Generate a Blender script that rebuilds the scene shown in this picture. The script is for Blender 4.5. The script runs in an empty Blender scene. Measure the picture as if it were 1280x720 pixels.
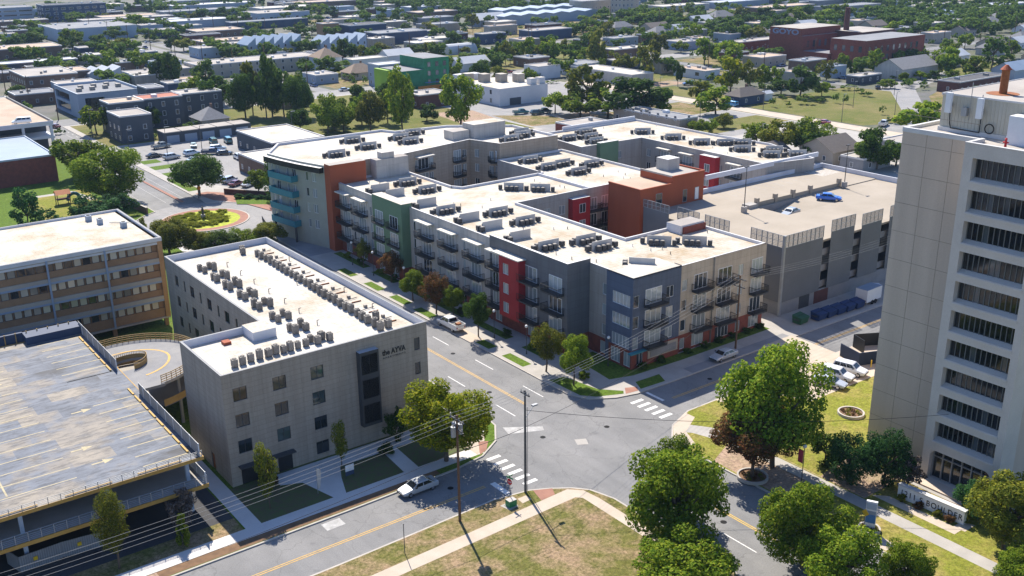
import bpy, bmesh, math, random
import numpy as np
from mathutils import Vector, Matrix
random.seed(11)
rng = np.random.default_rng(7)
SC = bpy.context.scene
COL = SC.collection
R = math.radians

# ------------------------------------------------------------------ materials
MATS = {}
def _nt(name):
    m = bpy.data.materials.new(name); m.use_nodes = True
    nt = m.node_tree; b = nt.nodes['Principled BSDF']
    MATS[name] = m
    return m, nt, b
def _pos(nt, scale=(1, 1, 1)):
    g = nt.nodes.new('ShaderNodeNewGeometry'); mp = nt.nodes.new('ShaderNodeMapping')
    mp.inputs['Scale'].default_value = scale
    nt.links.new(g.outputs['Position'], mp.inputs['Vector'])
    return mp.outputs['Vector']
def _noise(nt, vec, scale, detail=4, rough=.6):
    n = nt.nodes.new('ShaderNodeTexNoise'); n.inputs['Scale'].default_value = scale
    n.inputs['Detail'].default_value = detail; n.inputs['Roughness'].default_value = rough
    nt.links.new(vec, n.inputs['Vector']); return n.outputs['Fac']
def _ramp(nt, fac, stops):
    r = nt.nodes.new('ShaderNodeValToRGB'); e = r.color_ramp.elements
    while len(e) < len(stops): e.new(.5)
    for k, (p, c) in enumerate(stops):
        e[k].position = p; e[k].color = (*c, 1) if len(c) == 3 else c
    nt.links.new(fac, r.inputs['Fac']); return r.outputs['Color']
def _mix(nt, fac, a, b, mode='MIX'):
    n = nt.nodes.new('ShaderNodeMix'); n.data_type = 'RGBA'; n.blend_type = mode
    for sock, v in ((n.inputs[0], fac), (n.inputs[6], a), (n.inputs[7], b)):
        if isinstance(v, (int, float)): sock.default_value = v
        elif isinstance(v, tuple): sock.default_value = (*v, 1)
        else: nt.links.new(v, sock)
    return n.outputs[2]
def _bump(nt, b, h, strength=.3, dist=.05):
    n = nt.nodes.new('ShaderNodeBump'); n.inputs['Strength'].default_value = strength; n.inputs['Distance'].default_value = dist
    nt.links.new(h, n.inputs['Height']); nt.links.new(n.outputs['Normal'], b.inputs['Normal'])
def mat(name, c, c2=None, s=.6, rough=.8, metal=0., stretch=(1, 1, 1), lo=.35, hi=.65, fine=.12, spec=.3, joints=None):
    """plain surface: two tones in soft patches plus fine grain"""
    m, nt, b = _nt(name)
    c2 = c2 or tuple(x * .86 for x in c)
    f = _noise(nt, _pos(nt, stretch), s, 5)
    col = _ramp(nt, f, [(lo, c), (hi, c2)])
    if fine:
        g = _noise(nt, _pos(nt), 9., 2)
        col = _mix(nt, fine, col, _ramp(nt, g, [(.3, (.3, .3, .3)), (.7, (.75, .75, .75))]), 'OVERLAY')
    if joints:      # panel joints on upright walls and faint rain streaks
        gp = nt.nodes.new('ShaderNodeNewGeometry'); sx = nt.nodes.new('ShaderNodeSeparateXYZ'); nt.links.new(gp.outputs['Position'], sx.inputs[0])
        ad = nt.nodes.new('ShaderNodeMath'); nt.links.new(sx.outputs[0], ad.inputs[0]); nt.links.new(sx.outputs[1], ad.inputs[1])
        cx = nt.nodes.new('ShaderNodeCombineXYZ'); nt.links.new(ad.outputs[0], cx.inputs[0]); nt.links.new(sx.outputs[2], cx.inputs[1])
        br = nt.nodes.new('ShaderNodeTexBrick'); br.inputs['Scale'].default_value = 1; br.inputs['Brick Width'].default_value = joints[0]; br.inputs['Row Height'].default_value = joints[1]; br.offset = joints[2] if len(joints) > 2 else 0
        br.inputs['Mortar Size'].default_value = .022; br.inputs['Color1'].default_value = (1, 1, 1, 1); br.inputs['Color2'].default_value = (.93, .93, .925, 1); br.inputs['Mortar'].default_value = (.72, .72, .72, 1)
        nt.links.new(cx.outputs[0], br.inputs['Vector']); col = _mix(nt, 1., col, br.outputs['Color'], 'MULTIPLY')
        stk = _ramp(nt, _noise(nt, _pos(nt, (1.8, 1.8, .07)), 1.1, 5), [(.38, (.84, .835, .83)), (.58, (1, 1, 1))]); col = _mix(nt, .8, col, stk, 'MULTIPLY')
    nt.links.new(col, b.inputs['Base Color'])
    b.inputs['Roughness'].default_value = rough; b.inputs['Metallic'].default_value = metal
    b.inputs['Specular IOR Level'].default_value = spec
    return m
mat('stucco', (.41, .345, .275), (.35, .30, .24), .5, .9, stretch=(1.5, 1.5, .12), lo=.3, hi=.7, joints=(2.4, .62, .5))
mat('stucco_light', (.52, .49, .45), (.46, .435, .40), .3, .9, joints=(2.9, 3.15))
mat('panel_dark', (.15, .155, .165), (.13, .135, .145), .4, .7, stretch=(1, 1, .2), joints=(2.4, 1.05))
mat('panel_blue', (.10, .13, .19), (.09, .115, .17), .4, .7, joints=(2.4, 1.05))
mat('panel_green', (.14, .225, .135), (.125, .20, .12), .4, .75)
mat('panel_grey', (.38, .355, .325), (.34, .32, .295), .3, .8, joints=(2.6, 3.15))
mat('panel_beige', (.49, .43, .35), (.44, .385, .315), .3, .8, joints=(2.6, 1.05))
mat('red_panel', (.36, .025, .03), (.31, .02, .025), .5, .6)
mat('rust_panel', (.34, .085, .035), (.29, .07, .03), .3, .75, stretch=(1, 1, .3))
mat('pale_green_wall', (.33, .345, .29), (.30, .31, .26), .4, .8)
mat('teal', (.04, .22, .27), (.035, .19, .24), .5, .5)
mat('brick_red', (.22, .065, .045), (.17, .05, .038), 1.3, .9, lo=.4, hi=.6)
mat('brick_dark', (.13, .055, .045), (.095, .042, .038), .5, .9)
mat('brick_brown', (.19, .12, .085), (.15, .095, .07), 1., .9)
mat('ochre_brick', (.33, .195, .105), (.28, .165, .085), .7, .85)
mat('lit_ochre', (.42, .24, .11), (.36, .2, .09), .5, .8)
mat('tan_wall', (.42, .37, .30), (.37, .32, .26), .3, .85)
mat('white_wall', (.66, .66, .66), (.58, .58, .59), .2, .8)
mat('bluegrey_wall', (.30, .35, .42), (.26, .31, .38), .2, .7)
mat('pale_blue_wall', (.38, .44, .52), (.34, .40, .47), .2, .7)
mat('dark_wall', (.075, .085, .10), (.06, .07, .085), .2, .8)
mat('navy_wall', (.035, .06, .12), (.03, .05, .10), .2, .6)
mat('green_sheath', (.02, .16, .07), (.03, .21, .10), .6, .7)
mat('lime_wall', (.25, .42, .03), None, .3, .7)
mat('orange_wall', (.5, .2, .03), None, .3, .7)
mat('roof_gravel', (.40, .37, .33), (.32, .29, .26), .12, .95)
mat('roof_grey', (.24, .245, .255), (.19, .195, .205), .15, .9)
mat('roof_dark', (.10, .10, .105), (.08, .08, .085), .15, .95)
mat('roof_tan', (.48, .38, .29), (.4, .3, .22), .12, .95)
mat('deck_line', (.50, .42, .25), (.34, .30, .2), 2., .8)
mat('ramp_concrete', (.26, .255, .25), (.21, .21, .215), .5, .9)
mat('tower_mullion', (.20, .20, .19), None, 1, .5)
mat('shingle', (.15, .13, .115), (.12, .105, .095), 1.5, .95)
mat('shingle_tan', (.29, .22, .165), (.24, .18, .13), 1.5, .95)
mat('shingle_grey', (.22, .22, .225), (.18, .18, .185), 1.5, .95)
mat('metal_roof', (.44, .46, .48), (.38, .40, .42), .2, .45)
mat('metal_blue_roof', (.25, .31, .38), (.21, .27, .34), .2, .4)
mat('parapet_white', (.62, .63, .66), (.55, .56, .60), .3, .7)
mat('coping', (.17, .175, .185), None, .3, .5)
mat('coping_pale', (.6, .59, .57), None, .3, .6)
mat('concrete', (.40, .375, .34), (.33, .31, .28), .35, .9)
mat('concrete_warm', (.50, .42, .34), (.44, .37, .29), .5, .9)
mat('concrete_grey', (.27, .27, .275), (.22, .22, .225), .3, .9)
mat('tower_concrete', (.58, .475, .375), (.49, .40, .315), .3, .9, stretch=(1.6, 1.6, .12), lo=.3, hi=.7)
mat('tower_frame', (.60, .54, .47), (.54, .485, .42), .3, .85)
mat('joint', (.34, .28, .22), None, .3, .9)
mat('kerb', (.46, .42, .37), (.38, .35, .31), .8, .9)
mat('kerb_red', (.42, .22, .16), (.36, .19, .14), .8, .9)
mat('paver_red', (.33, .17, .12), (.26, .13, .095), .8, .9)
mat('deck_concrete', (.37, .32, .255), (.32, .275, .215), .15, .9)
mat('black_metal', (.018, .019, .021), None, 1, .5)
mat('dark_metal', (.06, .062, .067), None, 1, .5)
mat('grey_metal', (.33, .34, .35), None, 1, .45, .3)
mat('white_metal', (.72, .73, .74), (.65, .66, .67), .5, .45)
mat('white_frame', (.75, .76, .77), None, .5, .5)
mat('unit_metal', (.31, .28, .24), (.24, .215, .185), 2., .6)
mat('unit_dark', (.06, .064, .072), None, 2., .6)
mat('unit_fan', (.02, .02, .021), None, 2., .6)
mat('screen_panel', (.52, .51, .49), (.46, .45, .43), .6, .7)
mat('mesh_grey', (.15, .155, .165), (.13, .135, .145), .25, .55)
mat('yellow_edge', (.46, .28, .07), (.38, .22, .05), .6, .7)
mat('tan_fence', (.40, .26, .10), (.33, .21, .075), .6, .7)
mat('yellow_paint', (.62, .40, .07), (.46, .33, .12), 2.5, .8, lo=.45, hi=.7)
mat('orange_paint', (.58, .36, .10), (.36, .26, .13), 2.2, .8, lo=.45, hi=.7)
mat('white_paint', (.72, .71, .68), (.48, .47, .45), 2.5, .8, lo=.45, hi=.75)
mat('worn_white', (.46, .455, .44), (.30, .295, .285), 1.2, .85)
mat('mulch', (.20, .12, .065), (.14, .085, .05), 1.4, .95)
mat('flower_yellow', (.42, .43, .03), (.24, .30, .03), 1.2, .9)
mat('bark', (.12, .09, .065), (.085, .065, .05), 4., .95)
mat('pole_wood', (.15, .085, .05), (.11, .065, .04), 3., .9)
mat('pole_grey', (.13, .125, .115), (.10, .095, .09), 3., .9)
mat('sign_red', (.55, .03, .03), None, 2, .5)
mat('sign_green', (.03, .22, .09), None, 2, .5)
mat('sign_yellow', (.75, .48, .02), None, 2, .5)
mat('sign_orange', (.85, .30, .02), None, 2, .5)
mat('pink', (.55, .06, .12), None, 2, .6)
mat('white_plain', (.78, .78, .77), None, 2, .5)
mat('blue_plain', (.05, .18, .42), None, 2, .5)
mat('dumpster_blue', (.018, .04, .13), (.015, .035, .10), 1, .5)
mat('dumpster_green', (.03, .10, .05), None, 1, .6)
mat('fence_navy', (.03, .045, .085), None, 1, .6)
mat('rubber', (.012, .012, .012), None, 3, .9)
mat('chrome', (.5, .51, .53), None, 3, .25, .8)
mat('lamp_glass', (.8, .8, .78), None, 3, .3)
mat('tail_red', (.4, .01, .01), None, 3, .3)
mat('rust', (.30, .12, .04), (.22, .07, .025), 2., .8)
mat('cream_wall', (.47, .45, .38), (.42, .40, .33), .4, .6, stretch=(3, 3, .2))
mat('letter_black', (.02, .02, .022), None, 1, .6)
mat('graffiti', (.22, .27, .40), None, 1, .7)
mat('cable_pale', (.30, .30, .29), None, 1, .5)
mat('cable_black', (.015, .015, .016), None, 1, .6)
mat('canopy_pale', (.62, .58, .50), None, 1, .7)
mat('play_orange', (.55, .18, .06), None, 1, .6)
mat('play_blue', (.03, .15, .22), None, 1, .5)
mat('hedge_soil', (.10, .075, .05), None, 1, .95)

# white membrane roof with tan staining
def membrane(name, base, stain, amt):
    m, nt, b = _nt(name)
    a = _ramp(nt, _noise(nt, _pos(nt), .13, 7, .68), [(.44, base), (amt, stain)])
    pd = _ramp(nt, _noise(nt, _pos(nt), .32, 6, .7), [(.56, (1, 1, 1)), (.64, (.84, .80, .74)), (.66, (.93, .91, .88))]); a = _mix(nt, .9, a, pd, 'MULTIPLY')
    g = _ramp(nt, _noise(nt, _pos(nt), 1.3, 4), [(.35, (.42, .42, .42)), (.7, (.56, .56, .56))])
    w = nt.nodes.new('ShaderNodeTexBrick'); w.inputs['Scale'].default_value = .32; w.inputs['Mortar Size'].default_value = .012
    w.inputs['Color1'].default_value = (1, 1, 1, 1); w.inputs['Color2'].default_value = (.97, .97, .97, 1); w.inputs['Mortar'].default_value = (.74, .73, .71, 1)
    nt.links.new(_pos(nt), w.inputs['Vector'])
    col = _mix(nt, 1., _mix(nt, .4, a, g, 'OVERLAY'), w.outputs['Color'], 'MULTIPLY')
    nt.links.new(col, b.inputs['Base Color']); b.inputs['Roughness'].default_value = .75
    b.inputs['Specular IOR Level'].default_value = .2
membrane('roof_white', (.545, .515, .455), (.375, .30, .20), .76)
membrane('roof_stained', (.525, .49, .415), (.375, .28, .17), .68)

def asphalt(name, c, c2, crack=True):
    m, nt, b = _nt(name)
    a = _ramp(nt, _noise(nt, _pos(nt), .16, 6, .6), [(.35, c), (.65, c2)])
    g = _ramp(nt, _noise(nt, _pos(nt), 7., 3), [(.3, (.40, .40, .40)), (.7, (.60, .60, .60))])
    col = _mix(nt, .7, a, g, 'OVERLAY')
    lane = _ramp(nt, _noise(nt, _pos(nt, (.9, .05, 1)), .6, 3), [(.4, (.46, .46, .46)), (.65, (.55, .55, .55))])
    col = _mix(nt, .6, col, lane, 'OVERLAY')
    if crack:
        v = nt.nodes.new('ShaderNodeTexVoronoi'); v.feature = 'DISTANCE_TO_EDGE'; v.inputs['Scale'].default_value = .16
        nv = nt.nodes.new('ShaderNodeVectorMath'); nv.operation = 'ADD'
        no = nt.nodes.new('ShaderNodeTexNoise'); no.inputs['Scale'].default_value = .35; no.inputs['Detail'].default_value = 5
        nt.links.new(_pos(nt), no.inputs['Vector'])
        sc = nt.nodes.new('ShaderNodeVectorMath'); sc.operation = 'SCALE'; sc.inputs['Scale'].default_value = 4.
        nt.links.new(no.outputs['Color'], sc.inputs[0]); nt.links.new(_pos(nt), nv.inputs[0]); nt.links.new(sc.outputs[0], nv.inputs[1])
        nt.links.new(nv.outputs[0], v.inputs['Vector'])
        line = _ramp(nt, v.outputs['Distance'], [(.004, (.62, .62, .62)), (.011, (1, 1, 1))])
        col = _mix(nt, .5, col, line, 'MULTIPLY')
    oil = _ramp(nt, _noise(nt, _pos(nt), .55, 4, .6), [(.60, (1, 1, 1)), (.72, (.72, .72, .73))]); col = _mix(nt, .8, col, oil, 'MULTIPLY')
    nt.links.new(col, b.inputs['Base Color']); b.inputs['Roughness'].default_value = .88; b.inputs['Specular IOR Level'].default_value = .3
asphalt('asphalt', (.175, .175, .174), (.22, .217, .212))
asphalt('asphalt_old', (.23, .227, .222), (.28, .27, .26))
asphalt('asphalt_dark', (.045, .046, .05), (.06, .06, .064), False)

def grass(name, g1, g2, dry, lo, hi, s=.12):
    m, nt, b = _nt(name)
    a = _ramp(nt, _noise(nt, _pos(nt), 1.7, 5, .7), [(.3, g1), (.7, g2)])
    d = _ramp(nt, _noise(nt, _pos(nt), s, 7, .72), [(lo, (0, 0, 0)), (hi, (1, 1, 1))])
    col = _mix(nt, d, a, dry)
    sp = _ramp(nt, _noise(nt, _pos(nt), 3.2, 6, .8), [(.36, (.22, .22, .22)), (.64, (.80, .80, .80))])
    col = _mix(nt, .75, col, sp, 'OVERLAY')
    nt.links.new(col, b.inputs['Base Color']); b.inputs['Roughness'].default_value = .95; b.inputs['Specular IOR Level'].default_value = .1
grass('lawn_green', (.065, .115, .014), (.105, .16, .02), (.20, .185, .05), .58, .82)
grass('lawn_dry', (.10, .105, .025), (.145, .135, .04), (.27, .19, .115), .42, .62, .2)
grass('lawn_yellow', (.15, .17, .022), (.20, .20, .035), (.30, .225, .085), .44, .68)
grass('field_grass', (.08, .105, .018), (.115, .13, .028), (.20, .165, .07), .40, .66, .05)
mat('concrete_new', (.58, .56, .53), (.52, .50, .475), .4, .9)
mat('lawn_shaded', (.085, .115, .035), (.10, .085, .05), 1.5, .95)  # dark lawn colour with the corner block's shade put into it
grass('dirt', (.30, .21, .15), (.36, .26, .19), (.2, .19, .08), .5, .75)

# wide urban ground far away: lots, dry grass, dirt
m, nt, b = _nt('city_ground')
n1 = _noise(nt, _pos(nt), .012, 5, .6); n2 = _noise(nt, _pos(nt), .05, 5, .65)
c1 = _ramp(nt, n1, [(.36, (.07, .073, .078)), (.44, (.12, .115, .11)), (.50, (.055, .075, .022)), (.58, (.10, .10, .045)), (.68, (.16, .14, .115))])
c2 = _ramp(nt, n2, [(.38, (.05, .065, .02)), (.5, (.10, .098, .088)), (.64, (.17, .15, .12))])
col = _mix(nt, .5, c1, c2)
col = _mix(nt, .4, col, _ramp(nt, _noise(nt, _pos(nt), .6, 4), [(.3, (.35, .35, .35)), (.7, (.65, .65, .65))]), 'OVERLAY')
nt.links.new(col, b.inputs['Base Color']); b.inputs['Roughness'].default_value = .95

# patched parking deck
m, nt, b = _nt('deck_patched')
w = nt.nodes.new('ShaderNodeTexBrick'); w.inputs['Scale'].default_value = 1.; w.inputs['Brick Width'].default_value = 4.4; w.inputs['Row Height'].default_value = 2.6
w.inputs['Mortar Size'].default_value = .0; w.inputs['Color1'].default_value = (0, 0, 0, 1); w.inputs['Color2'].default_value = (1, 1, 1, 1); w.inputs['Bias'].default_value = 0
nt.links.new(_pos(nt), w.inputs['Vector'])
warp = _noise(nt, _pos(nt), .07, 4)
mx = nt.nodes.new('ShaderNodeMath'); mx.operation = 'MULTIPLY_ADD'; mx.inputs[1].default_value = .17
nt.links.new(w.outputs['Color'], mx.inputs[0])
m2 = nt.nodes.new('ShaderNodeMath'); m2.operation = 'MULTIPLY'; m2.inputs[1].default_value = .98
nt.links.new(_noise(nt, _pos(nt), .085, 7, .62), m2.inputs[0]); nt.links.new(m2.outputs[0], mx.inputs[2])
c = _ramp(nt, mx.outputs[0], [(.40, (.045, .048, .056)), (.46, (.09, .105, .132)), (.56, (.13, .148, .18)), (.63, (.20, .18, .155)), (.73, (.27, .235, .185))])
st = _ramp(nt, _noise(nt, _pos(nt, (.55, 2.0, 1)), .9, 9, .78), [(.40, (.22, .235, .27)), (.53, (1, 1, 1))])
c = _mix(nt, .7, c, st, 'MULTIPLY')
nt.links.new(c, b.inputs['Base Color']); b.inputs['Roughness'].default_value = .75

def glass(name, dark, pale=None, share=.5, rough=.06, spec=.6):
    m, nt, b = _nt(name)
    if pale:
        o = nt.nodes.new('ShaderNodeObjectInfo')
        col = _ramp(nt, o.outputs['Random'], [(1 - share - .02, dark), (1 - share + .02, tuple(.5 * (a + q) for a, q in zip(dark, pale))), (.97, pale)])
        nt.links.new(col, b.inputs['Base Color'])
    else: b.inputs['Base Color'].default_value = (*dark, 1)
    b.inputs['Roughness'].default_value = rough; b.inputs['Specular IOR Level'].default_value = spec
    b.inputs['Coat Weight'].default_value = .4; b.inputs['Coat Roughness'].default_value = .02
glass('glass_dark', (.012, .016, .02))
glass('glass_ayva', (.012, .018, .022), (.06, .085, .075), .4)  # paler panes: blinds, plus a greenish reflection put into the colour
glass('glass_tower', (.006, .009, .012), (.07, .085, .095), .16)
glass('glass_blinds', (.03, .04, .05), (.36, .41, .42), .78)
glass('glass_office', (.03, .03, .03), (.62, .54, .40), .72, .08)  # cream panes: bright reflections are put into the pane colour
glass('glass_far', (.03, .04, .05), (.12, .14, .16), .4, .15)

m, nt, b = _nt('car_paint')
o = nt.nodes.new('ShaderNodeObjectInfo'); nt.links.new(o.outputs['Color'], b.inputs['Base Color'])
b.inputs['Roughness'].default_value = .25; b.inputs['Metallic'].default_value = .15; b.inputs['Coat Weight'].default_value = .8; b.inputs['Coat Roughness'].default_value = .05

def leafmat(name, stops, trans=.42):
    m, nt, b = _nt(name)
    g = nt.nodes.new('ShaderNodeNewGeometry')
    oi = nt.nodes.new('ShaderNodeObjectInfo')
    col = _ramp(nt, g.outputs['Random Per Island'], stops)
    hv = nt.nodes.new('ShaderNodeHueSaturation')
    mr = nt.nodes.new('ShaderNodeMapRange'); mr.inputs[3].default_value = .75; mr.inputs[4].default_value = 1.25
    nt.links.new(oi.outputs['Random'], mr.inputs[0]); nt.links.new(mr.outputs[0], hv.inputs['Value']); nt.links.new(col, hv.inputs['Color'])
    nt.links.new(hv.outputs['Color'], b.inputs['Base Color']); b.inputs['Roughness'].default_value = .75; b.inputs['Specular IOR Level'].default_value = .08
    t = nt.nodes.new('ShaderNodeBsdfTranslucent'); nt.links.new(hv.outputs['Color'], t.inputs['Color'])
    ms = nt.nodes.new('ShaderNodeMixShader'); ms.inputs[0].default_value = trans
    out = nt.nodes['Material Output']
    nt.links.new(b.outputs[0], ms.inputs[1]); nt.links.new(t.outputs[0], ms.inputs[2]); nt.links.new(ms.outputs[0], out.inputs['Surface'])
leafmat('leaf_green', [(0, (.07, .14, .009)), (.6, (.16, .235, .016)), (1, (.31, .35, .03))])
leafmat('leaf_dark', [(0, (.03, .07, .010)), (.6, (.06, .12, .015)), (1, (.12, .18, .026))])
leafmat('leaf_yellow', [(0, (.11, .155, .006)), (.6, (.22, .255, .008)), (1, (.36, .33, .012))])
leafmat('leaf_olive', [(0, (.08, .11, .012)), (.6, (.16, .18, .02)), (1, (.27, .25, .03))])
leafmat('leaf_red', [(0, (.06, .06, .018)), (.5, (.13, .075, .025)), (1, (.24, .09, .035))])
leafmat('leaf_juniper', [(0, (.018, .065, .02)), (.6, (.038, .115, .03)), (1, (.085, .17, .045))])
leafmat('leaf_far', [(0, (.04, .085, .012)), (.6, (.085, .145, .02)), (1, (.15, .20, .032))])
leafmat('leaf_twig', [(0, (.09, .07, .06)), (1, (.17, .14, .12))], .1)

# ------------------------------------------------------------------ mesh building
class MB:
    def __init__(s): s.v = []; s.f = []; s.m = []; s.mats = []
    def mi(s, name):
        if name not in s.mats: s.mats.append(name)
        return s.mats.index(name)
    def face(s, pts, mt):
        k = len(s.v); s.v += [tuple(p) for p in pts]; s.f.append(tuple(range(k, k + len(pts)))); s.m.append(s.mi(mt))
    def box(s, x0, x1, y0, y1, z0, z1, mt, top=None, bottom=True):
        if x0 > x1: x0, x1 = x1, x0
        if y0 > y1: y0, y1 = y1, y0
        k = len(s.v)
        s.v += [(x0, y0, z0), (x1, y0, z0), (x1, y1, z0), (x0, y1, z0), (x0, y0, z1), (x1, y0, z1), (x1, y1, z1), (x0, y1, z1)]
        fs = [(0, 1, 5, 4), (1, 2, 6, 5), (2, 3, 7, 6), (3, 0, 4, 7), (4, 5, 6, 7)] + ([(3, 2, 1, 0)] if bottom else [])
        for i, f in enumerate(fs):
            s.f.append(tuple(k + q for q in f)); s.m.append(s.mi(top if (top and i == 4) else mt))
        return s
    def prism(s, poly, z0, z1, mt, top=None, side=True, bottom=False):
        n = len(poly); k = len(s.v)
        s.v += [(p[0], p[1], z0) for p in poly] + [(p[0], p[1], z1) for p in poly]
        if side:
            for i in range(n):
                j = (i + 1) % n; s.f.append((k + i, k + j, k + n + j, k + n + i)); s.m.append(s.mi(mt))
        s.f.append(tuple(k + n + i for i in range(n))); s.m.append(s.mi(top or mt))
        if bottom: s.f.append(tuple(k + n - 1 - i for i in range(n))); s.m.append(s.mi(mt))
        return s
    def tube(s, p, q, r0, r1, mt, n=8, caps=True):
        p = Vector(p); q = Vector(q); d = (q - p)
        if d.length < 1e-6: return s
        d.normalize(); a = d.orthogonal().normalized(); c = d.cross(a); k = len(s.v)
        for o, r in ((p, r0), (q, r1)):
            for i in range(n):
                t = 2 * math.pi * i / n; s.v.append(tuple(o + a * (r * math.cos(t)) + c * (r * math.sin(t))))
        for i in range(n):
            j = (i + 1) % n; s.f.append((k + i, k + j, k + n + j, k + n + i)); s.m.append(s.mi(mt))
        if caps:
            s.f.append(tuple(k + n + i for i in range(n))); s.m.append(s.mi(mt))
            s.f.append(tuple(k + n - 1 - i for i in range(n))); s.m.append(s.mi(mt))
        return s
    def bar(s, p, q, w, h, mt):
        """rectangular bar between two points, w across, h vertical"""
        p = Vector(p); q = Vector(q); d = (q - p).normalized()
        up = Vector((0, 0, 1)) if abs(d.z) < .9 else Vector((0, 1, 0))
        a = d.cross(up).normalized() * (w / 2); c = a.cross(d).normalized() * (h / 2); k = len(s.v)
        for o in (p, q):
            for u, w_ in ((-1, -1), (1, -1), (1, 1), (-1, 1)): s.v.append(tuple(o + a * u + c * w_))
        for f in ((0, 1, 5, 4), (1, 2, 6, 5), (2, 3, 7, 6), (3, 0, 4, 7), (3, 2, 1, 0), (4, 5, 6, 7)):
            s.f.append(tuple(k + i for i in f)); s.m.append(s.mi(mt))
        return s
    def ring(s, cx, cy, r0, r1, z0, z1, mt, n=48, a0=0., a1=2 * math.pi, top=None):
        """flat annulus (or sector) with thickness"""
        full = abs(a1 - a0 - 2 * math.pi) < 1e-6
        for i in range(n):
            t0 = a0 + (a1 - a0) * i / n; t1 = a0 + (a1 - a0) * (i + 1) / n
            P = lambda r, t, z: (cx + r * math.cos(t), cy + r * math.sin(t), z)
            s.face([P(r0, t0, z1), P(r1, t0, z1), P(r1, t1, z1), P(r0, t1, z1)], top or mt)
            s.face([P(r1, t0, z0), P(r1, t1, z0), P(r1, t1, z1), P(r1, t0, z1)], mt)
            if r0 > .01: s.face([P(r0, t1, z0), P(r0, t0, z0), P(r0, t0, z1), P(r0, t1, z1)], mt)
        return s
    def mesh(s, name, smooth=False):
        me = bpy.data.meshes.new(name); me.from_pydata(s.v, [], s.f)
        for n in s.mats: me.materials.append(MATS[n])
        if len(s.mats) > 1: me.polygons.foreach_set('material_index', s.m)
        if smooth: me.polygons.foreach_set('use_smooth', [True] * len(s.f))
        me.update(); return me
def link(name, me, parent=None, loc=(0, 0, 0), rz=0., scale=None):
    o = bpy.data.objects.new(name, me); COL.objects.link(o)
    o.location = loc; o.rotation_euler = (0, 0, rz)
    if scale is not None: o.scale = scale
    if parent is not None: o.parent = parent
    return o
def part(name, mb, parent, label=None, smooth=False):
    o = link(name, mb.mesh(name, smooth), parent)
    if label: o['label'] = label
    return o
def tag(o, label, cat, group=None, kind=None):
    o['label'] = label; o['category'] = cat
    if group: o['group'] = group
    if kind: o['kind'] = kind
    return o
def thing(name, label, cat, loc=(0, 0, 0), rz=0., group=None):
    return tag(link(name, None, None, loc, rz), label, cat, group)
def struct(name, mb):
    o = link(name, mb.mesh(name)); o['kind'] = 'structure'; return o
def stuff(name, mb, label, cat):
    o = link(name, mb.mesh(name)); o['kind'] = 'stuff'; o['label'] = label; o['category'] = cat; return o
def dup(root, loc, rz=0., label=None, group=None, scale=None, color=None):
    r = root.copy(); COL.objects.link(r); r.location = loc; r.rotation_euler = (0, 0, rz)
    if label: r['label'] = label
    if group: r['group'] = group
    if scale is not None: r.scale = scale if hasattr(scale, '__len__') else (scale,) * 3
    if color: r.color = (*color, 1)
    for ch in list(root.children):
        c = ch.copy(); COL.objects.link(c); c.parent = r
        if color: c.color = (*color, 1)
        for g in list(ch.children):
            d = g.copy(); COL.objects.link(d); d.parent = c
            if color: d.color = (*color, 1)
    return r
def inset(poly, t):
    n = len(poly); out = []
    for i in range(n):
        a = Vector(poly[i - 1]); b = Vector(poly[i]); c = Vector(poly[(i + 1) % n])
        d1 = (b - a).normalized(); d2 = (c - b).normalized()
        n1 = Vector((-d1.y, d1.x)); n2 = Vector((-d2.y, d2.x))
        den = 1 + n1.dot(n2)
        out.append(tuple(b + (n1 + n2) * (t / den)))
    return out
ORD = lambda n: {1: 'first', 2: 'second', 3: 'third', 4: 'fourth', 5: 'fifth', 6: 'sixth', 7: 'seventh', 8: 'eighth', 9: 'ninth', 10: 'tenth'}.get(
    n, str(n) + ('th' if 10 < n % 100 < 14 else {1: 'st', 2: 'nd', 3: 'rd'}.get(n % 10, 'th')))

# windows: frame mesh + pane mesh, shared per size
WIN = {}
def win_mesh(w, h, cols, rows, glassm, framem, y0, fw):
    key = (round(w, 2), round(h, 2), cols, rows, glassm, framem, y0, fw)
    if key not in WIN:
        f = MB(); g = MB()
        f.box(-w / 2, -w / 2 + fw, y0, y0 + .07, 0, h, framem); f.box(w / 2 - fw, w / 2, y0, y0 + .07, 0, h, framem)
        f.box(-w / 2 + fw, w / 2 - fw, y0, y0 + .07, 0, fw, framem); f.box(-w / 2 + fw, w / 2 - fw, y0, y0 + .07, h - fw, h, framem)
        for i in range(1, cols):
            x = -w / 2 + w * i / cols; f.box(x - fw / 2, x + fw / 2, y0 + .002, y0 + .068, fw, h - fw, framem)
        for i in range(1, rows):
            z = h * i / rows; f.box(-w / 2 + fw, w / 2 - fw, y0 + .004, y0 + .066, z - fw / 2, z + fw / 2, framem)
        g.box(-w / 2 + .02, w / 2 - .02, y0 + .03, y0 + .05, .02, h - .02, glassm)
        WIN[key] = (f.mesh('window'), g.mesh('pane'))
    return WIN[key]
def window(root, p, ang, w, h, cols=1, rows=1, glassm='glass_dark', framem='dark_metal', inset_=.08, fw=.07, name='window'):
    f, g = win_mesh(w, h, cols, rows, glassm, framem, inset_, fw)
    o = link(name, f, root, p, ang); link('pane', g, o); return o
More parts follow.
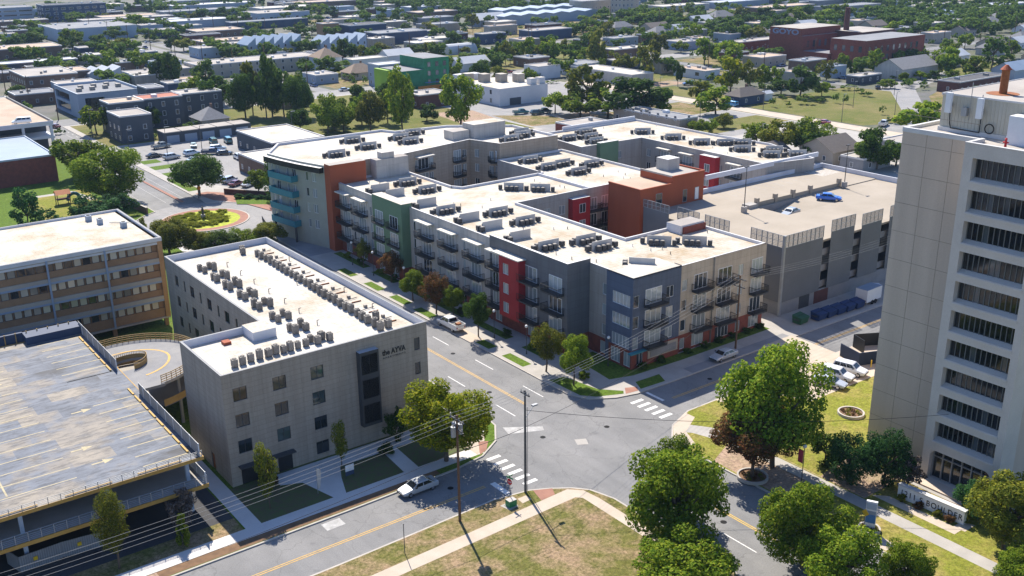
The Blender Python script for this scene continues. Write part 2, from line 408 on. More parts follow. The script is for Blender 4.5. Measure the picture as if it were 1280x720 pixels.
def wall_holes(mb, p0, p1, z0, z1, ops, mt, depth=.16):
    """wall between two plan points (outside on the right), with recessed openings (u0,u1,z0,z1)"""
    p0 = Vector((p0[0], p0[1])); p1 = Vector((p1[0], p1[1])); L = (p1 - p0).length; d = (p1 - p0) / L; n = Vector((-d.y, d.x))
    us = sorted({0., L, *[min(max(q, 0), L) for o in ops for q in o[:2]]}); zs = sorted({z0, z1, *[min(max(q, z0), z1) for o in ops for q in o[2:]]})
    P = lambda u, z, q=0.: (p0.x + d.x * u + n.x * q, p0.y + d.y * u + n.y * q, z)
    for a, b in zip(us, us[1:]):
        zz = None
        for c, e in zip(zs, zs[1:]):
            mu = (a + b) / 2; mz = (c + e) / 2
            hole = any(o[0] < mu < o[1] and o[2] < mz < o[3] for o in ops)
            if not hole:
                if zz is None: zz = c
                ze = e
            if (hole or e == zs[-1]) and zz is not None:
                mb.face([P(a, zz), P(b, zz), P(b, ze), P(a, ze)], mt); zz = None
    for a, b, c, e in ops:
        mb.face([P(a, c), P(b, c), P(b, c, depth), P(a, c, depth)], mt)
        mb.face([P(a, e, depth), P(b, e, depth), P(b, e), P(a, e)], mt)
        mb.face([P(a, c, depth), P(a, e, depth), P(a, e), P(a, c)], mt)
        mb.face([P(b, c), P(b, e), P(b, e, depth), P(b, c, depth)], mt)
def facade(root, p0, p1, z0, z1, mt, wins=(), depth=.16, label=None, base=None, **kw):
    """wall part with windows: wins = (u, z, w, h[, cols, rows])"""
    v0 = Vector((p0[0], p0[1])); v1 = Vector((p1[0], p1[1])); d = (v1 - v0).normalized(); ang = math.atan2(d.y, d.x)
    ops = [(w[0] - w[2] / 2, w[0] + w[2] / 2, w[1], w[1] + w[3]) for w in wins]
    mb = MB()
    if base:
        wall_holes(mb, p0, p1, z0, base[0], [o for o in ops if o[2] < base[0]], base[1], depth)
        wall_holes(mb, p0, p1, base[0], z1, [o for o in ops if o[2] >= base[0]], mt, depth)
    else: wall_holes(mb, p0, p1, z0, z1, ops, mt, depth)
    part('wall', mb, root, label)
    for w in wins:
        q = v0 + d * w[0]
        window(root, (q.x, q.y, w[1]), ang, w[2], w[3], w[4] if len(w) > 4 else 1, w[5] if len(w) > 5 else 1, **kw)
def roof_of(root, poly, zr, zt, t, roofm, capm, innerm, name='roof'):
    """membrane roof with a parapet ring standing round it"""
    inn = inset(poly, t); n = len(poly)
    part(name, MB().prism(inn, zr, zr, roofm, side=False), root)
    mb = MB()
    for i in range(n):
        j = (i + 1) % n
        mb.face([(*poly[i], zt), (*poly[j], zt), (*inn[j], zt), (*inn[i], zt)], capm)
        mb.face([(*inn[i], zt), (*inn[j], zt), (*inn[j], zr - .02), (*inn[i], zr - .02)], innerm)
    part('parapet', mb, root)
def text_mesh(s, size, depth, matname, bold=.0, spacing=1.0):
    cu = bpy.data.curves.new('lettering', 'FONT'); cu.body = s; cu.size = size; cu.extrude = depth; cu.align_x = 'LEFT'; cu.offset = bold; cu.space_character = spacing
    o = bpy.data.objects.new('tmp', cu); COL.objects.link(o)
    dg = bpy.context.evaluated_depsgraph_get(); me = bpy.data.meshes.new_from_object(o.evaluated_get(dg))
    COL.objects.unlink(o); bpy.data.objects.remove(o); bpy.data.curves.remove(cu)
    me.materials.clear(); me.materials.append(MATS[matname]); return me
def lettering(root, s, p, ang, size, depth, matname, width=None, **k):
    me = text_mesh(s, size, depth, matname, **k)
    o = link('lettering', me, root, p); o.rotation_euler = (math.pi / 2, 0, ang)
    if width:
        xs = [v.co.x for v in me.vertices]; o.scale = (width / (max(xs) - min(xs)), 1, 1)
    return o
# ------------------------------------------------------------------ ground, roads, pavements
PI = math.pi
struct('ground', MB().prism([(-900, -700), (2600, -700), (2600, 2600), (-900, 2600)], -.016, -.016, 'city_ground', side=False))
def rect(x0, x1, y0, y1): return [(x0, y0), (x1, y0), (x1, y1), (x0, y1)]
def sheet(name, poly, z, mt): return struct(name, MB().prism(poly, z, z, mt, side=False))
RC = (76., 215.5)
arc = lambda r, a0, a1, n=14: [(RC[0] + r * math.cos(R(a0 + (a1 - a0) * i / n)), RC[1] + r * math.sin(R(a0 + (a1 - a0) * i / n))) for i in range(n + 1)]
sheet('road', rect(61, 92, -60, 372), 0, 'asphalt')
sheet('road', rect(-80, 300, 80, 92), -.004, 'asphalt_old' if False else 'asphalt')
sheet('road', arc(16.2, 0, 350, 40), .004, 'asphalt_old')
sheet('road', rect(-20, 420, 358, 372), -.008, 'asphalt_old')
sheet('road', rect(274.5, 281.5, 100, 330), -.008, 'concrete_warm')
sheet('road', rect(240, 320, 168, 186), -.012, 'asphalt_old')
sheet('road', [(281, 182), (300, 178), (365, 226), (420, 240), (420, 250), (358, 238)], -.004, 'asphalt_old')
sheet('road', rect(182, 189, 372, 800), -.004, 'asphalt')
sheet('road', rect(189, 420, 452, 460), -.008, 'asphalt')
sheet('road', rect(100, 330, 604, 613), -.012, 'asphalt')
sheet('road', rect(252, 260, 372, 900), -.0, 'asphalt')
sheet('road', rect(352, 358, 250, 900), -.0, 'asphalt')
sheet('road', rect(358, 720, 296, 303), -.008, 'asphalt')
sheet('road', rect(470, 476, 160, 640), -.004, 'asphalt')

def block(poly, mt, name='pavement', kerb='kerb', h=.13):
    mb = MB(); inn = inset(poly, .22); n = len(poly)
    for i in range(n):
        j = (i + 1) % n
        mb.face([(*poly[i], -.014), (*poly[j], -.014), (*poly[j], h), (*poly[i], h)], kerb)
        mb.face([(*poly[i], h), (*poly[j], h), (*inn[j], h), (*inn[i], h)], kerb)
    struct('kerb', mb)
    sheet(name, inn, h, mt)
SWB = [(-80, -60), (68.5, -60), (68.4, 73), (67.5, 76.1), (66.1, 77.7), (64, 79.2), (61.9, 80.3), (57.5, 81.1), (47, 80.8), (38, 80.6), (-80, 80.4)]
SEB = [(82.9, -60), (300, -60), (300, 83.6), (90.7, 83.4), (86.1, 81.7), (83.6, 79.3), (82.8, 76.4)]
NWB = [(-80, 88.4), (25, 88.8), (44, 88.9), (58, 89.2), (62.4, 89.9), (66, 92.1), (68.4, 95.5), (69.1, 100.1), (69.2, 202)] + arc(15., 240, 115, 12)[1:] + [(69.6, 231), (69.6, 357.5), (-80, 357.5)]
NEB = [(94.6, 91.1), (273, 91.2), (273, 357.5), (82, 357.5), (81.8, 232)] + arc(15., 68, -66, 14) + [(81.9, 201), (81.5, 96.6), (82.8, 93.9), (86, 92), (89.2, 91.2)]
block(SWB, 'lawn_dry', 'lawn'); block(SEB, 'lawn_yellow', 'lawn'); block(NWB, 'lawn_green', 'lawn'); block(NEB, 'concrete', 'pavement')
Z1, Z2, Z3 = .134, .138, .142
# SW corner
sheet('footpath', [(-80, 75.3), (42, 75.2), (65, 75.8), (65.6, 75.2), (65.6, -60), (67.1, -60), (67.0, 74), (66.7, 76.4), (65.4, 77.7), (51, 77.2), (40, 76.9), (-80, 76.9)], Z1, 'concrete_warm')
sheet('footpath', [(61.6, 77.62), (63.6, 77.66), (64.2, 78.9), (62.2, 79.9)], Z1, 'paver_red')
sheet('footpath', [(57.6, 78.1), (58.9, 78.2), (58.8, 79.6), (57.3, 79.5)], Z2, 'concrete')
sheet('footpath', [(59.6, 78.4), (60.9, 78.5), (60.9, 79.5), (59.7, 79.5)], Z2, 'concrete_warm')
# NW block
sheet('car_park', rect(-80, 33, 95.2, 157), Z1, 'asphalt_dark')
sheet('lawn', rect(-80, 33, 92.4, 95.2), Z1 + .002, 'lawn_dry')
sheet('footpath', rect(-80, 63, 90.5, 92.4), Z1, 'concrete_new')
sheet('planted_ground', [(23, 89.1), (44, 89.2), (56, 89.5), (56, 90.5), (23, 90.5)], Z1, 'mulch')
sheet('planted_ground', [(-80, 88.7), (23, 89.1), (23, 90.5), (-80, 90.5)], Z1, 'dirt')
sheet('footpath', rect(33.2, 35.0, 92.4, 114), Z1 + .003, 'concrete_new')
sheet('planted_ground', rect(35.0, 63, 92.4, 101.3), Z1 - .002, 'lawn_shaded')  # lawn before the block, its shade put into the darker ground colour
sheet('footpath', [(43.6, 92.4), (45.2, 92.4), (46.4, 95.8), (47.5, 98.2), (60, 98.2), (60, 101), (40, 101), (40, 98.5), (42.3, 97.5)], Z1, 'concrete_new')
sheet('footpath', [(52.8, 92.4), (54.8, 92.4), (55.2, 98.2), (53.3, 98.2)], Z1 + .0, 'concrete_new')
sheet('footpath', rect(63.6, 66.2, 95, 202), Z1, 'concrete_new')
sheet('footpath', [(62, 90.5), (63.5, 91.5), (65.8, 94.2), (66.2, 96), (63.6, 96), (62, 93)], Z2, 'concrete_warm')
sheet('footpath', [(62.2, 90.3), (63.6, 90.9), (65.1, 92.6), (64, 93.2)], Z3, 'paver_red')
# NE block
sheet('lawn', [(82.6, 95.6), (84, 93.9), (87.6, 92.3), (88.2, 93.0), (85.8, 95.6), (84.8, 101.6), (82.4, 102)], Z1, 'lawn_green')
sheet('lawn', [(90.5, 92), (95, 91.8), (96, 94), (91.5, 94.1)], Z1, 'lawn_green')
sheet('lawn', [(89.2, 97), (92.8, 95.9), (102, 95.6), (122, 95.7), (122, 97.6), (94, 97.5), (94, 106), (90.2, 106)], Z1, 'lawn_green')
sheet('footpath', [(87.8, 92.1), (89.8, 91.8), (90.6, 92.8), (89, 93.6)], Z2, 'paver_red')
for y in (108, 116.5, 126, 133, 141, 150, 160): sheet('lawn', rect(82.3, 83.9, y, y + 5.2), Z1, 'lawn_green')
for y0, y1 in ((108.5, 114), (118, 127), (130, 139), (141, 149), (152, 160), (163, 175)): sheet('planted_ground', rect(86.6, 88.2, y0, y1), Z1, 'lawn_green')
sheet('paving', [(82, 176), (95, 176), (95, 206), (86, 206), (82.6, 202)], Z1, 'concrete_grey')
sheet('pavement', [(91, 212), (88.5, 224), (84, 231), (83, 240), (86, 240), (99, 224), (97, 212)], Z1, 'paver_red')
sheet('car_park', [(84, 262), (98, 226), (122, 226), (124, 310), (84, 310)], Z1 + .001, 'asphalt_old')
for (x, y, w, d) in ((82.5, 243, 3, 16), (84, 262, 6, 5), (84, 272, 7, 5), (84, 281, 5, 5)): sheet('lawn', rect(x, x + w, y, y + d), Z2, 'lawn_green')
sheet('lawn', [(87, 224), (100, 212), (101, 222), (91, 236)], Z2, 'lawn_green')
sheet('lawn', rect(84, 128, 312, 356), Z1, 'field_grass')
sheet('lawn', [(130, 255), (200, 255), (200, 356), (130, 356)], Z1, 'field_grass')
sheet('pavement', [(183, 206), (272, 206), (272, 356), (201, 356), (201, 252), (183, 252)], Z1, 'asphalt_old')
sheet('lawn', [(201, 258), (217, 255.5), (218, 270), (203, 283)], Z2, 'lawn_dry')
sheet('bare_earth', [(217.5, 247), (232, 247), (232, 268), (219, 268)], Z2, 'dirt')
sheet('bare_earth', [(186, 276), (200, 272), (204, 296), (190, 300)], Z2, 'dirt')
sheet('lawn', rect(233, 272, 240, 262), Z2, 'lawn_dry'); sheet('lawn', rect(225, 272, 212, 226), Z2, 'field_grass')
sheet('parking_bay', rect(81.75, 84.0, 120, 131.5), Z1 + .001, 'concrete_warm')
sheet('parking_bay', rect(100, 122, 91.3, 93.2), Z1 + .001, 'concrete_grey')
# SE block
sheet('footpath', [(88.4, -60), (90, -60), (90, 72), (89.6, 78), (87.6, 80.8), (85.4, 79.9), (86.6, 78.5), (88.1, 74)], Z1, 'concrete')
sheet('footpath', [(83.2, 76), (84.8, 76.4), (86.2, 79.3), (90, 81.4), (90, 83.1), (86.2, 81.5), (83.9, 79.2)], Z2, 'concrete_warm')
sheet('footpath', [(96, 82.2), (140, 82.0), (140, 83.3), (96, 83.3)], Z1, 'concrete_warm')
sheet('car_park', [(105.5, 75.2), (137, 74.4), (137, 82), (108, 82.2), (104, 79)], Z2, 'concrete_warm')
sheet('driveway', [(115, 82), (122, 82), (122.5, 91.8), (115.5, 91.8)], .15, 'concrete_warm')
sheet('pavement', rect(97, 101, 40, 57), Z1, 'concrete'); sheet('bare_earth', [(90.2, 56), (97, 56), (98, 68), (92, 70), (90.2, 68)], Z1, 'dirt')
sheet('bare_earth', [(83.3, 62), (88.2, 62), (88.2, 74), (83.3, 72)], Z1, 'dirt')
sheet('terrace', [(91.4, 46), (92.7, 46), (92.7, 54.6), (91.4, 56)], Z2, 'concrete_warm')
sheet('terrace', rect(92.7, 94.6, 45.6, 46.9), Z2, 'concrete_warm')
sheet('lawn', [(90.3, 62), (90.3, 80), (102, 81), (103, 64)], Z1 + .001, 'lawn_yellow')
sheet('pavement', rect(83.2, 85, 48.6, 50.4), Z1, 'concrete_warm')
# fields farther off
for k, (poly, mt) in enumerate([
    (rect(283, 300, 240, 292), 'field_grass'), ([(283, 192), (299, 186), (352, 228), (350, 246), (300, 246), (283, 238)], 'field_grass'),
    ([(302, 176), (352, 212), (420, 236), (420, 200), (340, 170)], 'lawn_dry'), (rect(286, 310, 294, 304), 'dirt'),
    ([(262, 376), (350, 376), (350, 450), (262, 450)], 'field_grass'), (rect(192, 250, 376, 400), 'lawn_dry'), (rect(195, 250, 402, 426), 'field_grass'),
    (rect(360, 400, 320, 352), 'lawn_dry'), (rect(372, 402, 284, 294), 'dirt'), (rect(404, 468, 290, 306), 'dirt'), (rect(362, 466, 476, 560), 'lawn_dry'),
    (rect(268, 346, 660, 690), 'lawn_dry'), (rect(120, 180, 376, 420), 'asphalt'), (rect(478, 560, 470, 540), 'lawn_dry'), (rect(192, 250, 520, 600), 'asphalt'),
    (rect(120, 176, 700, 760), 'lawn_dry'), (rect(364, 440, 400, 446), 'field_grass'), (rect(300, 350, 305, 356), 'field_grass'), (rect(410, 466, 200, 270), 'field_grass')]):
    sheet('field', poly, -.002 - .0003 * k, mt)

# roundabout: brick apron, kerb ring, yellow flower bed, statue
mb = MB().ring(*RC, 0, 7.6, 0, .1, 'flower_yellow').ring(*RC, 7.6, 9.4, 0, .12, 'kerb', top='paver_red'); mb.ring(*RC, 9.4, 9.7, 0, .14, 'kerb'); struct('roundabout', mb)
# median in the northern street
struct('median', MB().prism([(77.3, 233.5), (78.2, 234.2), (77.6, 262), (77.0, 262)], 0, .14, 'kerb', top='paver_red'))

# road markings (paint sheets)
mk = MB()
def paint(x0, x1, y0, y1, mt, z=.008): mk.face([(x0, y0, z), (x1, y0, z), (x1, y1, z), (x0, y1, z)], mt)
for x in (75.0, 75.28): paint(x, x + .13, 98.2, 198, 'orange_paint'); paint(x + .75, x + .88, -60, 70, 'yellow_paint')
for k in range(9): paint(71.95, 72.09, 96.2 + 11.6 * k, 100.5 + 11.6 * k, 'white_paint'); paint(78.43, 78.57, 98.5 + 11.6 * k, 103 + 11.6 * k, 'white_paint')
for k in range(9): paint(72.7, 72.84, 56.5 - 11.6 * k, 61 - 11.6 * k, 'white_paint'); paint(79.3, 79.44, 53 - 11.6 * k, 57.5 - 11.6 * k, 'white_paint')
for y in (83.85, 84.15): paint(-80, 58.5, y, y + .13, 'orange_paint')
for y in (87.2, 87.5): paint(92, 240, y, y + .12, 'orange_paint')
for k in range(6): paint(62.3, 64.2, 81.5 + 1.43 * k, 82.05 + 1.43 * k, 'white_paint')
for k in range(5): paint(86.5, 88.6, 83.95 + 1.35 * k, 84.5 + 1.35 * k, 'white_paint')
paint(59.3, 60.0, 81.2, 84.2, 'white_paint'); paint(90.3, 90.75, 87.6, 90.9, 'white_paint')
paint(40, 42.2, 86.9, 88.4, 'worn_white')
mk.face([(68.8, 94.6, .008), (68.3, 92.7, .008), (72.5, 90.8, .008), (73.0, 91.7, .008)], 'worn_white')
mk.face([(73.9, 86.5, .008), (73.3, 85.2, .008), (74.5, 84.5, .008), (75.2, 85.8, .008)], 'concrete')
for x in (70.1, 74.4, 79.2): paint(x, x + .12, 236, 352, 'worn_white')
for k in range(10): paint(80.8, 81.1, 300 + 5 * k, 302 + 5 * k, 'worn_white')
for k in range(8): paint(70.5 + 1.35 * k, 71.2 + 1.35 * k, 318, 321, 'worn_white')
for (x, y) in ((73.6, 104.2), (77.2, 118.6), (71.2, 89.4), (79.4, 86.6), (55.2, 86.2), (74.4, 62.4), (100.6, 88.6)):
    mk.face([(x + .36 * math.cos(k * PI / 6), y + .36 * math.sin(k * PI / 6), .01) for k in range(12)], 'rubber')
struct('road_markings', mk)
# ------------------------------------------------------------------ the white-roofed four-storey block on the corner
AY = thing('apartment_block', 'beige four-storey apartment block with bright white roof and black lettering on the corner', 'building', (0, 0, 0))
H = 14.05
P = [(35.5, 101.4), (62.2, 101.4), (62.2, 149), (45.7, 149), (45.7, 114.1), (35.5, 114.1)]
rows = (10.5, 7.25, 4.0, .75)
W = []
for x in (37.5, 42.25, 47.0):
    for i, z in enumerate(rows):
        if i == 3 and x < 44: continue
        W.append((x - 35.5, z, 1.65, 1.65, 2, 1))
for z in (10.6, 7.3, 4.05): W.append((60.7 - 35.5, z, .8, 1.65, 1, 1))
fac = MB()
facade(AY, P[0], P[1], 0, H, 'stucco', W, glassm='glass_ayva')
facade(AY, P[1], P[2], 0, H, 'stucco', [(3 + 4.6 * k, z, w, 1.7) for k in range(10) for z in rows[:3] for w in (1.5,)], glassm='glass_dark')
facade(AY, P[2], P[3], 0, H, 'stucco', [(3 + 4 * k, z, 1.5, 1.7) for k in range(3) for z in rows[:3]])
WW = []
for z in (10.5, 7.25, 4.0):
    for yw, w in ((144.5, 1.3), (141.2, .7), (138.2, 1.6), (134.9, .7), (131.6, 1.6), (128.3, .7), (125.3, 1.6), (122, .7), (119, 1.6), (115.8, .7)):
        WW.append((149 - yw, z, w, 1.65, 1 if w < 1 else 2))
facade(AY, P[3], P[4], 0, H, 'stucco', WW, glassm='glass_ayva')
facade(AY, P[4], P[5], 0, H, 'stucco')
facade(AY, P[5], P[0], 0, H, 'stucco', [(7.2, .05, 1.1, 2.2)], glassm='rust')
roof_of(AY, P, 13.15, H, .28, 'roof_white', 'coping', 'parapet_white')
part('entrance_shade', MB().box(36.7, 40.6, 101.375, 101.39, .05, 2.4, 'black_metal'), AY)  # flat black sheets on the wall; the recess shade is their colour
part('entrance_shade', MB().box(41.2, 43.0, 101.375, 101.39, .05, 2.35, 'black_metal'), AY)
part('canopy', MB().box(36.4, 43.2, 100.5, 101.4, 2.45, 2.6, 'dark_metal'), AY)
bay = part('bay_window', MB().box(52.2, 54.8, 100.55, 101.4, 2.8, 12.6, 'dark_metal', top='metal_roof'), AY, 'tall black projecting bay with three stacked windows')
for z in (9.7, 6.5, 3.2):
    window(AY, (53.5, 100.55, z), 0, 2.2, 2.5, 2, 1, 'glass_dark', 'black_metal', -.03)
lettering(AY, 'the AYVA', (55.75, 101.37, 11.1), 0, 1.0, .03, 'letter_black', 3.3, bold=.02)
lettering(AY, 'APARTMENTS', (55.8, 101.38, 10.62), 0, .34, .015, 'letter_black', 3.2, spacing=1.3)
part('roof_hatch', MB().box(43.3, 46.3, 110.6, 114.0, 13.15, 14.3, 'parapet_white', top='roof_white'), AY)
part('downpipe', MB().box(62.2, 62.32, 105, 105.12, .2, 13, 'grey_metal'), AY)
part('roof_curb', MB().box(40.0, 40.9, 111.6, 112.6, 13.15, 13.5, 'rust_panel'), AY)
vent = MB()
for x, y in ((52.3, 141), (52.3, 136), (52.3, 131.2), (52.2, 126), (52.2, 121), (52.1, 116.4), (52, 111), (57, 140.4), (56.8, 126.8), (60.8, 137.8), (60.6, 120), (60.5, 112)):
    vent.tube((x, y, 13.1), (x, y, 13.75), .06, .06, 'unit_metal', 6); vent.bar((x, y, 13.75), (x + .3, y, 13.75), .1, .1, 'unit_metal')
part('vent_pipe', vent, AY)
# condensers: casing with grille fins and a fan on top
cm = MB(); cm.box(-.33, .33, -.33, .33, .12, 1.0, 'unit_metal')
for k in range(7):
    z = .2 + k * .11
    cm.box(-.34, .34, -.34, .34, z, z + .035, 'unit_dark')
for a in (-.3, .22):
    cm.box(a, a + .08, -.3, .3, 0, .12, 'unit_dark')
fm = MB().tube((0, 0, 1.0), (0, 0, 1.04), .28, .28, 'unit_fan', 14)
for k in range(4):
    a = k * PI / 4; fm.bar((-.27 * math.cos(a), -.27 * math.sin(a), 1.05), (.27 * math.cos(a), .27 * math.sin(a), 1.05), .025, .02, 'unit_metal')
cond0 = link('condenser_unit', cm.mesh('condenser_unit')); part('fan', fm, cond0)
tag(cond0, 'x', 'condenser'); cused = [False]
CN = 'air conditioning condensers on the white roof'
cj = random.Random(4)
def condenser(x, y, lab, rz=0.):
    if not cused[0]:
        cused[0] = True; c = cond0; c.location = (x, y, 13.15); rz += cj.uniform(-.12, .12); c['label'] = lab; c['group'] = CN; c.rotation_euler = (0, 0, rz)
    else: dup(cond0, (x + cj.uniform(-.07, .07), y + cj.uniform(-.07, .07), 13.15), rz + cj.uniform(-.12, .12), lab, CN, scale=cj.choice([(1, 1, 1), (1, 1, 1.18), (.9, .9, .92), (1.08, 1.08, 1.05)]))
fr = [(38.5, 104.8), (39.6, 105.0), (40.7, 105.2), (41.8, 105.3), (42.8, 105.3), (43.8, 105.4), (44.8, 105.3), (45.7, 105.3), (46.7, 105.4), (47.8, 105.5), (48.7, 106.3), (49.2, 105.3), (50.2, 106.2), (50.8, 105.4)]
for k, (x, y) in enumerate(fr): condenser(x, y, '%s condenser from the left in the row along the white roof front edge' % ORD(k + 1))
for k, y in enumerate((109.9, 115, 120.7, 125.5, 130.6, 135.2, 140.2)):
    for j, (dx, dy) in enumerate(((48.4, 1.4), (48.55, 0), (49.9, 1.6), (50.05, 0.2))):
        condenser(dx, y + dy, '%s condenser of the %s cluster behind the front row' % (('far left', 'near left', 'far right', 'near right')[j], ORD(k + 1)))
for k in range(26):
    y = 104.4 + k * 1.545
    condenser(57.3 + .03 * k, y, '%s condenser from the front in the long row beside the right parapet' % ORD(k + 1))
    if k % 2 == 0 and k < 4: condenser(58.6, y + .3, '%s condenser from the front in the short outer row by the right parapet' % ORD(k // 2 + 1))
condenser(56.6, 145.3, 'far left condenser of the pair at the back end of the long row'); condenser(57.0, 146.5, 'far right condenser of the pair at the back end of the long row')
pb = MB()
for k in range(9):
    y = 106 + k * 4.6
    pb.box(59.2, 60.6, y, y + .1, 13.15, 13.3, 'rust'); pb.tube((58.1, y + 1, 13.3), (60.7, y + 1.4, 13.3), .05, .05, 'unit_dark', 6); pb.box(59.7, 60.1, y + 2, y + 2.4, 13.15, 13.5, 'unit_metal')
pb.tube((58.4, 104, 13.28), (58.6, 144, 13.28), .06, .06, 'unit_metal', 6)
part('pipe_run', pb, AY)

# ------------------------------------------------------------------ the large apartment complex
AP = thing('apartment_building', 'large four and five storey grey apartment complex with coloured panels around courtyards', 'building')
BALC = {}
def balcony(root, p, ang, w, door=2.6, depth=1.35, glassm='glass_blinds'):
    key = (w, depth)
    if key not in BALC:
        s = MB().box(-w / 2, w / 2, -depth, 0, -.22, 0, 'dark_metal')
        r = MB(); t = .05
        for (x0, y0, x1, y1) in ((-w / 2, -depth, w / 2, -depth), (-w / 2, -depth, -w / 2, -.02), (w / 2, -depth, w / 2, -.02)):
            for z in (.12, 1.05): r.bar((x0, y0, z), (x1, y1, z), .05, .06, 'black_metal')
            L = math.hypot(x1 - x0, y1 - y0); n = max(2, int(L / .16))
            for i in range(n + 1):
                f = i / n; x = x0 + (x1 - x0) * f; y = y0 + (y1 - y0) * f
                wd = .05 if i in (0, n) else .026
                r.box(x - wd / 2, x + wd / 2, y - wd / 2, y + wd / 2, 0, 1.03, 'black_metal', bottom=False)
        BALC[key] = (s.mesh('balcony'), r.mesh('railing'))
    s, r = BALC[key]
    b = link('balcony', s, root, p, ang); link('railing', r, b)
    f, g = win_mesh(door, 2.35, 3, 1, glassm, 'white_frame', -.05, .09)
    d = link('door', f, b, (0, 0, .02)); d2 = link('door_pane', g, b, (0, 0, .02))
    return b
def canopy(root, p, ang, w):
    c = MB().box(-w / 2, w / 2, -1.3, 0, 0, .22, 'canopy_pale'); link('canopy', c.mesh('canopy'), root, p, ang)
AN_W = -PI / 2; AN_S = 0.; AN_E = PI / 2; AN_N = PI
FL = (9.45, 6.3, 3.15)
WK = dict(glassm='glass_blinds', framem='white_frame')
Z = 13.8
# street front, blue corner
blueW = [(2.55, z - .35, 3.7, 1.8, 5, 1) for z in (9.75, 6.6, 3.45)]
facade(AP, (93.75, 102.4), (93.75, 97.5), 3.0, Z + .25, 'panel_blue', blueW, label='slate blue corner wall with wide window bands', **WK)
facade(AP, (93.75, 97.5), (103.3, 97.5), 3.0, Z + .25, 'panel_blue', [(7.4, 9.6, 1.5, 1.75, 2), (7.4, 6.45, 1.5, 1.75, 2), (7.4, 3.3, 1.5, 1.75, 2), (.75, 9.4, 1.1, 1.85), (.75, 6.25, 1.1, 1.85), (.75, 3.1, 1.1, 1.85)], **WK)
facade(AP, (103.3, 97.5), (103.3, 99), 0, Z + .25, 'panel_blue'); facade(AP, (93.75, 103), (93.75, 102.4), 0, Z + .25, 'panel_blue')
facade(AP, (93.75, 102.4), (93.75, 97.5), 0, 3.0, 'brick_red', [(1.6, .4, 2.0, 2.2, 3), (4.0, .4, 1.4, 2.2, 2)], **WK)
facade(AP, (93.75, 97.5), (103.3, 97.5), 0, 3.0, 'brick_red', [(1.7, .5, 1.2, 1.9, 2)], **WK)
part('sign_panel', MB().box(97.0, 103.1, 97.42, 97.49, 1.0, 2.75, 'tan_wall'), AP, 'tan blank wall panel beside the blue corner entrance')
part('sign_panel', MB().box(97.5, 102.7, 97.36, 97.415, 1.2, 2.35, 'concrete_grey'), AP)
part('roof', MB().box(93.75, 103.3, 97.5, 103, Z + .02, Z + .14, 'roof_white'), AP)
part('entrance_canopy', MB().box(93.0, 96.2, 96.7, 97.45, 2.75, 2.95, 'teal'), AP)
for z in FL: balcony(AP, (97.8, 97.5, z), 0, 3.6, 3.2)
facade(AP, (94.3, 107.3), (94.3, 103), 0, Z, 'panel_grey', [(4.3 - .95, z + .25, 1.05, 1.75) for z in FL] + [(3.2, .5, 1.3, 1.9)], base=(2.9, 'brick_red'), **WK)
# south front
sw = []
for z in FL + (0.2,):
    sw += [(1.1, z + .3, 1.0, 1.75), (12.9, z + .3, 1.2, 1.75, 2)]
    if z > 1: sw += []
sw += [(9.3, .5, 3.2, 1.9, 4), (16.8, .5, 2.4, 1.9, 3)]
facade(AP, (103.3, 97.8), (110.4, 97.8), 0, Z, 'panel_beige', [(1.1, z + .3, 1.05, 1.75) for z in FL + (.25,)] + [(4.4, .45, 2.6, 2.0, 3)], base=(2.9, 'brick_red'), **WK)
facade(AP, (110.4, 97.5), (122, 97.5), 0, Z, 'panel_beige', [(5.9, z + .3, 1.1, 1.75, 2) for z in FL + (.25,)] + [(2.3, .5, 3.0, 1.9, 4), (9.6, .5, 2.4, 1.9, 3)], base=(2.9, 'brick_red'), **WK)
facade(AP, (110.4, 97.8), (110.4, 97.5), 0, Z, 'panel_beige')
for z in FL:
    balcony(AP, (107.7, 97.8, z), 0, 3.5, 2.8); balcony(AP, (112.7, 97.5, z), 0, 3.6, 3.0); balcony(AP, (120.0, 97.5, z), 0, 3.0, 2.5)
facade(AP, (122, 97.5), (122, 113.4), 0, Z, 'panel_beige')
# dark grey block on the avenue
facade(AP, (90.0, 126.6), (90.0, 107.3), 0, 14.4, 'panel_dark', [(126.6 - y, .5, 1.8, 1.9, 2) for y in (124.4, 115.9, 110)], base=(2.9, 'brick_red'), **WK)
facade(AP, (90.0, 107.3), (94.4, 107.3), 0, 14.4, 'panel_dark', base=(2.9, 'brick_red'))
part('parapet', MB().box(90.01, 90.5, 107.31, 126.6, Z - .9, 14.4, 'panel_dark', top='coping_pale').box(90.5, 94.3, 107.31, 107.7, Z - .9, 14.4, 'panel_dark', top='coping_pale'), AP)
for y in (115.9, 110.0):
    for z in FL: balcony(AP, (90.0, y, z), AN_W, 3.9, 3.0)
for z in FL: balcony(AP, (90.0, 124.6, z), AN_W, 3.2, 2.4)
canopy(AP, (90.0, 124.6, 12.2), AN_W, 3.4)
red = MB(); wall_holes(red, (88.65, 122.3), (88.65, 117.3), 2.6, 12.5, [(.95, 2.45, z, z + 1.75) for z in (9.6, 6.45, 3.3)], 'red_panel')
red.face([(88.65, 117.3, 2.6), (90, 117.3, 2.6), (90, 117.3, 12.5), (88.65, 117.3, 12.5)], 'red_panel'); red.face([(90, 122.3, 2.6), (88.65, 122.3, 2.6), (88.65, 122.3, 12.5), (90, 122.3, 12.5)], 'red_panel')
red.face([(88.65, 117.3, 2.6), (88.65, 122.3, 2.6), (90, 122.3, 2.6), (90, 117.3, 2.6)], 'red_panel')
part('bay', red, AP, 'bright red projecting bay facing the avenue')
part('bay_roof', MB().box(88.4, 90, 117.1, 124, 12.5, 12.66, 'canopy_pale'), AP)
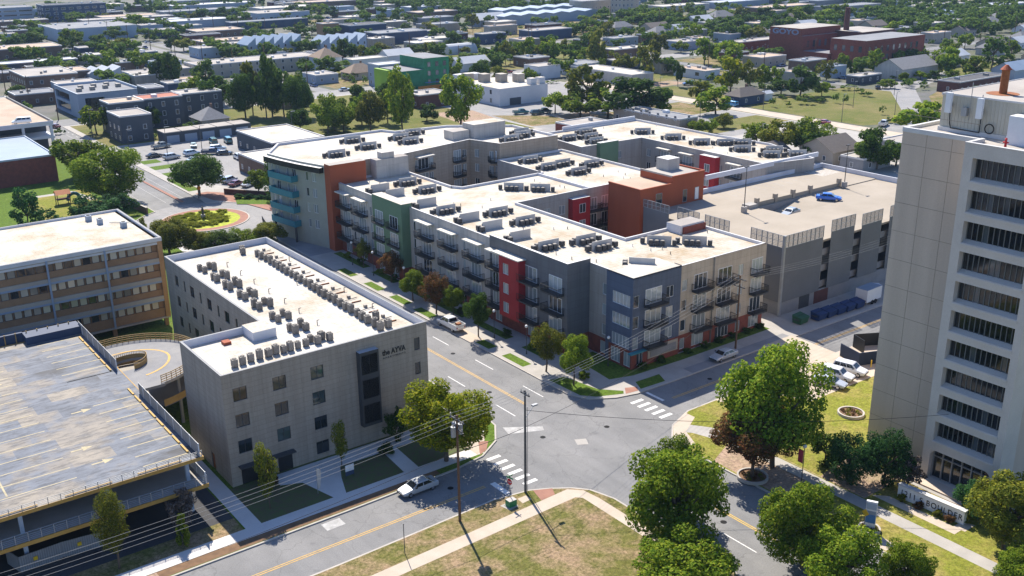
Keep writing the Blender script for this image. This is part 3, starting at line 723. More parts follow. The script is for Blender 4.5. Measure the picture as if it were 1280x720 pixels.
for z in (9.6, 6.45, 3.3): window(AP, (88.65, 120.6, z), AN_W, 1.5, 1.75, 2, 1, 'glass_blinds', 'white_frame')
# light grey stretch with three canopied stacks
gw = []
for z in FL + (.3,):
    for y in (149.8, 141.9, 134.2): gw.append((151.2 - y, z + .3, .75, 1.75))
for y in (145.6, 138.2, 130.7): gw.append((151.2 - y, .4, 2.4, 2.0, 3))
facade(AP, (90.2, 151.2), (90.2, 126.6), 0, Z, 'stucco_light', gw, base=(2.7, 'brick_red'), **WK)
for y in (145.6, 138.2, 130.7):
    for z in FL: balcony(AP, (90.2, y, z), AN_W, 4.4, 2.8)
    canopy(AP, (90.2, y, 12.2), AN_W, 4.6)
# green block
facade(AP, (88.5, 161.6), (88.5, 151.2), 0, 14.5, 'panel_green', [(161.6 - y, .4, 2.2, 2.0, 3) for y in (159, 154)], base=(2.7, 'brick_red'), label='sage green block standing forward on the avenue', **WK)
facade(AP, (88.5, 151.2), (90.6, 151.2), 0, 14.5, 'panel_green', base=(2.7, 'brick_red')); facade(AP, (90.6, 161.6), (88.5, 161.6), 0, 14.5, 'panel_green')
part('parapet', MB().box(88.52, 90.6, 151.22, 161.58, Z - .5, 14.5, 'panel_green', top='roof_white'), AP)
for y in (159.2, 154.0):
    for z in FL: balcony(AP, (88.5, y, z), AN_W, 3.6, 2.8, .7)
facade(AP, (89.2, 176), (89.2, 161.6), 0, Z, 'stucco_light', [(176 - y, z + .3, .8, 1.75) for y in (170.3, 163.6) for z in FL] + [(176 - y, .4, 2.4, 2., 3) for y in (173, 167)], base=(2.7, 'brick_red'), **WK)
for y in (173.2, 166.8):
    for z in FL: balcony(AP, (89.2, y, z), AN_W, 4.2, 2.8)
    canopy(AP, (89.2, y, 12.2), AN_W, 4.4)
# main roof with both courtyards left open
M = [(94.3, 97.8), (122, 97.8), (122, 113.4), (107, 113.4), (107, 141.8), (143.2, 141.8), (143.2, 173.2), (125.5, 173.2), (125.5, 158), (106.2, 158), (105, 160), (105, 178), (89.3, 178), (89.3, 161.6), (90.3, 161.6), (90.3, 107.4), (94.3, 107.4)]
roof_of(AP, M, Z - .45, Z, .3, 'roof_stained', 'coping_pale', 'parapet_white')
def cw(y0, ys): return [(abs(y - y0), z + .3, 1.5, 1.75, 2) for y in ys for z in FL]
for a, b, ws in (((122, 113.4), (107, 113.4), ()), ((107, 113.4), (107, 141.8), [(u, z + .3, 1.5, 1.75, 2) for u in (4, 9, 15, 20, 25) for z in FL]),
                 ((107, 141.8), (143.2, 141.8), [(u, z + .3, 1.5, 1.75, 2) for u in (3, 7, 10.5, 25, 31) for z in FL]),
                 ((143.2, 141.8), (143.2, 173.2), ()), ((125.5, 173.2), (125.5, 158), ()), ((125.5, 158), (106.2, 158), ()), ((106.2, 158), (105, 160), ()), ((105, 160), (105, 178), ())):
    facade(AP, a, b, 0, Z, 'panel_grey', ws, **WK)
part('parapet', MB().box(124.2, 124.5, 142.1, 157.7, Z - .45, Z + .05, 'parapet_white'), AP)
facade(AP, (124.5, 157.9), (125.2, 157.9), Z - .4, Z + .6, 'panel_grey')
rb = MB().box(119, 123.3, 140.5, 141.78, 2.5, Z - 1.2, 'red_panel', top='coping_pale'); part('bay', rb, AP, 'red bay projecting into the south courtyard')
for z in FL: window(AP, (121.4, 140.5, z + .3), 0, 1.5, 1.75, 2, 1, 'glass_blinds', 'white_frame', -.04)
for z in FL: balcony(AP, (125.0, 141.8, z), 0, 2.8, 2.2); balcony(AP, (128.4, 141.8, z), 0, 2.6, 2.2)
# rust coloured stair block and its little cube
part('wall', MB().box(126.1, 134.2, 130, 138.6, 0, 15.1, 'rust_panel', top='roof_tan').box(134.2, 142.6, 130, 138.6, 0, 16.4, 'rust_panel', top='roof_gravel'), AP, 'rust red stair tower between courtyard and garage')
part('parapet', MB().box(126.0, 134.2, 129.9, 130.2, 15.1, 15.4, 'rust_panel').box(126.0, 126.3, 130.2, 138.6, 15.1, 15.4, 'rust_panel').box(134.2, 142.7, 129.9, 130.2, 16.4, 16.7, 'rust_panel').box(134.2, 134.5, 130.2, 138.6, 16.4, 16.7, 'panel_grey').box(142.4, 142.7, 130.2, 138.6, 16.4, 16.7, 'rust_panel'), AP)
part('stair_head', MB().box(137.4, 140.6, 134.6, 137.6, 16.4, 18.6, 'stucco_light', top='coping_pale'), AP)
window(AP, (130.8, 130, 11.6), 0, 1.6, 2.4, 1, 1, 'glass_dark', 'grey_metal', -.05); window(AP, (137.6, 130, 11.3), 0, 1.1, 2.4, 1, 1, 'glass_dark', 'grey_metal', -.05); window(AP, (140.8, 130, 11.3), 0, 1.1, 2.4, 1, 1, 'lamp_glass', 'grey_metal', -.05)
part('wall', MB().box(138.6, 143.1, 138.6, 141.78, 0, Z + .6, 'panel_grey', top='roof_white'), AP)
# five storey wing, black eyebrow and teal balconies
T = [(87.6, 178.3), (96.6, 178.3), (105.2, 178.05), (124.4, 181.9), (126.8, 174), (142.3, 173.4), (142.3, 190), (130, 199.5), (117, 201), (115.5, 204.6), (90, 205), (83.8, 196.5), (84.5, 191), (85.7, 185)]
roof_of(AP, T, 16.5, 17, .35, 'roof_white', 'coping_pale', 'parapet_white')
F5 = (13.0, 9.8, 6.6, 3.4)
for i in range(len(T)):
    a, b = T[i], T[(i + 1) % len(T)]; L = math.dist(a, b); ws = ()
    if i in (2, 3): ws = [(u, z + .3, 1.2, 1.75, 2) for u in ((4, 8, 15.5, 18) if i == 2 else (2, 6)) for z in F5]
    if i == 11: ws = []
    if i in (12, 13, 11): ws = [(u, z + .3, 1.3 if q % 2 else .8, 1.8, 2 if q % 2 else 1) for q, u in enumerate([1.6 + 2.1 * k for k in range(int((L - 1.2) / 2.1))]) for z in F5]
    facade(AP, a, b, 0, 17, ('pale_green_wall' if i in (11, 12, 13) else 'stucco'), ws, **WK)
br = MB()
for a, b in (((83.8, 196.5), (84.5, 191)), ((84.5, 191), (85.7, 185)), ((85.7, 185), (87.5, 178.6))):
    v = Vector((b[0] - a[0], b[1] - a[1])).normalized(); nx, ny = -v.y * -1, v.x * -1
    q = [(a[0], a[1]), (a[0] - .9, a[1] - .25), (b[0] - .9, b[1] - .25), (b[0], b[1])]
    br.prism([(a[0] - .02, a[1]), (a[0] - .95, a[1] - .2), (b[0] - .95, b[1] - .2), (b[0] - .02, b[1])], 15.5, 16.6, 'black_metal', top='coping_pale', bottom=True)
part('eyebrow', br, AP)
for k, z in enumerate((12.9, 9.7, 6.5, 3.6)):
    t = MB(); a = (84.3, 194.2); b = (85.6, 186.2); q = 1.7
    pts = [(a[0], a[1]), (a[0] - q, a[1] - .1), (b[0] - q, b[1] - .3), (b[0], b[1])]
    t.prism(pts, z - .2, z, 'teal', bottom=True)
    for u, w in ((0, 1), (1, 2), (2, 3)): t.bar((*pts[u], z + .55), (*pts[w], z + .55), .06, 1.1, 'teal')
    part('balcony', t, AP, 'solid teal balcony on the rounded corner')
part('column', MB().tube((83.2, 193.6, 0), (83.2, 193.6, 3.4), .25, .25, 'dark_metal').tube((84.4, 186.6, 0), (84.4, 186.6, 3.4), .25, .25, 'dark_metal'), AP)
part('wall', MB().box(87.5, 95.4, 175.9, 178.25, 0, 17.4, 'rust_panel', top='roof_gravel'), AP, 'rust red slab at the end of the tall wing')
part('wall', MB().box(97.6, 105.0, 175.6, 178.0, 0, 17.1, 'stucco_light', top='roof_gravel').box(99.2, 102, 176, 177.9, 17.1, 18.3, 'stucco_light'), AP)
part('stair_head', MB().box(126.8, 135.4, 183.6, 188, 16.5, 19.6, 'stucco_light', top='roof_white').box(122.2, 126.6, 185, 188.6, 16.5, 18.4, 'stucco_light', top='roof_gravel'), AP)
balcony(AP, (110.6, 179.0, 12.9), .19, 4.6, 3); balcony(AP, (110.6, 179.0, 9.7), .19, 4.6, 3); canopy(AP, (110.6, 179.0, 15.6), .19, 4.6)
for z in (12.9, 9.7, 6.5): balcony(AP, (120.6, 181.1, z), .19, 2.8, 2.2)
for z in (12.9, 9.7, 6.5): balcony(AP, (126.5, 175.2, z), AN_W - .29, 2.2, 1.8)
# rear wing beyond the east courtyard
RW = [(148, 172), (166, 171.4), (166, 134.4), (178.5, 131.9), (183.6, 148), (182.2, 163), (182.2, 190.5), (150, 190.5)]
roof_of(AP, RW, Z - .45, Z, .35, 'roof_stained', 'coping_pale', 'parapet_white')
for i in range(len(RW)):
    a, b = RW[i], RW[(i + 1) % len(RW)]; L = math.dist(a, b)
    ws = [(u, z + .3, 1.3, 1.75, 2) for u in [2.5 + 4.4 * k for k in range(int((L - 3) / 4.4))] for z in FL] if i in (0, 1, 7) else ()
    facade(AP, a, b, 0, Z, 'panel_grey', ws, **WK)
gb = MB().box(152.5, 158, 170.6, 171.9, 0, Z + .5, 'panel_green', top='coping_pale'); part('bay', gb, AP, 'green bay facing the east courtyard')
rb = MB().box(164.4, 166, 147, 151.5, 2.6, Z - .6, 'red_panel', top='coping_pale'); part('bay', rb, AP, 'red bay facing the east courtyard')
for z in FL: window(AP, (164.4, 149.2, z + .3), AN_W, 1.5, 1.75, 2, 1, 'glass_blinds', 'white_frame', -.04)
for y in (163.5, 156.5, 142.5):
    for z in FL: balcony(AP, (166, y, z), AN_W, 3.6, 2.8)
    canopy(AP, (166, y, 12.3), AN_W, 3.8)
part('parapet', MB().box(147.6, 182.6, 134.0, 134.35, Z - .6, Z + .35, 'parapet_white'), AP); part('parapet', MB().box(158, 182, 190.55, 190.9, Z - .4, Z + .7, 'parapet_white'), AP)
# little penthouse on the south wing
part('stair_head', MB().box(116, 121.5, 110.2, 113.3, Z - .45, Z + 1.0, 'parapet_white', top='roof_gravel').box(116.5, 121.6, 109.9, 110.2, Z - .4, Z + .7, 'brick_red'), AP)
sp = MB()
for k in range(70):
    x, y = random.choice([(random.uniform(94, 121), random.uniform(99, 113)), (random.uniform(92, 106), random.uniform(108, 177)), (random.uniform(108, 142), random.uniform(143, 157)), (random.uniform(127, 142), random.uniform(143, 172)), (random.uniform(168, 181), random.uniform(136, 189))])
    sp.tube((x, y, Z - .45), (x, y, Z + .0), .07, .06, random.choice(['unit_dark', 'grey_metal', 'white_metal']), 6)
part('vent_pipe', sp, AP)

# condenser banks: a screen panel with condensers set along it
bank0 = thing('condenser_bank', 'x', 'condenser bank')
pm = MB().box(-1.9, 1.9, -.06, .06, 0, 1.45, 'screen_panel')
for k in range(5): pm.box(-1.85 + k * .9, -1.79 + k * .9, .06, .3, 0, 1.1, 'grey_metal')
part('screen', pm, bank0)
um = MB().box(-.34, .34, -.34, .34, .12, .88, 'unit_dark').tube((0, 0, .88), (0, 0, .93), .27, .27, 'unit_metal', 12)
for k in range(5): um.box(-.35, .35, -.35, .35, .2 + .14 * k, .24 + .14 * k, 'dark_metal')
ume = um.mesh('condenser')
for (x, y) in ((-1.2, -.75), (-.3, -.75), (.6, -.75), (-1.6, .75), (-2.6, .2), (2.4, -.2)): link('condenser', ume, bank0, (x, y, 0))
bank1 = thing('condenser_bank', 'x', 'condenser bank')
for c in [q for q in bank0.children if q.name.startswith('screen')]: d = c.copy(); COL.objects.link(d); d.parent = bank1
for (x, y) in ((-1.1, .75), (-.2, .75), (.7, .75), (-2.5, .3), (-2.4, -.7)): link('condenser', ume, bank1, (x, y, 0))
used = {0: False, 1: False}
def bank(kind, x, y, rz, z, lab):
    src = (bank0, bank1)[kind]
    if not used[kind]:
        used[kind] = True; src.location = (x, y, z); src.rotation_euler = (0, 0, rz); src['label'] = lab; src['group'] = 'condenser banks on the apartment roof'
    else: dup(src, (x, y, z), rz, lab, 'condenser banks on the apartment roof')
zr = Z - .45
wst = [(94.7, 116.7), (94.5, 123.6), (94.5, 131.2), (94.4, 137.7), (94, 144.4), (94, 150.6), (93.2, 160.3), (93, 165.5)]
for k, (x, y) in enumerate(wst): bank(1 if k % 4 else 0, x, y + .8, R(-4), zr, '%s condenser bank from the front in the row nearest the avenue' % ORD(k + 1))
inr = [(101.2, 116.2), (101, 112.2), (100.6, 131), (100.4, 138.4), (99.6, 160), (99.8, 167.4)]
for k, (x, y) in enumerate(sorted(inr, key=lambda q: q[1])): bank(0, x, y, R(-4), zr, '%s condenser bank from the front in the inner row of the avenue wing' % ORD(k + 1))
for k, (x, y) in enumerate(((99.6, 101.9), (109.6, 108.5), (113.8, 105.0))): bank(0 if k else 1, x, y, R(-50), zr, '%s condenser bank from the left on the roof of the side street wing' % ORD(k + 1))
for k, (x, y) in enumerate(((113.2, 151), (116.6, 147.2), (131.5, 153.5), (129.6, 160.8), (133.8, 161.4), (130.6, 168.2), (138.2, 157.2))): bank(0, x, y, R(-45 if k < 2 else -4), zr, '%s condenser bank from the left on the roof between the courtyards' % ORD(k + 1))
for k, (x, y) in enumerate(((94.6, 186.5), (103.5, 189.2), (104.2, 197.4), (113.5, 188.4), (114, 193.4), (119, 196.4), (136.6, 178.5), (138.3, 181.4), (131.8, 176.4))): bank(0, x, y, R(-6), 16.5, '%s condenser bank on the white roof of the tall wing' % ORD(k + 1))
for k, (x, y) in enumerate(((152.5, 181.5), (157.6, 179.6), (160.6, 185), (155, 174.8), (171, 176.2), (171.6, 166.6), (172.4, 158.4), (176, 154.6), (173.6, 147.4), (179, 152), (178.2, 142.4), (174, 139.6), (178.6, 136.4))): bank(0, x, y, R(-35 if x > 165 else -8), zr, '%s condenser bank on the roof of the rear wing' % ORD(k + 1))
# ------------------------------------------------------------------ the resident garage with metal screens
GA = thing('parking_garage', 'grey parking garage with tall metal mesh screens beside the apartment complex', 'parking garage')
gx0, gx1, gy0, gy1, gz = 127.5, 183, 98.6, 133.4, 11.0
for z in (2.9, 5.7, 8.5): part('floor_slab', MB().box(gx0 + .3, gx1, gy0 + .4, gy1 - 4, z - .3, z, 'concrete_grey').box(gx0 + .3, gx1, gy0 + .35, gy0 + .5, z, z + .9, 'concrete_grey'), GA)
part('deck', MB().box(gx0 + .3, gx1, gy0 + .3, 112.5, gz - .35, gz, 'deck_concrete').box(gx0 + .3, 146, 112.5, gy1, gz - .35, gz, 'deck_concrete').box(146, gx1, 119.4, gy1, gz - .35, gz, 'deck_concrete').box(158, gx1, 112.5, 119.4, gz - .5, gz - .15, 'deck_concrete'), GA)
rp = MB(); rp.face([(146, 112.5, gz - 2.2), (158, 112.5, gz - .15), (158, 119.4, gz - .15), (146, 119.4, gz - 2.2)], 'deck_concrete'); rp.box(146, 158, 119.35, 119.5, gz - 2.5, gz - .02, 'concrete_grey'); part('ramp', rp, GA)
part('column', MB().box(138.1, 138.6, gy0 + .6, gy0 + 1.1, 0, gz - .35, 'concrete').box(146.5, 147, gy0 + .6, gy0 + 1.1, 0, gz - .35, 'concrete').box(154.3, 154.8, gy0 + .6, gy0 + 1.1, 0, gz - .35, 'concrete').box(163, 163.5, gy0 + .6, gy0 + 1.1, 0, gz - .35, 'concrete'), GA)
part('wall', MB().box(gx0, gx1, gy0 - .05, gy0 + .3, 0, 2.45, 'concrete_grey').box(gx0, gx0 + .3, gy0 + .3, gy1 - 4, 0, 2.5, 'concrete_grey').box(gx0 + .6, gx1, gy1 - .5, gy1 - .2, 0, gz + .9, 'parapet_white').box(gx1 - .4, gx1 - .1, gy0 + 1, gy1 - .5, 0, gz + .9, 'parapet_white').box(gx0 + 8, gx0 + 8.3, gy0 + 8, gy1 - 1, 0, gz - .4, 'concrete_grey'), GA)
part('service_door', MB().box(132.6, 135.2, gy0 - .1, gy0 - .05, .05, 2.3, 'dark_metal').box(136.5, 140.2, gy0 - .1, gy0 - .05, .05, 2.3, 'brick_dark'), GA)
def screen(p0, p1, z0, z1, lat=2.0):
    p0 = Vector((*p0, 0)); p1 = Vector((*p1, 0)); d = (p1 - p0); L = d.length; d.normalize()
    mb = MB(); zz = z1 - lat
    k = max(1, round(L / 1.15))
    mb.bar(p0 + Vector((0, 0, (z0 + zz) / 2)), p1 + Vector((0, 0, (z0 + zz) / 2)), .06, zz - z0, 'mesh_grey')
    for i in range(k + 1):
        q = p0 + d * (L * i / k); mb.box(q.x - .045, q.x + .045, q.y - .06, q.y + .06, zz, z1, 'grey_metal')
    for z in (z1, zz + lat * .5, zz): mb.bar(p0 + Vector((0, 0, z)), p1 + Vector((0, 0, z)), .07, .07, 'grey_metal')
    n = int(L / .16)
    for i in range(n):
        q = p0 + d * (L * (i + .5) / n); mb.box(q.x - .022, q.x + .022, q.y - .022, q.y + .022, zz, z1, 'mesh_grey', bottom=False)
    for j in range(1, 8): 
        z = zz + lat * j / 8; mb.bar(p0 + Vector((0, 0, z)), p1 + Vector((0, 0, z)), .025, .025, 'mesh_grey')
    part('mesh_screen', mb, GA)
for a, b, zt in ((127.3, 137.2, 13.75), (139.3, 145.6, 14.3), (147.7, 153.4, 13.9), (155.7, 162.4, 14.0), (164.4, 171, 14.), (173, 182.6, 14.)): screen((a, gy0 - .3), (b, gy0 - .3), 2.45, zt)
for a, b in ((98.4, 105.1), (109.8, 115.2), (116.6, 121.7)): screen((gx0 - .25, a), (gx0 - .25, b), 2.5, 13.75)
screen((gx0 - .9, 123.2), (gx0 - .9, 129.6), 2.5, 13.7, 1.4)
part('corner_post', MB().box(127.1, 127.5, 98.1, 98.5, 0, 13.8, 'grey_metal'), GA)
for x in (146, 151.2, 156.4, 161.6, 170.6):
    part('pier', MB().box(x, x + .7, 119.7, 120.4, gz, gz + 1.6, 'deck_concrete'), GA)
part('kerb_wall', MB().box(146.8, 171, 119.9, 120.15, gz, gz + .8, 'deck_concrete').box(143.6, 146, 119.4, 121.2, gz, gz + .7, 'concrete'), GA)
ln = MB()
for k in range(18): ln.face([(130 + 2.75 * k, 127.2, gz + .006), (130.1 + 2.75 * k, 127.2, gz + .006), (130.1 + 2.75 * k, 132, gz + .006), (130 + 2.75 * k, 132, gz + .006)], 'worn_white')
for k in range(8): ln.face([(176 + .9 * k, 127.5, gz + .006), (176.25 + .9 * k, 127.5, gz + .006), (176.25 + .9 * k, 132.5, gz + .006), (176 + .9 * k, 132.5, gz + .006)], 'white_paint')
part('bay_lines', ln, GA)
for (x, y, s) in ((141.2, 118.6, 'at the near end of the ramp wall'), (171.2, 118.9, 'at the far end of the ramp wall')):
    t = thing('lamp_post', 'thin dark lamp post on the garage roof ' + s, 'lamp post', (x, y, gz), 0, 'lamp posts on the garage roof')
    part('base', MB().box(-.4, .4, -.4, .4, 0, 1.1, 'concrete'), t); part('pole', MB().tube((0, 0, 1.1), (0, 0, 8.4), .09, .06, 'dark_metal'), t); part('lamp_head', MB().box(-.5, .5, -.15, .15, 8.4, 8.55, 'dark_metal'), t)

# ------------------------------------------------------------------ the office tower on the right
TW = thing('office_tower', 'tall beige concrete office tower with recessed bands of dark windows', 'building')
tz = 38.9
mb = MB()
mb.box(102.3, 132, 46.9, 64.2, 0, tz - .5, 'tower_concrete')
part('wall', mb, TW)
jm = MB()
for k in range(0, 12):
    z = 3.7 + k * 3.33; jm.box(102.285, 102.3, 55.3, 64.2, z, z + .05, 'joint')
for k, y in enumerate((58.2, 61.2)): jm.box(102.287, 102.3, y, y + .045, 0, tz - .5, 'joint')
part('panel_joints', jm, TW)
# ribbed frame standing forward, with openings
fr_ = MB(); ops = []
L0 = 55.2
for k in range(10):
    zs = 5.1 + 3.33 * k; ops.append((L0 - 54.2, L0 - 47.1, zs, zs + 2.35))
ops.append((L0 - 54.3, L0 - 47.2, .3, 3.9))
wall_holes(fr_, (99.5, 55.2), (99.5, 46.3), 0, tz, ops, 'tower_frame', 1.0)
fr_.face([(99.5, 46.3, 0), (102.5, 46.3, 0), (102.5, 46.3, tz), (99.5, 46.3, tz)], 'tower_frame')
fr_.face([(102.5, 55.2, 0), (99.5, 55.2, 0), (99.5, 55.2, tz), (102.5, 55.2, tz)], 'tower_frame')
part('frame', fr_, TW)
for k in range(10):
    zs = 5.1 + 3.33 * k
    sl = MB(); sl.prism([(0, 0), (1, 0), (1, 1), (0, 1)], 0, 0, 'tower_frame') if False else None
    sl.v += [(99.42, 54.25, zs - .35), (99.42, 47.05, zs - .35), (99.42, 54.25, zs - .1), (99.42, 47.05, zs - .1), (100.5, 54.25, zs + .28), (100.5, 47.05, zs + .28), (100.5, 54.25, zs - .35), (100.5, 47.05, zs - .35)]
    for f in ((0, 1, 3, 2), (2, 3, 5, 4), (0, 2, 4, 6), (1, 7, 5, 3), (0, 6, 7, 1)): sl.f.append(f); sl.m.append(sl.mi('tower_frame'))
    part('sill', sl, TW)
    w = MB()
    for j in range(13):
        y = 47.15 + j * (7.0 / 12); w.box(100.3, 100.42, y - .03, y + .03, zs + .15, zs + 2.35, 'tower_mullion')
    wo = part('window_band', w, TW)
    for j in range(12):
        y = 47.15 + j * (7.0 / 12)
        key = 'towerpane'
        if key not in WIN: WIN[key] = MB().box(0, .03, .05, .535, 0, 2.2, 'glass_tower').mesh('pane')
        link('pane', WIN[key], wo, (100.4, y, zs + .15))
ew = MB()
for j in range(7):
    y = 47.3 + j * (6.9 / 6); ew.box(100.1, 100.35, y - .06, y + .06, .3, 3.9, 'grey_metal')
ew.box(100.12, 100.33, 47.3, 54.2, 2.9, 3.0, 'grey_metal')
eo = part('entrance_glazing', ew, TW); part('pane', MB().box(100.34, 100.4, 47.2, 54.3, .3, 3.9, 'glass_dark'), eo)
part('plinth', MB().box(97.6, 99.5, 46.4, 55.0, 0, .3, 'tower_concrete'), TW)
cr = MB()
for y, s in ((54.3, -1), (47.2, 1)):
    cr.prism([(0, 0)], 0, 0, 'tower_frame') if False else None
    for i in range(6):
        a0 = PI / 2 * i / 6; a1 = PI / 2 * (i + 1) / 6; r = .8
        c = (y + s * r, 3.9 - r)
        P0 = (c[0] - s * r * math.cos(a0), c[1] + r * math.sin(a0)); P1 = (c[0] - s * r * math.cos(a1), c[1] + r * math.sin(a1))
        cr.face([(99.53, P0[0], P0[1]), (99.53, P1[0], P1[1]), (99.53, y, 3.9)], 'tower_frame'); cr.face([(99.53, P0[0], P0[1]), (100.3, P0[0], P0[1]), (100.3, P1[0], P1[1]), (99.53, P1[0], P1[1])], 'tower_frame')
part('arch_corner', cr, TW)
part('coping', MB().box(102.25, 102.65, 55.2, 64.25, tz - .5, tz, 'coping_pale').box(102.65, 131.6, 63.85, 64.25, tz - .5, tz, 'coping_pale').box(99.46, 99.9, 46.25, 55.25, tz, tz + .06, 'coping_pale').box(99.9, 102.65, 54.85, 55.25, tz - .4, tz + .055, 'coping_pale'), TW)
part('roof', MB().box(102.65, 131.5, 46.9, 63.85, tz - .6, tz - .35, 'roof_gravel').box(99.9, 102.65, 46.3, 54.85, tz - .6, tz - .352, 'roof_gravel'), TW)
ph = MB().box(105.4, 131, 46.8, 61.8, tz - .35, tz + 3.7, 'cream_wall', top='roof_gravel')
for k in range(37): ph.box(105.36, 105.4, 46.9 + .4 * k, 46.98 + .4 * k, tz - .3, tz + 3.6, 'cream_wall')
ph.box(105.2, 105.42, 46.8, 61.85, tz - .35, tz + .1, 'coping_pale'); ph.box(105.3, 131, 61.8, 61.9, tz + 3.5, tz + 3.78, 'coping_pale').box(105.3, 105.4, 46.8, 61.8, tz + 3.58, tz + 3.78, 'coping_pale')
part('penthouse', ph, TW, 'cream ribbed metal rooftop machine room')
part('equipment_cabinet', MB().box(103.3, 105.0, 47.0, 53.0, tz - .35, tz + 2.6, 'white_metal', top='white_plain'), TW)
part('flue', MB().tube((109.7, 57.4, tz + 3.7), (109.7, 57.4, tz + 6.3), .42, .42, 'rust', 14).tube((109.7, 57.4, tz + 6.3), (109.7, 57.4, tz + 6.8), .62, .16, 'rust_panel', 14).tube((109.7, 57.4, tz + 3.7), (109.7, 57.4, tz + 3.73), 1.7, 1.7, 'rust', 16), TW, 'rusty flue with conical cap')
part('duct', MB().tube((116, 48, tz + 5.4), (116, 57, tz + 5.4), .8, .8, 'metal_roof', 14).box(114.5, 117.6, 48, 57, tz + 3.7, tz + 4.7, 'grey_metal').box(112.6, 113.6, 53.6, 54.4, tz + 3.7, tz + 5.0, 'white_metal'), TW)
def antenna(y, zz):
    a = MB().tube((104.95, y, zz - 1.0), (104.95, y, zz + 1.7), .05, .05, 'grey_metal', 6)
    a.box(104.5, 104.85, y - .32, y + .32, zz - .8, zz + 1.35, 'white_metal'); a.box(105.0, 105.3, y - .1, y + .1, zz - .2, zz + .2, 'dark_metal')
    part('antenna', a, TW)
antenna(60.6, tz + 2.6); antenna(57.0, tz + 2.4)
part('antenna_box', MB().box(104.9, 105.3, 58.6, 59.2, tz + 1.6, tz + 2.5, 'grey_metal').tube((105.2, 58.4, tz + 1.2), (105.2, 58.4, tz + 5.2), .04, .04, 'grey_metal', 6), TW)
cb = MB()
cp = [(60.6, 1.8), (60.5, .6), (60.3, .1), (57.0, .05), (57.0, 1.6)]
for (a, b) in zip(cp, cp[1:]): cb.tube((105.15, a[0], tz + a[1]), (105.15, b[0], tz + b[1]), .06, .06, 'black_metal', 6)
for i in range(14):
    a0 = 2 * PI * i / 14; a1 = 2 * PI * (i + 1) / 14; cb.tube((105.1, 55.9 + .5 * math.cos(a0), tz + .6 + .5 * math.sin(a0)), (105.1, 55.9 + .5 * math.cos(a1), tz + .6 + .5 * math.sin(a1)), .06, .06, 'black_metal', 6)
part('cable_loop', cb, TW)
part('hydrant', MB().tube((101.8, 52.2, tz - .35), (101.8, 52.2, tz + .5), .13, .11, 'sign_red', 10).tube((101.8, 52.5, tz + .15), (101.8, 51.9, tz + .15), .08, .08, 'sign_red', 8).tube((101.8, 52.2, tz + .5), (101.8, 52.2, tz + .62), .16, .05, 'sign_red', 10), TW, 'small red standpipe on the roof edge')

# ------------------------------------------------------------------ the banded office block on the left
OF = thing('office_block', 'long ochre office block with strip windows and stained white roof above the parking ramp', 'building')
oz, ox0, ox1, oy0, oy1 = 14.6, -24., 47.9, 156.7, 178.6
wn = {}
for i, zt in enumerate((13.75, 10.6, 7.45, 4.35)):
    part('slab_band', MB().box(ox0, ox1 - .75, oy0 - .25, oy0 + .2, zt + .1, zt + 1.0 if i else oz - .25, 'tan_wall').box(ox0, ox1 - .75, oy0 - .27, oy0 - .25, zt + .12, zt + .42, 'coping_pale' if i == 0 else 'bluegrey_wall'), OF)
    sp_ = MB(); z0 = zt - 1.1; zb = (10.6, 7.45, 4.35, 1.6)[i] + (1.0 if i < 3 else .2)
    part('spandrel', MB().box(ox0, ox1 - .75, oy0, oy0 + .2, zb, z0, 'ochre_brick'), OF)
    pm_ = MB(); k = 0; x = ox1 - 1.6
    part('pier_row', MB().box(ox0, ox1 - .75, oy0 + .25, oy0 + .4, z0, zt + .1, 'ochre_brick'), OF)
    while x > 4:
        window(OF, (x - .55, oy0 + .12, z0), 0, 1.06, 1.14, 1, 1, 'glass_office', 'dark_metal', -.02, .05); x -= 1.33; k += 1
part('soffit', MB().box(ox0, ox1 - .05, oy0 - .3, oy1, 1.5, 1.75, 'tan_wall'), OF)
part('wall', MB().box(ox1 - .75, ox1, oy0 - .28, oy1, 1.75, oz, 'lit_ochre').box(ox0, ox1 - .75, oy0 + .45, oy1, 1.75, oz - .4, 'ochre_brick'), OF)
part('column', MB().box(ox1 - .9, ox1 - .3, oy0 + .2, oy0 + .8, 0, 1.5, 'ochre_brick').box(38.8, 39.4, oy0 + .2, oy0 + .8, 0, 1.5, 'ochre_brick').box(30.4, 31, oy0 + .2, oy0 + .8, 0, 1.5, 'ochre_brick').box(2, 46, oy0 + 6, oy0 + 6.4, 0, 1.5, 'dark_wall'), OF)
for x in (39.1, 30.7, 22.3, 13.9): part('mullion', MB().box(x - .14, x + .14, oy0 - .42, oy0 - .27, 1.6, oz - .2, 'bluegrey_wall'), OF)
OP = [(ox0, oy0 - .3), (ox1 + .02, oy0 - .3), (ox1 + .02, oy1), (ox0, oy1)]
roof_of(OF, OP, oz, oz + .35, .35, 'roof_stained', 'coping', 'parapet_white')
part('fascia', MB().box(ox0, ox1 + .02, oy0 - .34, oy0 - .3, oz - .25, oz + .35, 'coping_pale'), OF)
for (x, y, a) in ((41.6, 174.4, .8), (42.6, 171.2, .7), (45.0, 166.6, .8)): part('roof_unit', MB().box(x, x + a, y, y + 1.2, oz, oz + .9, 'bluegrey_wall').tube((x + .4, y + .6, oz + .9), (x + .4, y + .6, oz + 1.0), .3, .3, 'unit_fan', 10), OF)
part('roof_pipe', MB().tube((44.2, 171, oz + .2), (47.4, 168.6, oz + .2), .06, .06, 'grey_metal', 6), OF)

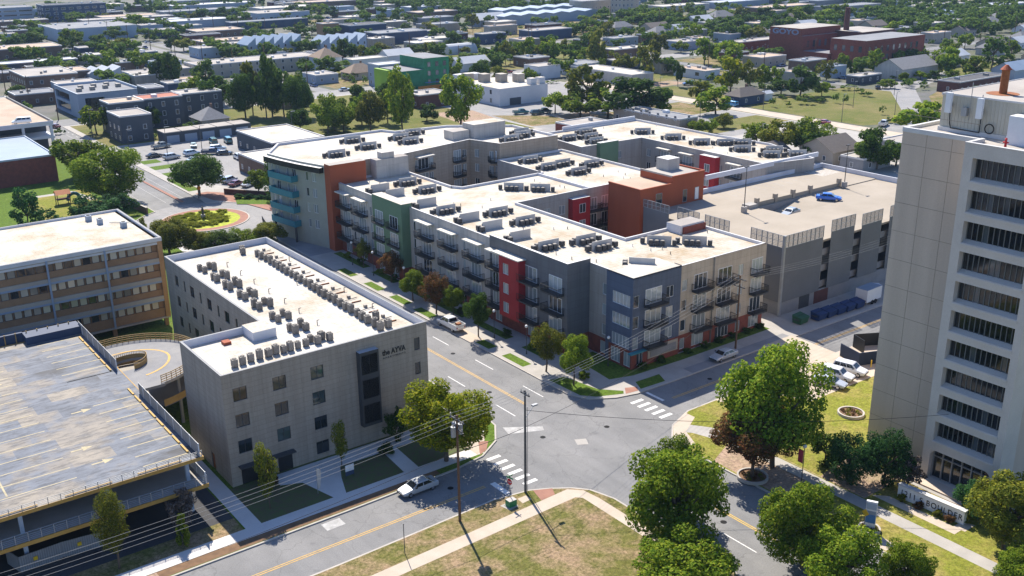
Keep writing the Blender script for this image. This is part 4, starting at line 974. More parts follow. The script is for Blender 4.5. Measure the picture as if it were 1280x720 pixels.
# ------------------------------------------------------------------ two-level parking deck and its spiral ramp
PD = thing('parking_deck', 'weathered two level parking deck with patched top and tan railings', 'parking deck')
dx0, dx1, dy0, dy1, dz = -40., 31.4, 98.0, 144.6, 7.0
part('deck_slab', MB().box(dx0, dx1, dy0, dy1, dz - .28, dz, 'concrete', top='deck_patched'), PD, 'patched grey and tan top deck')
part('deck_slab', MB().box(dx0, dx1, dy0 - .6, dy1, 3.7, 4.0, 'concrete'), PD)
part('edge_beam', MB().box(dx0, dx1 + .1, dy0 - .1, dy0, dz - .35, dz + .02, 'yellow_edge').box(dx1, dx1 + .1, dy0, dy1, dz - .35, dz + .02, 'yellow_edge').box(dx0, dx1 + .1, dy0 - .72, dy0 - .6, 3.6, 4.02, 'yellow_edge').box(dx0, dx1, dy1, dy1 + .1, dz - .35, dz + .1, 'tan_fence'), PD)
for k in range(7):
    x = 30 - 8.4 * k
    for y in (99.4, 120, 140): part('column', MB().box(x - .2, x + .2, y - .2, y + .2, 0, 3.7, 'pale_blue_wall').box(x - .2, x + .2, y - .2, y + .2, 4, dz - .28, 'pale_blue_wall'), PD)
rl = MB()
for k in range(60):
    x = dx1 - .05 - 1.2 * k; rl.box(x - .03, x + .03, dy0 - .66, dy0 - .6, 4, 5.05, 'grey_metal', bottom=False)
for z in (4.15, 4.35, 4.55, 4.75, 5.02): rl.box(dx0, dx1, dy0 - .65, dy0 - .62, z, z + .035, 'bluegrey_wall')
for k in range(60):
    x = dx1 - .05 - 1.2 * k; rl.box(x - .03, x + .03, dy0 + .02, dy0 + .08, dz, dz + .75, 'grey_metal', bottom=False)
for z in (7.15, 7.32, 7.49, 7.66): rl.box(dx0, dx1, dy0 + .03, dy0 + .06, z, z + .035, 'grey_metal')
part('railing', rl, PD)
for k in range(7): part('wheel_stop', MB().box(29.2 - 7.2 * k - 4.6, 29.2 - 7.2 * k, dy0 + .25, dy0 + .45, dz, dz + .16, 'orange_paint'), PD)
def chain(x, y0, y1, z, h):
    mb = MB(); n = int((y1 - y0) / .14)
    for i in range(n):
        y = y0 + (y1 - y0) * i / n; mb.box(x - .018, x + .018, y - .018, y + .018, z, z + h, 'grey_metal', bottom=False)
    for q in range(9): mb.box(x - .02, x + .02, y0, y1, z + h * q / 8 - .02, z + h * q / 8 + .02, 'grey_metal')
    for k in range(int((y1 - y0) / 2.6) + 1):
        y = y0 + 2.6 * k; mb.box(x - .05, x + .05, y - .05, y + .05, z, z + h + .05, 'white_metal')
    part('chain_fence', mb, PD)
chain(dx1 - .25, 98.2, 118.2, dz, 1.5); chain(dx1 - .25, 127, 144.4, dz, 1.5); chain(dx1 - .1, 97.6, 103.2, 4.0, 1.3)
bl = MB()
def stripe(x0, x1, y, w=.17, m='deck_line'): bl.face([(x0, y, dz + .006), (x1, y, dz + .006), (x1, y + w, dz + .006), (x0, y + w, dz + .006)], m)
for k in range(8): stripe(25.6, 30.4, 99.6 + 2.62 * k); stripe(25.0, 30.6, 127 + 2.5 * k if k < 7 else 127)
for k in range(17): stripe(6.5, 19.4, 101.6 + 2.62 * k, .15)
for k in range(17): stripe(-14, -2, 101.6 + 2.62 * k, .15)
bl.face([(12.7, 102, dz + .009), (12.88, 102, dz + .009), (12.88, 142, dz + .009), (12.7, 142, dz + .009)], 'deck_line')
for (x, y, d) in ((22.6, 104.0, -1), (24.2, 116.9, 1), (17.4, 131, 1), (21.6, 107.2, 1)): bl.face([(x, y, dz + .009), (x + 1.1, y + .55 * d, dz + .009), (x, y + 1.1 * d, dz + .009)], 'deck_line'); bl.face([(x - 1.2, y + .42 * d, dz + .009), (x, y + .42 * d, dz + .009), (x, y + .68 * d, dz + .009), (x - 1.2, y + .68 * d, dz + .009)], 'deck_line')
part('bay_lines', bl, PD)
for k in range(8): part('wheel_stop', MB().box(30.35, 30.55, 99.8 + 2.62 * k, 101.9 + 2.62 * k, dz, dz + .16, 'orange_paint'), PD)
for k in range(6): part('wheel_stop', MB().box(30.35, 30.55, 127.3 + 2.5 * k, 129.3 + 2.5 * k, dz, dz + .16, 'orange_paint'), PD)
part('service_shed', MB().box(24, 31.2, 143.2, 145.8, dz, dz + 1.1, 'navy_wall').box(8, 24, 145.4, 145.8, dz - .2, dz + 1.2, 'navy_wall'), PD)
for k in range(16): part('fence_post', MB().box(9 + 1.4 * k, 9.12 + 1.4 * k, 145.1, 145.3, dz - .3, dz + 1.4, 'tan_fence'), PD)

SPR = thing('spiral_ramp', 'round concrete spiral ramp with yellow kerb line and tan fence beside the parking deck', 'ramp')
cx, cy = 32.4, 128.9
rm = MB(); fence = MB(); ln = MB(); inner = MB()
NS = 72
def rz(t):  # height along the ramp, t in degrees from -80 going counter-clockwise
    return 6.98 - max(0, (t + 10)) / 360 * 3.4
A = [-78 + 330 * i / NS for i in range(NS + 1)]
Pq = lambda r, t, z: (cx + r * math.cos(R(t)), cy + r * math.sin(R(t)), z)
for a, b in zip(A, A[1:]):
    za, zb = rz(a), rz(b)
    rm.face([Pq(3, a, za), Pq(9.6, a, za), Pq(9.6, b, zb), Pq(3, b, zb)], 'ramp_concrete')
    rm.face([Pq(9.6, a, za - .35), Pq(9.6, b, zb - .35), Pq(9.6, b, zb), Pq(9.6, a, za)], 'concrete')
    rm.face([Pq(3, b, zb - .35), Pq(3, a, za - .35), Pq(3, a, za), Pq(3, b, zb)], 'concrete')
    rm.face([Pq(3, a, za - .35), Pq(3, b, zb - .35), Pq(9.6, b, zb - .35), Pq(9.6, a, za - .35)], 'concrete')
    ln.face([Pq(5.7, a, za + .02), Pq(6.0, a, za + .02), Pq(6.0, b, zb + .02), Pq(5.7, b, zb + .02)], 'orange_paint')
    ln.face([Pq(6.0, a, za + .0), Pq(6.0, b, zb), Pq(6.0, b, zb + .02), Pq(6.0, a, za + .02)], 'orange_paint')
    for zz in (.15, .45, .75, 1.0): fence.bar(Pq(9.5, a, za + zz), Pq(9.5, b, zb + zz), .05, .1, 'tan_fence')
    fence.bar(Pq(9.5, a, za), Pq(9.5, a, za + 1.05), .07, .07, 'tan_fence')
    inner.bar(Pq(3.08, a, za + .3), Pq(3.08, b, zb + .3), .05, .6, 'tan_fence'); inner.bar(Pq(3.08, a, za + .95), Pq(3.08, b, zb + .95), .06, .06, 'tan_fence'); inner.bar(Pq(3.08, a, za + .6), Pq(3.08, a, za + .95), .05, .05, 'tan_fence')
part('ramp_surface', rm, SPR); part('outer_fence', fence, SPR); part('inner_fence', inner, SPR); part('kerb_line', ln, SPR)
part('link_slab', MB().box(31.45, 34.7, 119.2, 126.2, 6.62, 6.975, 'ramp_concrete'), SPR)
part('core', MB().tube((cx, cy, 0), (cx, cy, 3.0), 2.9, 2.9, 'concrete_grey', 32), SPR)
low = MB()
for a, b in zip(A, A[1:]):
    za, zb = rz(a) - 3.3, rz(b) - 3.3
    if min(za, zb) < .1: continue
    low.face([Pq(3, a, za), Pq(9.6, a, za), Pq(9.6, b, zb), Pq(3, b, zb)], 'concrete'); low.bar(Pq(9.5, a, za + .5), Pq(9.5, b, zb + .5), .06, .9, 'tan_fence')
part('lower_ramp', low, SPR)
for t in (-60, -20, 20, 60, 100): part('column', MB().tube(Pq(9.0, t, 0), Pq(9.0, t, rz(t) - .36), .22, .22, 'concrete_grey', 10), SPR)
# corrugated fence hiding the bins under the deck
CF_ = thing('corrugated_fence', 'grey corrugated metal fence enclosure under the front of the parking deck', 'fence')
f = MB()
pts = [(11.6, 101.2), (12.3, 98.7), (16.4, 98.9), (20.2, 98.4), (20.8, 100.6)]
for a, b in zip(pts, pts[1:]):
    a = Vector((*a, 0)); b = Vector((*b, 0)); L = (b - a).length; d = (b - a) / L
    f.bar(a + Vector((0, 0, .95)), b + Vector((0, 0, .95)), .05, 1.9, 'concrete_grey')
    n = int(L / .22)
    for i in range(n): q = a + d * (i + .5) * .22; f.box(q.x - .045, q.x + .045, q.y - .05, q.y + .05, 0, 1.9, 'grey_metal')
part('panel', f, CF_); part('warning_plate', MB().box(13.6, 14.0, 98.62, 98.68, 1.0, 1.4, 'sign_yellow'), CF_); part('warning_plate', MB().box(17.8, 18.2, 98.55, 98.62, 1.0, 1.4, 'sign_yellow'), CF_)
# ------------------------------------------------------------------ background buildings
def win_row(root, p0, p1, zs, w, h, step, glassm='glass_far', framem='white_frame', cap=14):
    v0 = Vector((*p0,)); v1 = Vector((*p1,)); L = (v1 - v0).length; d = (v1 - v0) / L; ang = math.atan2(d.y, d.x); n = int((L - 1.2) / step)
    if n < 1: return
    if n > cap: step *= n / cap; n = cap
    for z in zs:
        for i in range(n):
            q = v0 + d * ((i + .5) * L / n); window(root, (q.x, q.y, z), ang, w, h, 1, 1, glassm, framem, -.05, .08)
def bg(name, label, x, y, w, d, h, wall, roof, style='flat', wins=None, units=2, cat='building', rot=0., trim='coping_pale', label2=None):
    """a building with its near corner at x, y; w along the side streets, d along the avenues"""
    t = thing(name, label, cat, (x, y, 0), R(rot))
    if style in ('flat', 'shed'):
        mb = MB().box(0, w, 0, d, -.01, h, wall); part('wall', mb, t)
        if style == 'flat':
            part('roof', MB().prism(inset(rect(0, w, 0, d), .25), h - .02, h + .03, roof), t)
            pr_ = MB(); i2 = inset(rect(0, w, 0, d), .25); o2 = inset(rect(0, w, 0, d), -.04)
            for i in range(4):
                j = (i + 1) % 4
                pr_.face([(*o2[i], h - .15), (*o2[j], h - .15), (*o2[j], h + .3), (*o2[i], h + .3)], trim); pr_.face([(*o2[i], h + .3), (*o2[j], h + .3), (*i2[j], h + .3), (*i2[i], h + .3)], trim); pr_.face([(*i2[i], h + .3), (*i2[j], h + .3), (*i2[j], h), (*i2[i], h)], trim)
            part('parapet', pr_, t)
    if style == 'gable':   # ridge along the longer side
        part('wall', MB().box(0, w, 0, d, -.01, h, wall), t); mb = MB(); rh = h + min(w, d) * .28; o = .4
        if w >= d:
            a, b = (-o, d / 2, rh), (w + o, d / 2, rh)
            mb.face([(-o, -o, h - .1), (w + o, -o, h - .1), b, a], roof); mb.face([(w + o, d + o, h - .1), (-o, d + o, h - .1), a, b], roof)
            mb.face([(0, d, h), (0, 0, h), (0, d / 2, rh - .12)], wall); mb.face([(w, 0, h), (w, d, h), (w, d / 2, rh - .12)], wall)
        else:
            a, b = (w / 2, -o, rh), (w / 2, d + o, rh)
            mb.face([(-o, d + o, h - .1), (-o, -o, h - .1), a, b], roof); mb.face([(w + o, -o, h - .1), (w + o, d + o, h - .1), b, a], roof)
            mb.face([(0, 0, h), (w, 0, h), (w / 2, 0, rh - .12)], wall); mb.face([(w, d, h), (0, d, h), (w / 2, d, rh - .12)], wall)
        part('roof', mb, t)
    if style == 'hip':
        part('wall', MB().box(0, w, 0, d, -.01, h, wall), t); mb = MB(); m_ = min(w, d) / 2; rh = h + m_ * .75; o = .5
        if w >= d: a, b = (m_, d / 2, rh), (w - m_, d / 2, rh)
        else: a, b = (w / 2, m_, rh), (w / 2, d - m_, rh)
        c = [(-o, -o, h), (w + o, -o, h), (w + o, d + o, h), (-o, d + o, h)]
        if w >= d: mb.face([c[0], c[1], b, a], roof); mb.face([c[2], c[3], a, b], roof); mb.face([c[1], c[2], b], roof); mb.face([c[3], c[0], a], roof)
        else: mb.face([c[0], c[1], a], roof); mb.face([c[1], c[2], b, a], roof); mb.face([c[2], c[3], b], roof); mb.face([c[3], c[0], a, b], roof)
        part('roof', mb, t); part('chimney', MB().box(w * .6, w * .6 + .7, d * .6, d * .6 + .7, h, rh + .8, 'brick_brown'), t)
    if style == 'saw':
        part('wall', MB().box(0, w, 0, d, -.01, h * .62, wall), t); n = max(3, int(w / 4.6)); mb = MB(); s_ = w / n
        for i in range(n):
            x0 = i * s_
            mb.face([(x0, 0, h * .62), (x0 + s_ * .92, 0, h * .62), (x0 + s_ * .92, 0, h), ], wall); mb.face([(x0, 0, h * .62), (x0 + s_ * .92, 0, h), (x0 + s_ * .92, d, h), (x0, d, h * .62)], roof); mb.face([(x0 + s_ * .92, d, h * .62), (x0, d, h * .62), (x0 + s_ * .92, d, h)], wall); mb.face([(x0 + s_ * .92, 0, h * .62), (x0 + s_ * .92, d, h * .62), (x0 + s_ * .92, d, h), (x0 + s_ * .92, 0, h)], wall)
            mb.face([(x0, -.01, h * .62), (x0 + s_ * .3, -.01, h * .62), (x0 + s_ * .3, -.01, h * .78), (x0, -.01, h * .62)], wall)
        part('roof', mb, t)
    if style == 'sheds':
        part('wall', MB().box(0, w, 0, d, -.01, h, wall), t); n = max(2, int(w / 14)); mb = MB(); s_ = w / n
        for i in range(n):
            a = i * s_; r_ = h + 1.1
            mb.face([(a, -.2, h), (a + s_ / 2, -.2, r_), (a + s_ / 2, d + .2, r_), (a, d + .2, h)], roof); mb.face([(a + s_ / 2, -.2, r_), (a + s_, -.2, h), (a + s_, d + .2, h), (a + s_ / 2, d + .2, r_)], roof); mb.face([(a, -.2, h), (a + s_, -.2, h), (a + s_ / 2, -.2, r_)], wall)
        part('roof', mb, t)
    if style == 'vault':
        mb = MB(); n = 10
        for i in range(n):
            a0, a1 = PI * i / n, PI * (i + 1) / n
            A0 = (d / 2 - d / 2 * math.cos(a0), h * math.sin(a0)); A1 = (d / 2 - d / 2 * math.cos(a1), h * math.sin(a1))
            mb.face([(0, A0[0], A0[1]), (w, A0[0], A0[1]), (w, A1[0], A1[1]), (0, A1[0], A1[1])], roof); mb.face([(0, d / 2, 0), (0, A0[0], A0[1]), (0, A1[0], A1[1])], wall)
        part('roof', mb, t)
    if wins:
        zs, ww, wh, step = wins
        win_row(t, (0, 0), (w, 0), zs, ww, wh, step); win_row(t, (0, d), (0, 0), zs, ww, wh, step)
    if style == 'flat':
        rr = random.Random(int(x * 7 + y))
        for i in range(units):
            a = rr.uniform(.15, .8) * w; b = rr.uniform(.2, .8) * d; s_ = rr.uniform(.8, 1.6)
            part('roof_unit', MB().box(a, a + s_, b, b + s_ * 1.2, h, h + .9, rr.choice(['grey_metal', 'unit_metal', 'white_metal'])), t)
    return t
W1 = ((1.0,), 1.0, 1.3, 4.); W2 = ((.9, 3.9), 1.1, 1.5, 3.6); W3 = ((.9, 3.9, 6.9), 1.1, 1.6, 3.4); WB = ((1.2,), 2.4, 1.6, 6.)
BGL = [
 ('parking_garage', 'long pale blue banded parking garage at the far left horizon', 130, 826, 52, 24, 10.2, 'bluegrey_wall', 'roof_grey', 'flat', ((1.2, 4.2, 7.2), 9., 1.4, 9.6), 0),
 ('office_block', 'dark blue office block beside the far banded garage', 186, 812, 44, 20, 11.5, 'navy_wall', 'roof_dark', 'flat', ((1.5, 4.8, 8), 3, 1.6, 5.), 2),
 ('warehouse', 'low warehouse with pale roof in front of the far banded garage', 120, 776, 60, 12, 4.4, 'brick_brown', 'roof_gravel', 'flat', W1, 3),
 ('warehouse', 'low brown warehouse with pale roof behind the big white warehouse', 194, 742, 62, 16, 4.6, 'brick_brown', 'roof_gravel', 'flat', W1, 3),
 ('warehouse', 'big pale blue warehouse with grey roof behind the left trees', 155, 651, 46, 46, 7.2, 'pale_blue_wall', 'roof_grey', 'flat', None, 4),
 ('warehouse', 'long brown warehouse at the left edge below the big pale warehouse', 88, 575, 50, 22, 5.2, 'brick_brown', 'roof_tan', 'flat', W1, 3),
 ('shop_building', 'low building with long white metal roof at the left edge', 96, 516, 34, 10, 4.3, 'dark_wall', 'metal_roof', 'flat', WB, 1),
 ('kiosk', 'small orange annex under the long white metal roof', 105, 506, 7, 5, 3.4, 'orange_wall', 'roof_gravel', 'flat', None, 0),
 ('shop_building', 'brick shop building with pale roof near the left edge', 90, 440, 20, 28, 7.0, 'brick_brown', 'roof_gravel', 'flat', W2, 3),
 ('shop_building', 'brown brick shop beside the brick building near the left edge', 108, 466, 14, 16, 4.6, 'brick_brown', 'roof_tan', 'flat', W1, 1),
 ('workshop', 'narrow grey workshop behind the blue grey modern building', 98, 424, 15, 11, 5.0, 'bluegrey_wall', 'roof_gravel', 'flat', WB, 1),
 ('house', 'pale angular modern house with folded white roofs', 120, 462, 14, 12, 5.6, 'pale_blue_wall', 'metal_roof', 'saw', None, 0),
 ('shop_building', 'light grey flat roofed building right of the folded roof house', 131, 440, 14, 13, 4.5, 'stucco_light', 'roof_gravel', 'flat', W1, 2),
 ('shop_building', 'tan flat roofed building between grey block and tall left trees', 148, 446, 14, 12, 4.3, 'tan_wall', 'roof_gravel', 'flat', W1, 2),
 ('row_house', 'dark grey townhouse with white roof at the head of the garage row', 88.5, 314, 9.5, 13, 8.2, 'dark_wall', 'roof_gravel', 'flat', W2, 0),
 ('row_house', 'tall narrow dark grey townhouse behind the white roofed townhouse', 90.5, 331, 11, 10, 9.8, 'dark_wall', 'roof_tan', 'flat', W3, 1),
 ('row_house', 'dark grey townhouse with rust terrace in the middle of the row', 102, 334, 13, 10, 9.6, 'dark_wall', 'rust_panel', 'flat', W3, 1),
 ('row_house', 'dark grey townhouse with grey roof at the right of the row', 116, 338, 14, 10, 9.4, 'dark_wall', 'roof_gravel', 'flat', W3, 1),
 ('row_house', 'slim dark grey townhouse in the back of the row', 108, 348, 6, 10, 11, 'dark_wall', 'roof_grey', 'flat', W3, 0),
 ('row_house', 'pale blue townhouses with sloping sawtooth roofs at centre left', 209, 502, 30, 14, 9.6, 'pale_blue_wall', 'metal_blue_roof', 'saw', W2, 0),
 ('row_house', 'blue townhouses with sawtooth roofs right of the first sawtooth row', 242, 486, 27, 13, 9.2, 'pale_blue_wall', 'metal_blue_roof', 'saw', W2, 0),
 ('row_house', 'long tan row of flats with stepped parapets behind the tall trees', 160, 440, 58, 18, 5.6, 'tan_wall', 'roof_gravel', 'flat', W2, 6),
 ('house', 'white house with tan hipped roof at the end of the tan flats', 212, 428, 11, 11, 5.8, 'white_wall', 'shingle_tan', 'hip', W1, 0),
 ('house', 'long white house with flat roof beside the hipped white house', 222, 416, 18, 9, 5.2, 'white_wall', 'roof_white', 'flat', W1, 0),
 ('house', 'white house with pale gable roof behind the tan hipped cottage', 244, 422, 14, 9, 5.0, 'white_wall', 'metal_roof', 'gable', W1, 0),
 ('house', 'tan cottage with broad hipped roof left of the green building', 208, 392, 13, 9, 3.0, 'tan_wall', 'shingle_tan', 'hip', W1, 0),
 ('storage_tower', 'pair of pinkish brick towers beside the dark blue box', 277, 552, 10, 9, 9.4, 'ochre_brick', 'roof_tan', 'flat', None, 1),
 ('warehouse', 'dark blue box building right of the pinkish brick towers', 288, 540, 24, 16, 8.4, 'navy_wall', 'roof_dark', 'flat', None, 2),
 ('warehouse', 'long low dark blue shed in the left distance', 262, 652, 54, 10, 4.8, 'navy_wall', 'roof_grey', 'flat', None, 0),
 ('warehouse', 'pale warehouse with light roof above the long dark blue shed', 303, 704, 40, 29, 5.4, 'pale_blue_wall', 'roof_gravel', 'flat', WB, 3),
 ('shop_building', 'low brown brick yard building left of the long blue shed', 224, 612, 30, 20, 4.2, 'brick_brown', 'roof_tan', 'flat', W1, 2),
 ('shop_building', 'low brown building with reddish roof above the pale blue shops', 206, 556, 32, 16, 3.6, 'brick_brown', 'roof_tan', 'flat', W1, 2),
 ('shop_building', 'pale blue shop block below the reddish roofed building', 188, 514, 12, 14, 4.8, 'pale_blue_wall', 'roof_gravel', 'flat', W1, 1),
 ('shop_building', 'brown shop block with pale roof left of the sawtooth townhouses', 203, 520, 14, 14, 5.0, 'brick_brown', 'roof_gravel', 'flat', W1, 1),
 ('warehouse', 'navy blue warehouse at the centre left behind the leafy trees', 288, 508, 32, 16, 6.2, 'navy_wall', 'roof_grey', 'flat', None, 3),
 ('house', 'grey modern building with overhanging roof at the left of the green building', 207, 366, 12, 9, 8.8, 'bluegrey_wall', 'metal_roof', 'flat', W2, 0),
 ('shop_building', 'low brown building with white roof in front of the green building', 191, 310, 13, 11, 4.8, 'brick_dark', 'roof_gravel', 'flat', W1, 2),
 ('warehouse', 'grey warehouse in the centre distance above the navy warehouse', 346, 550, 25, 12, 4.8, 'stucco', 'roof_grey', 'flat', None, 2),
 ('warehouse', 'blue grey metal shed with white gable roof in the centre distance', 394, 562, 24, 14, 4.2, 'bluegrey_wall', 'metal_roof', 'gable', None, 0),
 ('shop_building', 'small white roofed shop above the navy warehouse', 316, 560, 14, 12, 3.4, 'brick_brown', 'roof_white', 'flat', W1, 1),
 ('shop_building', 'low shop with bright white roof right of the navy warehouse', 306, 490, 22, 12, 3.0, 'concrete', 'roof_white', 'flat', W1, 2),
 ('warehouse', 'white half round vaulted shed behind the green building', 292, 442, 17, 9, 5.0, 'white_wall', 'metal_roof', 'vault', None, 0),
 ('house', 'white gabled shed with maroon side right of the green building', 258, 384, 17, 9, 3.6, 'white_wall', 'metal_roof', 'gable', None, 0),
 ('shop_building', 'small maroon shop behind the white gabled shed', 250, 392, 9, 8, 4.0, 'red_panel', 'roof_grey', 'flat', W1, 0),
 ('workshop', 'white flat workshop left of the long pale building', 270, 342, 12, 10, 5.2, 'white_wall', 'roof_gravel', 'flat', None, 1),
 ('workshop', 'pale blue workshop joined to the long pale building', 288, 338, 14, 12, 5.0, 'pale_blue_wall', 'roof_grey', 'flat', W1, 1),
 ('warehouse', 'long pale metal building with white roof in the centre right', 286, 302, 12, 38, 4.4, 'stucco_light', 'roof_white', 'flat', None, 1),
 ('warehouse', 'dark blue warehouse with pale roof beyond the park trees', 366, 470, 30, 12, 5.2, 'navy_wall', 'roof_gravel', 'flat', None, 2),
 ('arena_hall', 'cluster of white ridged arena sheds in the centre distance', 410, 556, 84, 20, 6.0, 'bluegrey_wall', 'metal_blue_roof', 'sheds', None, 0),
 ('arena_hall', 'second row of white ridged sheds behind the arena sheds', 440, 598, 78, 18, 6.0, 'bluegrey_wall', 'metal_blue_roof', 'sheds', None, 0),
 ('hospital_block', 'wide tan institutional block on the horizon', 506, 590, 58, 14, 9.6, 'tan_wall', 'roof_gravel', 'flat', W2, 2),
 ('tower_block', 'square tan tower rising from the institutional block on the horizon', 524, 566, 12, 12, 17, 'tan_wall', 'roof_gravel', 'flat', ((2, 6, 10, 14), 1.4, 2, 3.2), 0),
 ('shop_building', 'grey roofed shop beside the tall autumn tree in the centre right', 380, 416, 18, 9, 4.0, 'bluegrey_wall', 'roof_grey', 'flat', W1, 2),
 ('shop_building', 'brick shop with white roof right of the tall autumn tree', 340, 372, 22, 9, 4.6, 'brick_brown', 'roof_white', 'flat', W1, 3),
 ('house', 'grey house right of the yellowish park tree', 322, 322, 10, 7, 4.2, 'stucco', 'shingle_grey', 'gable', W1, 0),
 ('shop_building', 'low brick shop left of the old brick factory', 402, 352, 38, 9, 5.0, 'brick_red', 'roof_gravel', 'flat', W1, 3),
 ('shop_building', 'low white shop with tan roof below the brick factory', 322, 296, 9, 18, 3.4, 'white_wall', 'roof_tan', 'flat', WB, 3),
 ('house', 'dark blue bungalow beside the big bright green tree', 282, 242, 13, 7, 3.2, 'navy_wall', 'shingle', 'hip', W1, 0),
 ('shed', 'small white shed right of the dark blue bungalow', 298, 244, 4, 3, 2.6, 'white_wall', 'metal_roof', 'gable', None, 0),
 ('house', 'big grey gabled hall beside the clump of trees at right', 380, 242, 26, 13, 4.6, 'stucco_light', 'shingle_grey', 'gable', None, 0),
 ('shop_building', 'small dark flat roofed shop left of the grey gabled hall', 357, 246, 15, 6, 3.2, 'dark_wall', 'roof_gravel', 'flat', W1, 1),
 ('shop_building', 'dark brick building just left of the tower rooftop', 365, 208, 34, 9, 4.2, 'brick_dark', 'roof_dark', 'flat', W1, 2),
 ('warehouse', 'pale blue shed behind the tower rooftop at the right edge', 416, 214, 36, 10, 3.8, 'pale_blue_wall', 'metal_blue_roof', 'gable', None, 0),
 ('house', 'brown shingled gable house behind the apartment rear wing', 227, 162, 12, 11, 3.6, 'tan_wall', 'shingle', 'gable', W1, 0),
 ('shop_building', 'grey flat roofed annex in front of the brown shingled house', 226, 152, 12, 7, 3.4, 'concrete_grey', 'roof_gravel', 'flat', W1, 0),
 ('shop_building', 'flat roofed shop with pale blue parapet left of the office tower', 250, 152, 20, 12, 3.8, 'concrete_grey', 'roof_gravel', 'flat', W1, 0),
 ('house', 'brown roofed house half hidden in the hedge behind the rear wing', 212, 172, 10, 8, 3.4, 'brick_brown', 'shingle', 'gable', None, 0),
 ('row_house', 'long grey two storey townhouse row behind the apartment rear wing', 228, 219, 8, 30, 4.4, 'stucco', 'roof_grey', 'flat', W2, 5),
 ('shop_building', 'red brick building with white skylight behind the rear wing', 196, 222, 14, 18, 4.4, 'brick_red', 'roof_gravel', 'flat', W1, 1),
 ('shop_building', 'flat white roofed shop behind the tall wing of the apartments', 113.5, 262, 16, 25, 5.0, 'dark_wall', 'roof_white', 'flat', W1, 0),
 ('shop_building', 'dark brick shop with white roof next to the teal balconies', 101.5, 239, 15, 18, 4.7, 'brick_brown', 'roof_white', 'flat', W1, 1),
 ('house', 'old cottage with grey hipped roof behind the garage row', 114.5, 317, 9, 10, 3.8, 'stucco', 'shingle_grey', 'hip', W1, 0),
 ('house', 'white cottage with grey hipped roof among the dark trees', 132, 362, 8, 9, 3.6, 'white_wall', 'shingle_grey', 'hip', W1, 0),
]
for b in BGL: bg(*b)
# far streets of small houses and sheds, right and centre distance
FH = [('grey roofed', 'shingle_grey', 'stucco_light'), ('brown roofed', 'shingle', 'tan_wall'), ('pale roofed', 'metal_roof', 'white_wall'), ('rust roofed', 'rust_panel', 'white_wall')]
far = [(430, 470, 18, 8), (445, 455, 20, 9), (452, 440, 14, 8), (425, 430, 16, 8), (462, 388, 14, 9), (470, 350, 12, 8), (505, 340, 14, 9), (430, 252, 13, 9), (446, 258, 14, 9), (486, 262, 13, 9), (505, 272, 14, 10), (522, 268, 14, 9), (540, 276, 13, 9), (470, 232, 12, 8), (455, 222, 12, 9), (555, 262, 14, 9), (560, 320, 14, 9), (590, 300, 14, 9), (610, 332, 16, 10), (548, 372, 18, 10), (520, 400, 18, 10), (640, 345, 16, 10), (660, 300, 16, 10), (500, 470, 20, 10), (530, 480, 22, 10), (560, 440, 20, 10)]
NEARTO = ['beyond the old brick factory', 'on the far right hillside streets']
fh_i = {}
for k, (x, y, w, d) in enumerate(far):
    nm, rf, wl = FH[(k * 5 + k // 3) % 4]; pl = 'left of the old brick factory' if math.atan2(x, y) < R(51.5) else ('beyond the grey gabled hall' if y < 290 else 'behind the old brick factory')
    q = fh_i[(nm, pl)] = fh_i.get((nm, pl), 0) + 1
    bg('house', 'small %s house far off %s, %s of these' % (nm, pl, ORD(q)), x, y, w * .85, d, 3.4, wl, rf, 'gable' if k % 3 else 'hip', ((.9,), 1.2, 1.3, 4.), 0, 'house')
inds = [(60 + 16 * 0 + 95, 700, 30, 16), (235, 690, 42, 18), (212, 760, 40, 20), (262, 780, 60, 18), (330, 760, 46, 22), (290, 840, 70, 20), (380, 800, 60, 20), (300, 900, 80, 24), (210, 900, 60, 20), (420, 690, 30, 14), (396, 640, 34, 16), (372, 596, 26, 12), (340, 640, 24, 14), (232, 712, 20, 12), (600, 500, 60, 16), (640, 470, 60, 16), (690, 430, 60, 16), (730, 400, 70, 18), (760, 440, 70, 20), (690, 520, 70, 20), (560, 560, 50, 16), (620, 560, 60, 18)]
IW = [('white roofed', 'roof_white', 'stucco_light'), ('pale metal roofed', 'metal_roof', 'bluegrey_wall'), ('tan roofed', 'roof_tan', 'brick_brown'), ('grey roofed', 'roof_grey', 'concrete_grey')]
ic = {}
for k, (x, y, w, d) in enumerate(inds):
    nm, rf, wl = IW[k % 4]; side = 'left' if math.atan2(x, y) < R(33) else 'right'
    q = ic[(nm, side)] = ic.get((nm, side), 0) + 1
    bg('warehouse', '%s industrial shed near the %s horizon, %s of its kind there' % (nm, side, ORD(q)), x, y, w, d, 4.6, wl, rf, 'flat', None, 2)

